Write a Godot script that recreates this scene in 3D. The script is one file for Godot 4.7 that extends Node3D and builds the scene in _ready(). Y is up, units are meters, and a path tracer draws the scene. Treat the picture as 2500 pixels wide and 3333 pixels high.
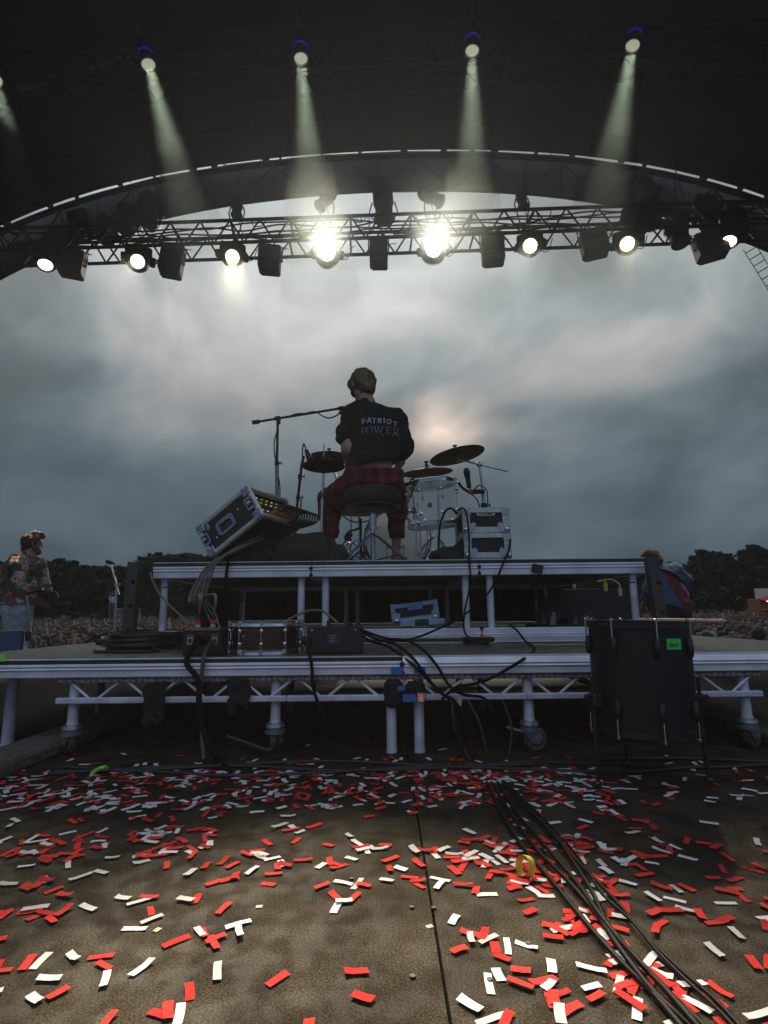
extends Node3D

var rng := RandomNumberGenerator.new()
var mats := {}
var noises := {}


class MB:   # collects triangles in world metres
	var v := PackedVector3Array()
	var n := PackedVector3Array()
	var ix := PackedInt32Array()
	var col := PackedColorArray()
	var tint := Color.WHITE
	func vert(p: Vector3, nn: Vector3) -> int:
		v.append(p); n.append(nn); col.append(tint)
		return v.size() - 1
	func tri_i(a: int, b: int, c: int) -> void:
		ix.append(a); ix.append(c); ix.append(b)
	func tri(a: Vector3, b: Vector3, c: Vector3) -> void:
		var nn := (b - a).cross(c - a).normalized()
		tri_i(vert(a, nn), vert(b, nn), vert(c, nn))
	func quad(a: Vector3, b: Vector3, c: Vector3, d: Vector3) -> void:
		var nn := (c - a).cross(d - b).normalized()
		var i := vert(a, nn); vert(b, nn); vert(c, nn); vert(d, nn)
		tri_i(i, i + 1, i + 2); tri_i(i, i + 2, i + 3)
	func box(c: Vector3, s: Vector3, b := Basis.IDENTITY, bev := 0.0) -> void:
		var h := s * 0.5
		var e: float = min(bev, min(h.x, min(h.y, h.z)) * 0.9)
		for ax in 3:
			for sg in [-1.0, 1.0]:
				var u := Vector3.ZERO; var w := Vector3.ZERO; var nn := Vector3.ZERO
				nn[ax] = sg * h[ax]; u[(ax + 1) % 3] = h[(ax + 1) % 3] - e; w[(ax + 2) % 3] = h[(ax + 2) % 3] - e
				if sg < 0: u = -u
				quad(c + b * (nn - u - w), c + b * (nn + u - w), c + b * (nn + u + w), c + b * (nn - u + w))
		if e <= 0.0: return
		for ax in 3:
			var a1 := (ax + 1) % 3; var a2 := (ax + 2) % 3
			for s1 in [-1.0, 1.0]:
				for s2 in [-1.0, 1.0]:
					var p := Vector3.ZERO; var q := Vector3.ZERO; var l := Vector3.ZERO
					p[a1] = s1 * h[a1]; p[a2] = s2 * (h[a2] - e)
					q[a1] = s1 * (h[a1] - e); q[a2] = s2 * h[a2]
					l[ax] = (h[ax] - e) * s1 * s2
					quad(c + b * (p - l), c + b * (q - l), c + b * (q + l), c + b * (p + l)) if true else null
		for sx in [-1.0, 1.0]:
			for sy in [-1.0, 1.0]:
				for sz in [-1.0, 1.0]:
					var k := Vector3(sx, sy, sz)
					var p1 := c + b * (k * Vector3(h.x, h.y - e, h.z - e)); var p2 := c + b * (k * Vector3(h.x - e, h.y, h.z - e)); var p3 := c + b * (k * Vector3(h.x - e, h.y - e, h.z))
					if sx * sy * sz > 0: tri(p1, p2, p3)
					else: tri(p1, p3, p2)
	func frame(d: Vector3) -> Basis:   # y along d
		var y := d.normalized()
		var r := Vector3.RIGHT if absf(y.x) < 0.9 else Vector3.BACK
		var z := r.cross(y).normalized()
		return Basis(y.cross(z), y, z)
	func cyl(a: Vector3, b: Vector3, r0: float, r1 := -1.0, seg := 12, caps := true) -> void:
		if r1 < 0.0: r1 = r0
		var f := frame(b - a)
		var i := v.size()
		var sl := (r0 - r1) / maxf((b - a).length(), 1e-6)
		for k in seg + 1:
			var t := TAU * k / seg
			var d := f.x * cos(t) + f.z * sin(t)
			var nn := (d + f.y * sl).normalized()
			vert(a + d * r0, nn); vert(b + d * r1, nn)
		for k in seg:
			var j := i + k * 2
			tri_i(j, j + 1, j + 3); tri_i(j, j + 3, j + 2)
		if caps:
			for e in [[a, r0, -1.0], [b, r1, 1.0]]:
				if e[1] < 1e-5: continue
				var c0 := vert(e[0], f.y * e[2])
				for k in seg + 1:
					var t := TAU * k / seg
					vert(e[0] + (f.x * cos(t) + f.z * sin(t)) * e[1], f.y * e[2])
				for k in seg:
					if e[2] > 0: tri_i(c0, c0 + 2 + k, c0 + 1 + k)
					else: tri_i(c0, c0 + 1 + k, c0 + 2 + k)
	func tube(pts: Array, r: float, seg := 6, smooth := 4) -> void:   # round bar or cable through points
		var p: Array = pts
		if smooth > 1 and pts.size() > 2:
			p = []
			for i in pts.size() - 1:
				var a: Vector3 = pts[maxi(i - 1, 0)]; var b: Vector3 = pts[i]; var c: Vector3 = pts[i + 1]; var d: Vector3 = pts[mini(i + 2, pts.size() - 1)]
				for k in smooth:
					p.append(b.cubic_interpolate(c, a, d, float(k) / smooth))
			p.append(pts[-1])
		var x := Vector3.ZERO
		var base := v.size()
		for i in p.size():
			var t: Vector3 = (p[mini(i + 1, p.size() - 1)] - p[maxi(i - 1, 0)])
			t = t.normalized() if t.length() > 1e-7 else Vector3.UP
			if i == 0: x = frame(t).x
			x = (x - t * x.dot(t)).normalized()
			var z := x.cross(t)
			for k in seg:
				var a := TAU * k / seg
				var d := x * cos(a) + z * sin(a)
				vert(p[i] + d * r, d)
		for i in p.size() - 1:
			for k in seg:
				var a := base + i * seg + k; var b := base + i * seg + (k + 1) % seg
				tri_i(a, a + seg, b + seg); tri_i(a, b + seg, b)
		for e in [[0, -1.0], [p.size() - 1, 1.0]]:
			var c0 := vert(p[e[0]], Vector3.UP)
			for k in seg:
				var a: int = base + e[0] * seg + k; var b: int = base + e[0] * seg + (k + 1) % seg
				if e[1] > 0: tri_i(c0, b, a)
				else: tri_i(c0, a, b)
	func lathe(prof: Array, xf := Transform3D.IDENTITY, seg := 24, smooth := false) -> void:   # prof: Vector2(radius, height) going up the outside
		var nb := xf.basis.inverse().transposed()
		for s in prof.size() - 1:
			var a: Vector2 = prof[s]; var b: Vector2 = prof[s + 1]
			var na := Vector2(b.y - a.y, a.x - b.x).normalized()
			var n0 := na; var n1 := na
			if smooth:
				if s > 0:
					var q: Vector2 = prof[s - 1]
					n0 = (na + Vector2(a.y - q.y, q.x - a.x).normalized()).normalized()
				if s < prof.size() - 2:
					var q: Vector2 = prof[s + 2]
					n1 = (na + Vector2(q.y - b.y, b.x - q.x).normalized()).normalized()
			var i := v.size()
			for k in seg + 1:
				var t := TAU * k / seg
				var c := cos(t); var sn := sin(t)
				vert(xf * Vector3(a.x * c, a.y, a.x * sn), (nb * Vector3(n0.x * c, n0.y, n0.x * sn)).normalized())
				vert(xf * Vector3(b.x * c, b.y, b.x * sn), (nb * Vector3(n1.x * c, n1.y, n1.x * sn)).normalized())
			for k in seg:
				var j := i + k * 2
				tri_i(j, j + 1, j + 3); tri_i(j, j + 3, j + 2)
	func ball(c: Vector3, r: Vector3, seg := 12, b := Basis.IDENTITY) -> void:
		var pr := []
		var h := maxi(seg / 2, 3)
		for k in h + 1:
			var a := -PI / 2 + PI * k / h
			pr.append(Vector2(cos(a), sin(a)))
		lathe(pr, Transform3D(b * Basis.from_scale(r), c), seg, true)
	func torus(xf: Transform3D, R: float, r: float, seg := 32, sub := 8, sq := 1.0) -> void:
		var pr := []
		for k in sub + 1:
			var a := TAU * k / sub - PI / 2
			pr.append(Vector2(R + cos(a) * r, sin(a) * r * sq))
		lathe(pr, xf, seg, true)
	func prism(poly: PackedVector2Array, depth: float, xf: Transform3D) -> void:   # outline counter-clockwise in x,y; depth along z, centred
		var h := depth * 0.5
		var t := Geometry2D.triangulate_polygon(poly)
		var cw := Geometry2D.is_polygon_clockwise(poly)
		for i in range(0, t.size(), 3):
			var a := poly[t[i]]; var b := poly[t[i + 1]]; var c := poly[t[i + 2]]
			if (b - a).cross(c - a) < 0:
				var q := b; b = c; c = q
			tri(xf * Vector3(a.x, a.y, h), xf * Vector3(b.x, b.y, h), xf * Vector3(c.x, c.y, h))
			tri(xf * Vector3(a.x, a.y, -h), xf * Vector3(c.x, c.y, -h), xf * Vector3(b.x, b.y, -h))
		for i in poly.size():
			var a := poly[i]; var b := poly[(i + 1) % poly.size()]
			if cw:
				var q := a; a = b; b = q
			quad(xf * Vector3(a.x, a.y, -h), xf * Vector3(b.x, b.y, -h), xf * Vector3(b.x, b.y, h), xf * Vector3(a.x, a.y, h))


class Field:   # smooth union of tapered bones, meshed as surface nets
	var lo: Vector3
	var cell: float
	var k: float
	var nx: int
	var ny: int
	var nz: int
	var d := PackedFloat32Array()
	func _init(l: Vector3, h: Vector3, c: float, kk: float) -> void:
		lo = l; cell = c; k = kk
		nx = int((h.x - l.x) / c) + 2; ny = int((h.y - l.y) / c) + 2; nz = int((h.z - l.z) / c) + 2
		d.resize(nx * ny * nz); d.fill(9.0)
	func bone(a: Vector3, b: Vector3, ra: float, rb: float, flat := Vector3.ONE) -> void:
		var m := maxf(ra, rb) / minf(flat.x, minf(flat.y, flat.z)) + k * 1.6 + cell * 2
		var p0 := (a.min(b) - Vector3.ONE * m - lo) / cell
		var p1 := (a.max(b) + Vector3.ONE * m - lo) / cell
		var ab := (b - a) * flat
		var l2 := maxf(ab.length_squared(), 1e-9)
		for z in range(maxi(int(p0.z), 0), mini(int(p1.z) + 2, nz)):
			for y in range(maxi(int(p0.y), 0), mini(int(p1.y) + 2, ny)):
				var o := (z * ny + y) * nx
				for x in range(maxi(int(p0.x), 0), mini(int(p1.x) + 2, nx)):
					var ap := (lo + Vector3(x, y, z) * cell - a) * flat
					var t := clampf(ap.dot(ab) / l2, 0.0, 1.0)
					var e := (ap - ab * t).length() - lerpf(ra, rb, t)
					var f := d[o + x]
					var h := clampf(0.5 + 0.5 * (e - f) / k, 0.0, 1.0)
					d[o + x] = lerpf(e, f, h) - k * h * (1.0 - h)
	func chain(pts: Array, rs: Array) -> void:
		for i in pts.size() - 1: bone(pts[i], pts[i + 1], rs[i], rs[i + 1])
	func cut(at: Vector3, nrm: Vector3, reach := 9.0) -> void:   # removes what lies on the side the normal points to, within reach
		var nn := nrm.normalized()
		for z in nz:
			for y in ny:
				var o := (z * ny + y) * nx
				for x in nx:
					if d[o + x] > 3 * cell: continue
					var p := lo + Vector3(x, y, z) * cell - at
					if p.length() < reach: d[o + x] = maxf(d[o + x], p.dot(nn))
	func wrinkle(nz_: FastNoiseLite, amp: float, stretch := Vector3.ONE) -> void:
		for z in nz:
			for y in ny:
				var o := (z * ny + y) * nx
				for x in nx:
					if absf(d[o + x]) < amp * 3 + 2 * cell:
						d[o + x] += amp * nz_.get_noise_3dv((lo + Vector3(x, y, z) * cell) * stretch)
	func val(p: Vector3) -> float:
		var q := (p - lo) / cell
		var i := clampi(int(q.x), 0, nx - 2); var j := clampi(int(q.y), 0, ny - 2); var l := clampi(int(q.z), 0, nz - 2)
		var fx := q.x - i; var fy := q.y - j; var fz := q.z - l
		var o := (l * ny + j) * nx + i
		var sl := nx * ny
		var a := lerpf(lerpf(d[o], d[o + 1], fx), lerpf(d[o + nx], d[o + nx + 1], fx), fy)
		var b := lerpf(lerpf(d[o + sl], d[o + sl + 1], fx), lerpf(d[o + sl + nx], d[o + sl + nx + 1], fx), fy)
		return lerpf(a, b, fz)
	func grad(p: Vector3) -> Vector3:
		var e := cell
		return Vector3(val(p + Vector3(e, 0, 0)) - val(p - Vector3(e, 0, 0)), val(p + Vector3(0, e, 0)) - val(p - Vector3(0, e, 0)), val(p + Vector3(0, 0, e)) - val(p - Vector3(0, 0, e))).normalized()
	func add_to(mb: MB) -> void:
		var id := PackedInt32Array()
		id.resize(d.size()); id.fill(-1)
		var off := [0, 1, nx, nx + 1, nx * ny, nx * ny + 1, nx * ny + nx, nx * ny + nx + 1]
		var cor := [Vector3(0, 0, 0), Vector3(1, 0, 0), Vector3(0, 1, 0), Vector3(1, 1, 0), Vector3(0, 0, 1), Vector3(1, 0, 1), Vector3(0, 1, 1), Vector3(1, 1, 1)]
		var edges := [[0, 1], [2, 3], [4, 5], [6, 7], [0, 2], [1, 3], [4, 6], [5, 7], [0, 4], [1, 5], [2, 6], [3, 7]]
		for z in nz - 1:
			for y in ny - 1:
				var o := (z * ny + y) * nx
				for x in nx - 1:
					var q := o + x
					var f0 := d[q]
					if f0 > 3.5 * cell: continue
					var neg := 0
					for m in 8:
						if d[q + off[m]] < 0: neg += 1
					if neg == 0 or neg == 8: continue
					var s := Vector3.ZERO; var c := 0
					for e in edges:
						var a := d[q + off[e[0]]]; var b := d[q + off[e[1]]]
						if (a < 0) != (b < 0):
							s += cor[e[0]].lerp(cor[e[1]], a / (a - b)); c += 1
					var p := lo + (Vector3(x, y, z) + s / c) * cell
					id[q] = mb.vert(p, grad(p))
		var st := [1, nx, nx * ny]
		for z in range(1, nz - 1):
			for y in range(1, ny - 1):
				var o := (z * ny + y) * nx
				for x in range(1, nx - 1):
					var q := o + x
					var f0 := d[q]
					if absf(f0) > 3.5 * cell: continue
					for ax in 3:
						var f1 := d[q + st[ax]]
						if (f0 < 0) == (f1 < 0): continue
						var u: int = st[(ax + 1) % 3]; var w: int = st[(ax + 2) % 3]
						var a := id[q - u - w]; var b := id[q - w]; var c := id[q]; var e := id[q - u]
						if a < 0 or b < 0 or c < 0 or e < 0: continue
						if f0 < 0:
							mb.tri_i(a, b, c); mb.tri_i(a, c, e)
						else:
							mb.tri_i(a, c, b); mb.tri_i(a, e, c)


func numbered(called: String) -> String:
	if not has_node(NodePath(called)): return called
	var k := 1
	while has_node(NodePath("%s_%03d" % [called, k])): k += 1
	return "%s_%03d" % [called, k]


func child_name(parent: Node, called: String) -> String:
	if not parent.has_node(NodePath(called)): return called
	var k: int = parent.get_meta("n_" + called, 0) + 1
	while parent.has_node(NodePath("%s_%03d" % [called, k])): k += 1
	return "%s_%03d" % [called, k]


func tag(o: Node, label: String, category := "", group := "") -> Node:
	o.set_meta("label", label)
	if category: o.set_meta("category", category)
	if group: o.set_meta("group", group)
	return o


func thing(called: String, label: String, category: String, at := Vector3.ZERO, group := "") -> Node3D:
	var o := Node3D.new()
	o.name = numbered(called)
	add_child(o)
	o.position = at
	tag(o, label, category, group)
	return o


func put(called: String, mb: MB, m: Material, parent: Node3D = self, colors := false) -> MeshInstance3D:
	var o := MeshInstance3D.new()
	o.name = numbered(called) if parent == self else child_name(parent, called)
	parent.add_child(o, true)
	var v := mb.v
	var n := mb.n
	if parent == self:
		var b := AABB(v[0], Vector3.ZERO)
		for p in v: b = b.expand(p)
		o.position = Vector3(b.get_center().x, b.position.y, b.get_center().z)
		for i in v.size(): v[i] -= o.position
	else:
		var t := parent.global_transform.affine_inverse()
		if t != Transform3D.IDENTITY:
			for i in v.size():
				v[i] = t * v[i]; n[i] = (t.basis * n[i]).normalized()
	var arr := []
	arr.resize(Mesh.ARRAY_MAX)
	arr[Mesh.ARRAY_VERTEX] = v; arr[Mesh.ARRAY_NORMAL] = n; arr[Mesh.ARRAY_INDEX] = mb.ix
	if colors: arr[Mesh.ARRAY_COLOR] = mb.col
	var am := ArrayMesh.new()
	am.add_surface_from_arrays(Mesh.PRIMITIVE_TRIANGLES, arr)
	o.mesh = am
	o.material_override = m
	return o


func struct(called: String, mb: MB, m: Material) -> MeshInstance3D:
	var o := put(called, mb, m)
	o.set_meta("kind", "structure")
	return o


func mat(called: String, c: Color, rough := 0.7, metal := 0.0, spec := 0.5) -> StandardMaterial3D:
	if mats.has(called): return mats[called]
	var m := StandardMaterial3D.new()
	m.resource_name = called
	m.albedo_color = c.linear_to_srgb()
	m.roughness = rough
	m.metallic = metal
	m.metallic_specular = spec
	mats[called] = m
	return m


func noise_tex(freq: float, a: Color, b: Color, sd := 1, octaves := 4, size := 256, lo := 0.3, hi := 0.7, normal := false) -> NoiseTexture2D:
	var t := NoiseTexture2D.new()
	var f := FastNoiseLite.new()
	f.seed = sd; f.frequency = freq; f.fractal_octaves = octaves
	t.width = size; t.height = size; t.seamless = true; t.noise = f
	if normal:
		t.as_normal_map = true; t.bump_strength = 4.0
	else:
		var g := Gradient.new()
		g.offsets = PackedFloat32Array([lo, hi]); g.colors = PackedColorArray([a, b])
		t.color_ramp = g
	return t


func worn(called: String, c: Color, c2: Color, scale: float, freq := 0.02, rough := 0.6, metal := 0.0, world := false, sd := 1) -> StandardMaterial3D:   # a surface that varies between two colours
	if mats.has(called): return mats[called]
	var m := mat(called, Color.WHITE, rough, metal)
	m.albedo_texture = noise_tex(freq, c.linear_to_srgb(), c2.linear_to_srgb(), sd)
	m.uv1_triplanar = true
	m.uv1_world_triplanar = world
	m.uv1_scale = Vector3.ONE * scale
	return m


func lamp(called: String, at: Vector3, aim: Vector3, energy: float, angle: float, c: Color, size := 0.08, soft := 0.6) -> SpotLight3D:
	var l := SpotLight3D.new()
	l.name = numbered(called)
	add_child(l)
	l.look_at_from_position(at, aim, Vector3.UP if absf((aim - at).normalized().y) < 0.95 else Vector3.BACK)
	l.light_energy = energy; l.light_color = c; l.light_size = size
	l.spot_angle = angle; l.spot_angle_attenuation = soft; l.spot_range = 40.0; l.spot_attenuation = 2.0
	l.shadow_enabled = true
	return l


func words(text: String, at: Transform3D, height: float, m: Material, parent: Node3D, called: String, font := "Droid Sans", bold := true, depth := 0.002) -> MeshInstance3D:
	var t := TextMesh.new()
	var f := SystemFont.new()
	f.font_names = PackedStringArray([font]); f.font_weight = 700 if bold else 400
	t.font = f; t.text = text; t.font_size = 32; t.pixel_size = height / 23.0; t.depth = depth; t.curve_step = 2.0
	var o := MeshInstance3D.new()
	o.name = child_name(parent, called)
	parent.add_child(o, true)
	o.mesh = t
	o.material_override = m
	o.global_transform = at
	return o


func smooth_noise(freq: float, sd := 3, oct := 3) -> FastNoiseLite:
	var f := FastNoiseLite.new()
	f.seed = sd; f.frequency = freq; f.fractal_octaves = oct
	return f


func sky_picture() -> ImageTexture:   # overcast dusk: air and clouds only
	var w := 1600
	var h := 800
	var im := Image.create_empty(w, h, false, Image.FORMAT_RGBF)
	var n1 := smooth_noise(1.35, 12, 6)
	var n2 := smooth_noise(0.9, 5, 3)
	var n3 := smooth_noise(3.6, 8, 5)
	for y in h:
		var e := PI / 2 - PI * (y + 0.5) / h
		if e < -0.03:
			im.fill_rect(Rect2i(0, y, w, h - y), Color(0.05, 0.06, 0.07))
			break
		var ce := cos(e); var se := sin(e)
		var deg := rad_to_deg(e)
		var b0: Color
		if deg < 9.0: b0 = Color(0.050, 0.074, 0.094).lerp(Color(0.060, 0.088, 0.110), deg / 9.0)
		elif deg < 20.0: b0 = Color(0.060, 0.088, 0.110).lerp(Color(0.130, 0.166, 0.186), (deg - 9.0) / 11.0)
		elif deg < 36.0: b0 = Color(0.130, 0.166, 0.186).lerp(Color(0.42, 0.455, 0.455), (deg - 20.0) / 16.0)
		else: b0 = Color(0.42, 0.455, 0.455).lerp(Color(0.44, 0.48, 0.49), minf((deg - 36.0) / 30.0, 1.0))
		for x in w:
			var a := TAU * (x + 0.5) / w   # straight ahead lies at the picture's edge
			if a > PI: a -= TAU
			var p := Vector3(sin(a) * ce, se * 1.45, -cos(a) * ce) * 1.1
			var wq := n2.get_noise_3dv(p)
			var q := n1.get_noise_3dv(p + Vector3(wq, wq * 0.5, -wq) * 0.25)
			var f := n3.get_noise_3dv(p + Vector3(wq, 0, wq) * 0.3)
			var bil := absf(q + 0.35 * f)   # billows: soft bright tops with darker seams between them
			var k := 0.79 + q * 0.60 + bil * 0.22 + f * 0.30 + wq * 0.34 - 0.17 * clampf(absf(a) * 1.6 - 0.3, 0.0, 1.0)
			var c := b0 * clampf(k, 0.52, 1.75)
			var warm := clampf(bil * 2.2 + wq * 0.9 - 0.25, 0.0, 1.0) * clampf(1.0 - absf(deg - 20.0) / 16.0, 0.0, 1.0)
			c = c.lerp(Color(c.r * 1.34, c.g * 1.08, c.b * 0.98), warm)
			var da := (a - 0.105) * ce; var de := e - 0.335   # the thin place in the cloud where the low sun shows
			var g := exp(-(da * da * 150.0 + de * de * 420.0)) * clampf(0.75 + f * 1.4 + q, 0.0, 1.6)
			c += Color(0.46, 0.33, 0.25) * g
			var back := clampf((absf(a) - 1.2) / 1.2, 0.0, 1.0)   # bluer dusk behind, boosted in brightness and blue to light the riser rails
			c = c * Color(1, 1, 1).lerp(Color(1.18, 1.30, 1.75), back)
			im.set_pixel(x, y, c)
	return ImageTexture.create_from_image(im)


func setup_view() -> void:
	rng.seed = 4711
	var cam := Camera3D.new()
	cam.name = "camera"
	add_child(cam)
	cam.fov = 86.2
	cam.near = 0.05
	cam.far = 900.0
	cam.transform = Transform3D(Basis(Vector3.RIGHT, deg_to_rad(10.5)) * Basis(Vector3.BACK, deg_to_rad(-0.6)), Vector3(0, 0.6, 0))
	cam.current = true
	var env := Environment.new()
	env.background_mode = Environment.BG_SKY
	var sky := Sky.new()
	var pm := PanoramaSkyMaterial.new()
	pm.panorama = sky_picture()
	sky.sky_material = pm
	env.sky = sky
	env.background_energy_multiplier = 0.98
	env.tonemap_mode = Environment.TONE_MAPPER_LINEAR
	env.tonemap_exposure = 1.5
	env.sdfgi_enabled = true
	env.ssao_enabled = true
	env.ssil_enabled = true
	env.volumetric_fog_enabled = true
	env.volumetric_fog_density = 0.0
	var we := WorldEnvironment.new()
	we.name = "environment"
	we.environment = env
	add_child(we)
	var sun := DirectionalLight3D.new()
	sun.name = "sun"
	add_child(sun)
	sun.look_at_from_position(Vector3(1.0, 3.7, -10), Vector3.ZERO)
	sun.light_energy = 0.15
	sun.light_color = Color(1.0, 0.93, 0.85)
	sun.light_angular_distance = 18.0
	sun.shadow_enabled = true


func haze(called: String, at: Vector3, size: Vector3, density: float, shape := RenderingServer.FOG_VOLUME_SHAPE_BOX, c := Color.WHITE) -> FogVolume:
	var f := FogVolume.new()
	f.name = numbered(called)
	add_child(f)
	f.position = at
	f.size = size
	f.shape = shape
	var m := FogMaterial.new()
	m.density = density
	m.albedo = c
	f.material = m
	f.set_meta("kind", "stuff")
	return f


func build_ground() -> void:
	var g := MB.new()
	g.quad(Vector3(-420, -1.62, 60), Vector3(420, -1.62, 60), Vector3(420, -1.62, -420), Vector3(-420, -1.62, -420))
	struct("ground", g, worn("field_grass", Color(0.03, 0.045, 0.02), Color(0.06, 0.07, 0.03), 0.3, 0.02, 0.95, 0.0, true))
	# the stage body, and its carpet laid in two sheets that meet in a seam
	var b := MB.new()
	b.box(Vector3(0, -0.815, -2.2), Vector3(19, 1.61, 11.4))
	var st := struct("stage_floor", b, mat("stage_black", Color(0.004, 0.004, 0.004), 0.9, 0.0, 0.2))
	var cm := mat("stage_carpet", Color.WHITE, 0.58, 0.0, 0.22)
	cm.albedo_texture = noise_tex(0.20, Color(0.014, 0.011, 0.007).linear_to_srgb(), Color(0.115, 0.090, 0.056).linear_to_srgb(), 3, 3, 1024, 0.20, 0.82)
	cm.roughness = 1.0
	cm.uv1_triplanar = true
	cm.uv1_scale = Vector3.ONE * 0.93
	cm.roughness_texture = noise_tex(0.05, Color(0.62, 0.62, 0.62), Color(0.85, 0.85, 0.85), 9, 4, 256, 0.3, 0.7)
	cm.detail_enabled = true
	cm.detail_blend_mode = BaseMaterial3D.BLEND_MODE_MUL
	cm.detail_albedo = noise_tex(0.010, Color(0.74, 0.73, 0.70), Color(1, 1, 1), 21, 6, 512, 0.3, 0.65)
	for s in [[-1.66, 0.088], [0.094, 1.92]]:
		var c := MB.new()
		c.box(Vector3((s[0] + s[1]) / 2, -0.003, -0.9), Vector3(s[1] - s[0], 0.006, 8.0))
		put("carpet_sheet", c, cm, st)
	for p in [Vector3(0.049, 0, -1.262), Vector3(0.094, 0, -1.259), Vector3(0.04, 0, -1.043), Vector3(0.167, 0, -1.032), Vector3(0.256, 0, -1.133), Vector3(-0.083, 0, -1.389), Vector3(0.423, 0, -1.553)]:
		var s := MB.new()
		s.cyl(p + Vector3(0, -0.004, 0), p + Vector3(0, 0.0035, 0), 0.006, 0.005, 10)
		put("floor_screw", s, mat("screw_dark", Color(0.01, 0.01, 0.01), 0.5, 0.3), st)
	for q in [[Vector3(0.08, 0, -1.192), 0.4], [Vector3(-0.448, 0, -1.19), 1.2], [Vector3(0.394, 0, -1.554), 2.0], [Vector3(-0.269, 0, -1.272), 0.1]]:
		var tp := MB.new()
		tp.box(q[0] + Vector3(0, 0.0012, 0), Vector3(0.014, 0.0012, 0.011), Basis(Vector3.UP, q[1]))
		put("tape_bit", tp, mat("tape_beige", Color(0.45, 0.38, 0.25), 0.7), st)
	# long low kerbs either side of the riser
	for k in [[-1.545, -0.2, -6.9, "grey carpeted kerb running along the floor left of the rolling riser"], [1.80, -1.9, -6.9, "grey carpeted kerb running along the floor right of the rolling riser"]]:
		var m := MB.new()
		m.box(Vector3(k[0], 0.03, (k[1] + k[2]) / 2), Vector3(0.21, 0.06, k[1] - k[2]), Basis.IDENTITY, 0.012)
		tag(put("floor_kerb", m, worn("kerb_grey", Color(0.08, 0.075, 0.065), Color(0.15, 0.14, 0.115), 3.0, 0.03, 0.8)), k[3], "kerb", "carpeted kerbs beside the riser")
	# pale plywood sheets on the floor downstage, seen under the riser
	var i := 0
	for x in [[-0.42, 0.81, "left pale plywood sheet lying on the stage floor under the riser"], [0.82, 1.63, "right pale plywood sheet lying on the stage floor under the riser"]]:
		var m := MB.new()
		m.box(Vector3((x[0] + x[1]) / 2, 0.009, -5.7), Vector3(x[1] - x[0] - 0.01, 0.018, 2.3))
		tag(put("plywood_sheet", m, worn("plywood", Color(0.34, 0.30, 0.2), Color(0.48, 0.43, 0.31), 1.4, 0.03, 0.7)), x[2], "plywood sheet", "plywood sheets under the riser")


func lattice(mb: MB, a0: Vector3, a1: Vector3, b0: Vector3, b1: Vector3, n: int, r: float) -> void:   # zigzag between two chords
	for i in n:
		var t0 := float(i) / n; var t1 := (i + 0.5) / n; var t2 := (i + 1.0) / n
		mb.cyl(a0.lerp(a1, t0), b0.lerp(b1, t1), r, r, 6, false)
		mb.cyl(b0.lerp(b1, t1), a0.lerp(a1, t2), r, r, 6, false)


const YAW := 0.0365
func on_front(u: float, y: float, back := 0.0, at := 8.25) -> Vector3:   # a place on the front truss line, which is turned slightly against the riser
	return Vector3(u * cos(YAW) - back * sin(YAW), y, -at + u * sin(YAW) - back * cos(YAW))


func arch_y(x: float) -> float:
	var t := absf(x + 0.1)
	return 9.12 - 0.0165 * t * t - 0.00018 * t * t * t * t


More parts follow.
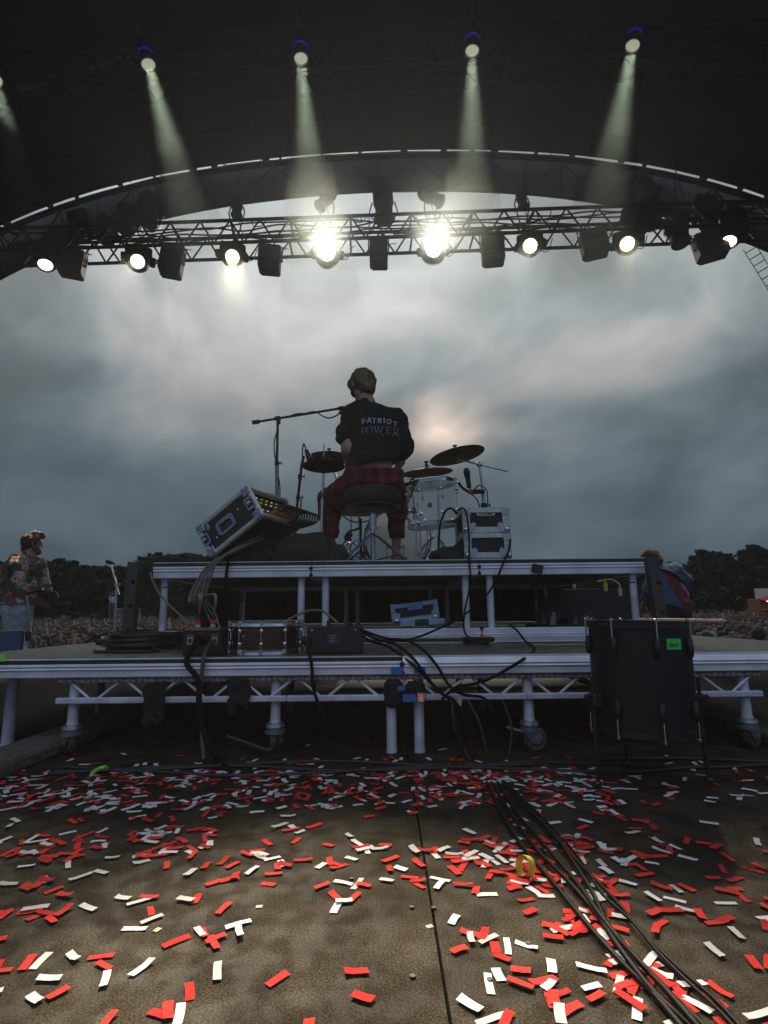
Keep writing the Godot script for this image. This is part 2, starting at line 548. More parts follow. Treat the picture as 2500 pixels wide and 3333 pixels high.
func build_roof() -> void:
	var dark := mat("truss_black", Color(0.02, 0.02, 0.021), 0.5, 0.3)
	var skin := worn("roof_skin", Color(0.030, 0.034, 0.030), Color(0.05, 0.055, 0.05), 0.25, 0.02, 0.85)
	var rt := thing("stage_roof", "dark arched fabric roof over the stage with a lattice front arch", "roof", Vector3(0, 8, -4))
	# the vault
	var r := MB.new()
	var nseg := 40
	for i in nseg:
		var x0 := lerpf(-12.0, 12.0, float(i) / nseg); var x1 := lerpf(-12.0, 12.0, float(i + 1) / nseg)
		var p := [on_front(x0, arch_y(x0) + 0.10, 0.0, 8.95), on_front(x1, arch_y(x1) + 0.10, 0.0, 8.95), Vector3(x1, arch_y(x1) + 0.3, 0.6), Vector3(x0, arch_y(x0) + 0.3, 0.6)]
		r.quad(p[0], p[1], p[2], p[3])
		var up := Vector3(0, 0.06, 0)
		r.quad(p[3] + up, p[2] + up, p[1] + up, p[0] + up)
	put("roof_fabric", r, skin, rt)
	# roof seams: purlins across the vault
	for z in [-8.3, -7.4, -6.6]:
		var t := MB.new()
		var pts := []
		for i in 17:
			var x := lerpf(-11.0, 11.0, i / 16.0)
			pts.append(Vector3(x, arch_y(x) + 0.06 + 0.02 * absf(z + 9) / 9.0, z))
		t.tube(pts, 0.03, 6, 2)
		put("purlin", t, dark, rt)
	# front arch: top chord, bottom chord and lattice
	var top := []; var bot := []; var top2 := []
	for i in 33:
		var x := lerpf(-11.0, 11.0, i / 32.0)
		top.append(on_front(x, arch_y(x) + 0.12, 0.0, 9.12))
		top2.append(on_front(x, arch_y(x) + 0.055, 0.0, 9.0))
		bot.append(on_front(x * 0.985, arch_y(x) - 0.63 - 0.004 * x * x, 0.0, 9.1))
	for c in [["arch_chord", top, 0.035], ["arch_chord", top2, 0.03], ["arch_chord", bot, 0.035]]:
		var m := MB.new()
		m.tube(c[1], c[2], 7, 2)
		put(c[0], m, dark, rt)
	for i in 32:
		var m := MB.new()
		m.cyl(top[i], bot[i], 0.016, 0.016, 6, false)
		put("arch_brace", m, dark, rt)
		m = MB.new()
		if i % 2 == 0: m.cyl(bot[i], top[i + 1], 0.02, 0.02, 6, false)
		else: m.cyl(top[i], bot[i + 1], 0.02, 0.02, 6, false)
		put("arch_brace", m, dark, rt)
	# the fabric fascia that hangs behind the lattice, leaving a thin gap of sky at its top
	var fm := worn("fascia_fabric", Color(0.05, 0.053, 0.056), Color(0.075, 0.08, 0.085), 0.5, 0.02, 0.9)
	fm.backlight_enabled = true
	fm.backlight = Color(0.23, 0.24, 0.26)
	var f := MB.new()
	for i in 44:
		var q := []
		for k in 2:
			var x := lerpf(-11.0, 11.0, (i + k) / 44.0)
			q.append(on_front(x, arch_y(x) + 0.430 + 0.016 * sin(x * 3.7) + 0.01 * sin(x * 9.1), 0.12, 9.2)); q.append(on_front(x, arch_y(x) - 0.58 - 0.012 * sin(x * 2.1) - 0.004 * x * x, 0.06, 9.14))
		f.quad(q[1], q[3], q[2], q[0])
		f.quad(q[0] + Vector3(0, 0, -0.01), q[2] + Vector3(0, 0, -0.01), q[3] + Vector3(0, 0, -0.01), q[1] + Vector3(0, 0, -0.01))
	put("fascia", f, fm, rt)
	for i in 30:   # clips across the gap between roof and fascia
		var x := lerpf(-10.0, 10.0, i / 29.0) + rng.randf_range(-0.25, 0.25)
		var m := MB.new()
		m.box(on_front(x, arch_y(x) + 0.25, 0.0, 9.05), Vector3(rng.randf_range(0.04, 0.16), 0.16, 0.05), Basis(Vector3.BACK, -0.033 * x * 1.1), 0.006)
		put("gap_clip", m, dark, rt)
	# side legs of the arch going down at both ends
	for s in [-1.0, 1.0]:
		var a := on_front(s * 7.3, 7.25, 0.0, 8.9); var b := on_front(s * 12.0, 3.9, 0.0, 8.9)
		for o in [Vector3(0, 0, 0), Vector3(0, 0.34, 0.1), Vector3(0, 0.1, 0.42)]:
			var m := MB.new()
			m.cyl(a + o, b + o, 0.05, 0.05, 8)
			put("side_chord", m, dark, rt)
		var l := MB.new()
		lattice(l, a, b, a + Vector3(0, 0.34, 0.1), b + Vector3(0, 0.34, 0.1), 10, 0.02)
		put("side_lattice", l, dark, rt)
	# hanging wires under the vault
	for w in [[-4.2, -7.6, -3.3, -8.9], [-3.9, -7.6, -2.6, -8.9], [-6.0, -7.0, -4.6, -8.8], [-5.2, -7.2, -3.9, -8.9], [4.6, -7.6, 5.6, -8.9], [-2.1, -7.0, -2.2, -8.9], [2.9, -7.4, 3.1, -8.9]]:
		var m := MB.new()
		m.cyl(Vector3(w[0], arch_y(w[0]) - 0.5, w[1]), Vector3(w[2], arch_y(w[2]) - 0.25, w[3]), 0.008, 0.008, 5)
		put("wire", m, mat("wire_grey", Color(0.12, 0.12, 0.11), 0.5, 0.4), rt)


func box_truss(called: String, label: String, y0: float, y1: float, u0: float, u1: float, at: float, depth: float, n: int) -> Node3D:
	var dark := mat("truss_black", Color(0.02, 0.02, 0.021), 0.5, 0.3)
	var t := thing(called, label, "truss", on_front((u0 + u1) / 2, y0, 0, at), "black box trusses under the roof")
	for yy in [y0, y1]:
		for bk in [0.0, depth]:
			var m := MB.new()
			m.cyl(on_front(u0, yy, bk, at), on_front(u1, yy, bk, at), 0.03, 0.03, 10)
			put("chord", m, dark, t)
	for bk in [0.0, depth]:
		for i in n:
			var a := lerpf(u0, u1, float(i) / n); var b := lerpf(u0, u1, (i + 0.5) / n); var c := lerpf(u0, u1, (i + 1.0) / n)
			var m := MB.new()
			m.cyl(on_front(a, y1, bk, at), on_front(b, y0, bk, at), 0.016, 0.016, 6, false)
			put("brace", m, dark, t)
			m = MB.new()
			m.cyl(on_front(b, y0, bk, at), on_front(c, y1, bk, at), 0.016, 0.016, 6, false)
			put("brace", m, dark, t)
	for yy in [y0, y1]:
		for i in n / 2 + 1:
			var a := lerpf(u0, u1, 2.0 * i / n)
			var m := MB.new()
			m.cyl(on_front(a, yy, 0, at), on_front(a, yy, depth, at), 0.018, 0.018, 6, false)
			put("cross_bar", m, dark, t)
	return t


func moving_head(lens: Vector3, aim: Vector3, top: float, label: String, bright: bool) -> void:
	var body := mat("fixture_black", Color(0.022, 0.022, 0.024), 0.45, 0.0)
	var t := thing("moving_head_lamp", label, "stage lamp", Vector3(lens.x, top, lens.z), "moving head lamps on the front truss")
	var d := (aim - lens).normalized()
	var f := MB.new().frame(d)
	var xf := Transform3D(f, lens)
	if bright: xf.basis = f * Basis.from_scale(Vector3(1.12, 1.05, 1.12))
	var m := MB.new()   # head: a rounded barrel behind the lens
	m.lathe([Vector2(0.0, -0.46), Vector2(0.10, -0.45), Vector2(0.165, -0.40), Vector2(0.19, -0.30), Vector2(0.19, -0.12), Vector2(0.165, -0.05), Vector2(0.135, 0.0), Vector2(0.112, 0.0), Vector2(0.105, -0.03)], xf, 20)
	put("lamp_head", m, body, t)
	m = MB.new()
	m.lathe([Vector2(0.112, 0.0), Vector2(0.135, 0.004), Vector2(0.142, -0.015)], xf, 24)
	put("lens_ring", m, mat("ring_grey", Color(0.08, 0.08, 0.08), 0.3, 0.6), t)
	var g := StandardMaterial3D.new()
	g.resource_name = "lamp_face_bright" if bright else "lamp_face"
	g.albedo_color = Color(0.9, 0.88, 0.8)
	g.emission_enabled = true
	g.emission = Color(1.0, 0.98, 0.94) if bright else Color(1.0, 0.92, 0.76)
	g.emission_energy_multiplier = 12.0 if bright else 4.0
	m = MB.new()
	m.lathe([Vector2(0.108, -0.02), Vector2(0.09, 0.006), Vector2(0.05, 0.016), Vector2(0.0, 0.02)], xf, 20, true)
	put("lens", m, g, t)
	# yoke and base hung under the truss
	var c := lens - d * 0.24
	var side := d.cross(Vector3.UP).normalized()
	var base_y := top - 0.10
	m = MB.new()
	for s in [-1.0, 1.0]:
		m.cyl(c + side * s * 0.18, c + side * s * 0.24, 0.07, 0.06, 12)
		var up: Vector3 = Vector3(c.x, base_y, c.z) + side * s * 0.23
		m.cyl(c + side * s * 0.225 + Vector3(0, -0.06, 0), up, 0.045, 0.055, 8)
	put("yoke", m, body, t)
	m = MB.new()
	m.box(Vector3(c.x, base_y + 0.03, c.z), Vector3(0.42, 0.16, 0.34), Basis(Vector3.UP, atan2(side.x, side.z) + PI / 2), 0.03)
	put("lamp_base", m, body, t)
	m = MB.new()
	for s in [-0.11, 0.11]:
		m.torus(Transform3D(Basis(Vector3.BACK, PI / 2), Vector3(c.x + s, top + 0.06, -8.27 + (c.x) * 0.0365)), 0.036, 0.012, 14, 6)
	put("clamp", m, body, t)
	m = MB.new()
	var q := Vector3(c.x + 0.1, base_y + 0.05, c.z - 0.1)
	m.tube([q, q + Vector3(0.1, -0.12, 0.02), q + Vector3(0.22, -0.1, 0), q + Vector3(0.3, 0.1, 0), q + Vector3(0.34, 0.2, -0.1)], 0.008, 5)
	put("lamp_cable", m, body, t)
	lamp("moving_head_light", lens + d * 0.03, aim, 30.0 if bright else (42.0 if absf(aim.x) > 2.0 else 160.0 if aim.z < -0.7 else 42.0), 20.0 if bright else (4.3 if aim.z < -0.7 and aim.z > -1.0 else 5.4), Color(1.0, 0.96, 0.90) if bright else Color(1.0, 0.93, 0.81), 0.1, 0.8)


func flood_box(c: Vector3, s: Vector2, turn: float, tilt: float, top: float, label: String) -> void:
	var body := mat("flood_grey", Color(0.045, 0.05, 0.05), 0.5, 0.0)
	var t := thing("flood_lamp", label, "stage lamp", Vector3(c.x, top, c.z), "unlit square floodlights under the front truss")
	var b := Basis(Vector3.UP, turn) * Basis(Vector3.BACK, tilt)
	var m := MB.new()
	var x := s.x / 2; var y := s.y / 2
	m.prism(PackedVector2Array([Vector2(-x, -y + 0.05), Vector2(-x + 0.05, -y), Vector2(x - 0.02, -y), Vector2(x, -y + 0.03), Vector2(x, y - 0.02), Vector2(x - 0.03, y), Vector2(-x + 0.03, y), Vector2(-x, y - 0.03)]), 0.24, Transform3D(b, c))
	put("housing", m, body, t)
	for k in 4:
		m = MB.new()
		m.box(c + b * Vector3(0, -y * 0.6 + k * y * 0.4, 0.125), Vector3(s.x * 0.8, 0.012, 0.02), b)
		put("cooling_fin", m, body, t)
	m = MB.new()
	for sg in [-1.0, 1.0]:
		m.tube([c + b * Vector3(sg * (x + 0.015), 0.0, 0), c + b * Vector3(sg * (x + 0.02), y + 0.05, 0), Vector3(c.x + sg * 0.06, top - 0.06, c.z), Vector3(c.x, top, c.z)], 0.012, 6, 1)
		m.cyl(c + b * Vector3(sg * x, 0, 0), c + b * Vector3(sg * (x + 0.035), 0, 0), 0.02, 0.02, 8)
	put("bracket", m, body, t)
	m = MB.new()
	m.tube([c + b * Vector3(0.05, y, 0.05), c + Vector3(0.1, y + 0.1, 0.05), Vector3(c.x + 0.05, top, c.z), Vector3(c.x + 0.3, top + 0.03, c.z - 0.05)], 0.007, 5)
	put("lamp_cable", m, body, t)


func small_profile(c: Vector3, aim: Vector3, scale: float, top: float, label: String) -> void:
	var body := mat("fixture_black", Color(0.022, 0.022, 0.024), 0.45, 0.0)
	var t := thing("profile_lamp", label, "stage lamp", Vector3(c.x, top, c.z), "small unlit lamps above the front truss")
	var xf := Transform3D(MB.new().frame(aim).scaled(Vector3.ONE * scale), c)
	xf.basis = MB.new().frame(aim) * Basis.from_scale(Vector3.ONE * scale)
	var m := MB.new()
	m.lathe([Vector2(0.0, -0.2), Vector2(0.08, -0.19), Vector2(0.10, -0.14), Vector2(0.10, 0.02), Vector2(0.085, 0.04), Vector2(0.085, 0.16), Vector2(0.105, 0.2), Vector2(0.09, 0.2), Vector2(0.0, 0.15)], xf, 14)
	put("barrel", m, body, t)
	m = MB.new()
	var s := xf.basis.x.normalized()
	for k in [-1.0, 1.0]:
		m.tube([c + s * k * 0.11 * scale, c + s * k * 0.14 * scale + Vector3(0, -0.12, 0) * scale, Vector3(c.x + k * 0.05, top + 0.05, c.z), Vector3(c.x, top, c.z)], 0.012, 6, 1)
	put("bracket", m, body, t)
	m = MB.new()
	m.cyl(Vector3(c.x, top + 0.02, c.z), Vector3(c.x, top - 0.12, c.z), 0.02, 0.02, 6)
	m.tube([c + Vector3(0, -0.1, 0), Vector3(c.x + 0.1, top + 0.12, c.z), Vector3(c.x + 0.2, top, c.z - 0.05)], 0.007, 5)
	put("clamp", m, body, t)


func build_front_lamps() -> void:
	var y0 := 6.70; var y1 := 7.12
	var tr := box_truss("lighting_truss", "long black box truss carrying the lit lamps across the stage front", y0, y1, -6.6, 6.6, 8.05, 0.42, 26)
	# cable runs lying along the truss
	var cb := mat("cable_black", Color(0.016, 0.016, 0.016), 0.5)
	for k in 6:
		var m := MB.new()
		var pts := []
		for i in 23:
			var u := lerpf(-6.4, 6.4, i / 22.0)
			pts.append(on_front(u, 7.10 - 0.05 * k * 0.3 + rng.randf_range(-0.07, 0.05), 0.1 + 0.05 * k, 8.05))
		m.tube(pts, 0.014, 5)
		put("cable_run", m, cb, tr)
	for k in 16:
		var u := rng.randf_range(-6.0, 6.0)
		var m := MB.new()
		var p := on_front(u, 7.08, 0.0, 8.03)
		var w := rng.randf_range(0.08, 0.3); var h := rng.randf_range(0.1, 0.32)
		m.tube([p, p + Vector3(w * 0.2, -h, 0.02), p + Vector3(w * 0.7, -h * 0.9, 0.02), p + Vector3(w, 0.02, 0)], 0.008, 5)
		put("cable_loop", m, cb, tr)
	var heads := [
		[Vector3(-5.582, 6.344, -8.18), Vector3(-4.3, 1.3, -6.4), "leftmost lit moving head lamp, at the end of the front truss", false],
		[Vector3(-4.031, 6.36, -8.13), Vector3(-0.95, 0.0, -0.55), "lit moving head lamp, second from the left on the front truss", false],
		[Vector3(-2.45, 6.391, -8.08), Vector3(-0.04, 0.0, -0.82), "lit moving head lamp, third from the left, beside the glaring left lamp", false],
		[Vector3(-0.884, 6.421, -8.03), Vector3(-0.3, 2.5, 0.0), "left of the two glaring moving head lamps at the truss centre", true],
		[Vector3(0.854, 6.425, -7.97), Vector3(0.3, 2.5, 0.0), "right of the two glaring moving head lamps at the truss centre", true],
		[Vector3(2.407, 6.42, -7.92), Vector3(-0.1, 0.0, -0.45), "lit moving head lamp, third from the right, beside the glaring right lamp", false],
		[Vector3(3.955, 6.398, -7.87), Vector3(0.62, 0.0, -0.45), "lit moving head lamp, second from the right on the front truss", false],
		[Vector3(5.544, 6.368, -7.81), Vector3(3.2, 1.1, -6.2), "rightmost lit moving head lamp, at the end of the front truss", false]]
	for h in heads: moving_head(h[0], h[1], y0 - 0.02, h[2], h[3])
	var fl := [
		[Vector3(-5.284, 6.52, -8.4), Vector2(0.40, 0.44), 0.25, -0.08, "unlit square floodlight overlapping the leftmost lit lamp"],
		[Vector3(-3.536, 6.465, -8.3), Vector2(0.36, 0.50), 0.2, -0.1, "unlit square floodlight right of the second lit lamp from the left"],
		[Vector3(-1.881, 6.48, -8.3), Vector2(0.36, 0.44), 0.1, -0.04, "unlit square floodlight left of the glaring left lamp"],
		[Vector3(-0.044, 6.509, -8.2), Vector2(0.30, 0.46), 0.0, 0.0, "unlit square floodlight hanging between the two glaring lamps"],
		[Vector3(1.842, 6.489, -8.12), Vector2(0.36, 0.48), -0.1, 0.03, "unlit square floodlight right of the glaring right lamp"],
		[Vector3(3.476, 6.5, -8), Vector2(0.40, 0.44), -0.2, 0.12, "unlit square floodlight left of the second lit lamp from the right"],
		[Vector3(5.334, 6.4, -7.95), Vector2(0.44, 0.44), -0.25, 0.16, "unlit square floodlight overlapping the rightmost lit lamp"]]
	for f in fl: flood_box(f[0], f[1], f[2], f[3], y0, f[4])
	var sp := [
		[Vector3(-2.565, 7.756, -8.6), Vector3(0.05, -1, 0.2), 1.0, "small unlit lamp hanging above the truss left of centre"],
		[Vector3(-0.966, 7.854, -8.55), Vector3(-0.55, -1, 0.3), 1.15, "small unlit lamp tilted to the left above the glaring left lamp"],
		[Vector3(0.045, 7.735, -8.5), Vector3(0.05, -1, 0.1), 1.8, "large unlit lamp standing above the middle of the truss"],
		[Vector3(0.876, 7.794, -8.45), Vector3(0.75, -0.7, 0.3), 1.2, "small unlit lamp tilted to the right above the glaring right lamp"],
		[Vector3(2.461, 7.695, -8.4), Vector3(0.05, -1, 0.2), 0.95, "small unlit lamp hanging above the truss right of centre"],
		[Vector3(-4.222, 7.841, -8.6), Vector3(-0.3, -1, 0.2), 1.3, "dark unlit lamp in front of the fascia near the truss left end"],
		[Vector3(4.653, 7.956, -8.4), Vector3(0.5, -0.9, 0.2), 1.3, "dark unlit lamp in front of the fascia near the truss right end"]]
	for s in sp: small_profile(s[0], s[1], s[2], y1 + 0.03, s[3])
	# dark lamp clusters at both ends of the truss
	for e in [[Vector3(-4.814, 7.29, -8.6), "dark cluster of unlit lamp bodies at the left end of the truss", 1.0], [Vector3(5.033, 6.962, -8.1), "dark cluster of unlit lamp bodies at the right end of the truss", -1.0]]:
		var t := thing("lamp_cluster", e[1], "stage lamp", e[0], "dark lamp clusters at the truss ends")
		for k in 5:
			var m := MB.new()
			var q: Vector3 = e[0] + Vector3(-0.9 + k * 0.42, rng.randf_range(-0.15, 0.3) - 0.08 * e[2] * (2 - k) * 0.6, rng.randf_range(-0.2, 0.2))
			m.box(q, Vector3(0.36, 0.34 + 0.1 * (k % 2), 0.3), Basis(Vector3.UP, rng.randf() * 0.8) * Basis(Vector3.BACK, rng.randf_range(-0.3, 0.3)), 0.05)
			m.cyl(q, q + Vector3(0, -0.32, 0.08), 0.13, 0.15, 14)
			put("lamp_body", m, mat("fixture_black", Color(0.022, 0.022, 0.024), 0.45), t)


func build_roof_spots() -> void:
	box_truss("lighting_truss", "black box truss high under the roof carrying four beam lamps", 8.05, 8.45, -6.5, 6.5, 6.3, 0.4, 22)
	var body := mat("fixture_black", Color(0.022, 0.022, 0.024), 0.45)
	var data := [[Vector3(-3.042, 7.743, -6), "leftmost beam lamp under the roof, with a violet glow behind it", -0.98], [Vector3(-1.033, 7.813, -6), "second beam lamp from the left under the roof", -0.42], [Vector3(1.229, 7.909, -6), "third beam lamp from the left under the roof", 0.88], [Vector3(3.357, 7.963, -6), "rightmost beam lamp under the roof, with the widest beam", 1.56], [Vector3(-5.038, 7.521, -6), "beam lamp at the left edge of the picture, under the roof", -2.6]]
	for q in data:
		var p: Vector3 = q[0]
		var aim := Vector3(q[2], 0.9, -5.8)
		var t := thing("beam_lamp", q[1], "stage lamp", p, "beam lamps under the roof")
		var d := (aim - p).normalized()
		var xf := Transform3D(MB.new().frame(d), p)
		var m := MB.new()
		m.lathe([Vector2(0, -0.42), Vector2(0.06, -0.42), Vector2(0.09, -0.3), Vector2(0.10, -0.12), Vector2(0.108, -0.06), Vector2(0.108, 0.02), Vector2(0.09, 0.02), Vector2(0.085, 0.0)], xf, 18)
		put("lamp_head", m, body, t)
		m = MB.new()
		m.lathe([Vector2(0.088, 0.004), Vector2(0.06, 0.012), Vector2(0, 0.018)], xf, 20, true)
		var g := mat("beam_lens", Color(0.7, 0.72, 0.6), 0.2)
		g.emission_enabled = true
		g.emission = Color(0.78, 0.80, 0.70)
		g.emission_energy_multiplier = 0.42
		put("lens", m, g, t)
		m = MB.new()
		m.lathe([Vector2(0.110, 0.01), Vector2(0.09, 0.026), Vector2(0.085, 0.01)], xf, 22)
		put("lens_ring", m, mat("ring_pale", Color(0.3, 0.3, 0.26), 0.3, 0.4), t)
		var v := mat("violet_lamp_glow", Color(0.1, 0.08, 0.4), 0.3)
		v.emission_enabled = true
		v.emission = Color(0.16, 0.12, 0.85)
		v.emission_energy_multiplier = 0.22
		m = MB.new()
		m.cyl(p - d * 0.13 + Vector3(0, 0, 0.0), p - d * 0.17, 0.102, 0.099, 14)
		m.cyl(p - d * 0.3, p - d * 0.5, 0.03, 0.008, 8)
		put("glow_light", m, v, t)
		m = MB.new()
		var s := d.cross(Vector3.UP).normalized()
		for k in [-1.0, 1.0]:
			m.tube([p - d * 0.15 + s * k * 0.11, p - d * 0.15 + s * k * 0.16, p + Vector3(0, 0.25, -0.1) + s * k * 0.14, Vector3(p.x, 8.05, -6.3 + p.x * 0.0365)], 0.014, 6, 1)
		put("yoke", m, body, t)
		lamp("beam_light", p + d * 0.03, aim, 10.5, 7.2, Color(0.95, 1.0, 0.92), 0.06, 0.6)
		if p.x < -3.5: continue
		for L in [[6.4, 0.028], [5.4, 0.032], [4.4, 0.036], [3.4, 0.05], [2.4, 0.07]]:   # cone-shaped fog added to make the beam show, thinning along it
			var tip := p - d * 0.95
			var ln: float = L[0]
			var fv := haze("beam_cone_fog", tip + d * ln * 0.5, Vector3(2 * ln * 0.108, ln, 2 * ln * 0.108), L[1], RenderingServer.FOG_VOLUME_SHAPE_CONE, Color(0.98, 1.0, 0.93))
			fv.basis = Basis(MB.new().frame(-d))
	# pale bars and a small white sign hung at the upper left
	var bar := worn("bar_pale", Color(0.2, 0.21, 0.17), Color(0.3, 0.3, 0.26), 2.0)
	for b in [[Vector3(-4.197, 8.379, -6.6), Vector3(-3.773, 8.599, -6.6), "pale bar hanging beside the leftmost beam lamp"], [Vector3(-5.178, 8.05, -6.6), Vector3(-4.652, 8.241, -6.6), "pale bar hanging near the upper left corner"]]:
		var m := MB.new()
		m.box((b[0] + b[1]) / 2, Vector3((b[1] - b[0]).length(), 0.09, 0.05), Basis(Vector3.BACK, atan2(b[1].y - b[0].y, b[1].x - b[0].x)), 0.01)
		tag(put("hanging_bar", m, bar), b[2], "bar", "pale bars under the roof")
	var sg := thing("hanging_sign", "small white sign with grey print under the roof at the upper left", "sign", Vector3(-3.613, 8.517, -6.5))
	var m2 := MB.new()
	m2.box(Vector3(-3.613, 8.517, -6.5), Vector3(0.26, 0.10, 0.01), Basis(Vector3.RIGHT, 0.6))
	put("board", m2, mat("sign_white", Color(0.45, 0.5, 0.5), 0.6), sg)
	words("AP-2005", Transform3D(Basis(Vector3.RIGHT, 0.6), Vector3(-3.613, 8.517, -6.5) + Basis(Vector3.RIGHT, 0.6) * Vector3(0.02, -0.005, 0.008)), 0.05, mat("print_dark", Color(0.03, 0.03, 0.03), 0.7), sg, "print")
	# a rope ladder hanging at the right end of the truss
	var ld := thing("rope_ladder", "thin rope ladder hanging below the right end of the truss", "ladder", Vector3(6.101, 5.943, -8))
	var a0 := Vector3(5.902, 6.362, -8); var a1 := Vector3(6.253, 5.531, -8); var o := Vector3(0.2, 0.12, 0)
	for k in 2:
		var m := MB.new()
		m.cyl(a0 + o * k, a1 + o * k, 0.006, 0.006, 5)
		put("side_rope", m, body, ld)
	for k in 7:
		var m := MB.new()
		m.cyl(a0.lerp(a1, (k + 0.5) / 7.0), a0.lerp(a1, (k + 0.5) / 7.0) + o, 0.008, 0.008, 5)
		put("rung", m, body, ld)


func build_trees() -> void:
	var leafm := mat("leaves", Color(1, 1, 1), 0.9, 0.0, 0.2)
	leafm.vertex_color_use_as_albedo = true
	leafm.backlight_enabled = true
	leafm.backlight = Color(0.12, 0.14, 0.08)
	var bark := mat("bark", Color(0.03, 0.025, 0.02), 0.95)
	var protos := []
	for kind in 5:
		var r := RandomNumberGenerator.new()
		r.seed = 100 + kind
		var cr := MB.new()
		var lumps := []
		for i in 30:
			lumps.append([Vector3(r.randf_range(-3.0, 3.0), r.randf_range(0.8, 12.4), r.randf_range(-2.2, 2.2)), r.randf_range(0.8, 2.0)])
		for i in 5: lumps.append([Vector3(r.randf_range(-2.4, 2.4), r.randf_range(11.6, 13.3), r.randf_range(-1, 1)), r.randf_range(0.45, 0.9)])
		for L in lumps:
			for i in 72:
				var d := Vector3(r.randfn(), r.randfn(), r.randfn()).normalized()
				var p: Vector3 = L[0] + d * L[1] * pow(r.randf(), 0.25) * Vector3(1.0, 0.85, 1.0)
				p.y = minf(p.y, 14.2)
				var s := r.randf_range(0.18, 0.5)
				var b := Basis(Vector3(r.randfn(), r.randfn(), r.randfn()).normalized(), r.randf() * TAU)
				var g := r.randf_range(0.6, 1.3)
				cr.tint = Color(0.030 * g, 0.042 * g, 0.018 * g)
				cr.tri(p + b * Vector3(-s, -s * 0.4, 0), p + b * Vector3(s, -s * 0.5, 0), p + b * Vector3(0, s, s * 0.3))
				cr.tri(p + b * Vector3(-s * 0.9, s * 0.5, 0.1), p + b * Vector3(0.1, -s, 0), p + b * Vector3(s, s * 0.6, -0.1))
		var tk := MB.new()
		tk.cyl(Vector3(0, -0.3, 0), Vector3(0.2, 5, 0), 0.35, 0.22, 8)
		tk.cyl(Vector3(0.2, 5, 0), Vector3(-0.2, 11, 0.2), 0.22, 0.06, 7)
		for i in 7:
			var a := r.randf() * TAU; var y := r.randf_range(2.5, 8.5)
			tk.cyl(Vector3(0.1, y, 0), Vector3(cos(a) * 2.6, y + 2.2, sin(a) * 2.0), 0.1, 0.03, 5, false)
		protos.append([cr, tk])
	var made := {}
	var counts := [0, 0, 0, 0, 0, 0]
	var x := -125.0
	var i := 0
	while x < 125.0:
		for row in 3:
			var kind := (i * 3 + row * 2 + i / 7) % 5
			var o: Node3D
			if made.has(kind):
				o = made[kind].duplicate()
				o.name = numbered("tree")
				add_child(o)
			else:
				o = thing("tree", "", "tree")
				put("crown", protos[kind][0], leafm, o, true)
				put("trunk", protos[kind][1], bark, o)
				made[kind] = o
			var z := -98.0 - row * 5.0 - rng.randf_range(0, 4)
			o.position = Vector3(x + row * 1.6 + rng.randf_range(-1, 1), -1.62, z)
			var prof := 0.83 + 0.03 * sin(x * 0.11 + 1.0) + 0.025 * sin(x * 0.31)   # the height of the tree line along the field
			if x < -60: prof += 0.10
			if x > -44 and x < -33: prof += 0.14
			if x > -57 and x < -46: prof -= 0.04
			if x > 48 and x < 58: prof -= 0.05
			if x > 62: prof += 0.12
			var s := prof * rng.randf_range(0.94, 1.05)
			o.basis = Basis(Vector3.UP, rng.randf() * TAU) * Basis.from_scale(Vector3(1.15, s, 1.15))
			var nth := ["first", "second", "third", "fourth", "fifth", "sixth", "seventh", "eighth", "ninth", "tenth", "eleventh", "twelfth", "thirteenth", "fourteenth", "fifteenth", "sixteenth", "seventeenth", "eighteenth", "nineteenth", "twentieth"]
			var lab := "dark leafy tree of the tree line, largely hidden by the drum riser"
			if x < -38 and counts[row] < 20:
				lab = "%s tree from the left in the %s tree row left of the riser" % [nth[counts[row]], ["front", "middle", "rear"][row]]
				counts[row] += 1
			elif x > 42 and counts[3 + row] < 20:
				lab = "%s tree right of the riser in the %s row of the dark tree line" % [nth[counts[3 + row]], ["front", "middle", "rear"][row]]
				counts[3 + row] += 1
			tag(o, lab, "tree", "trees in the tree line beyond the crowd")
			i += 1
		x += 4.6


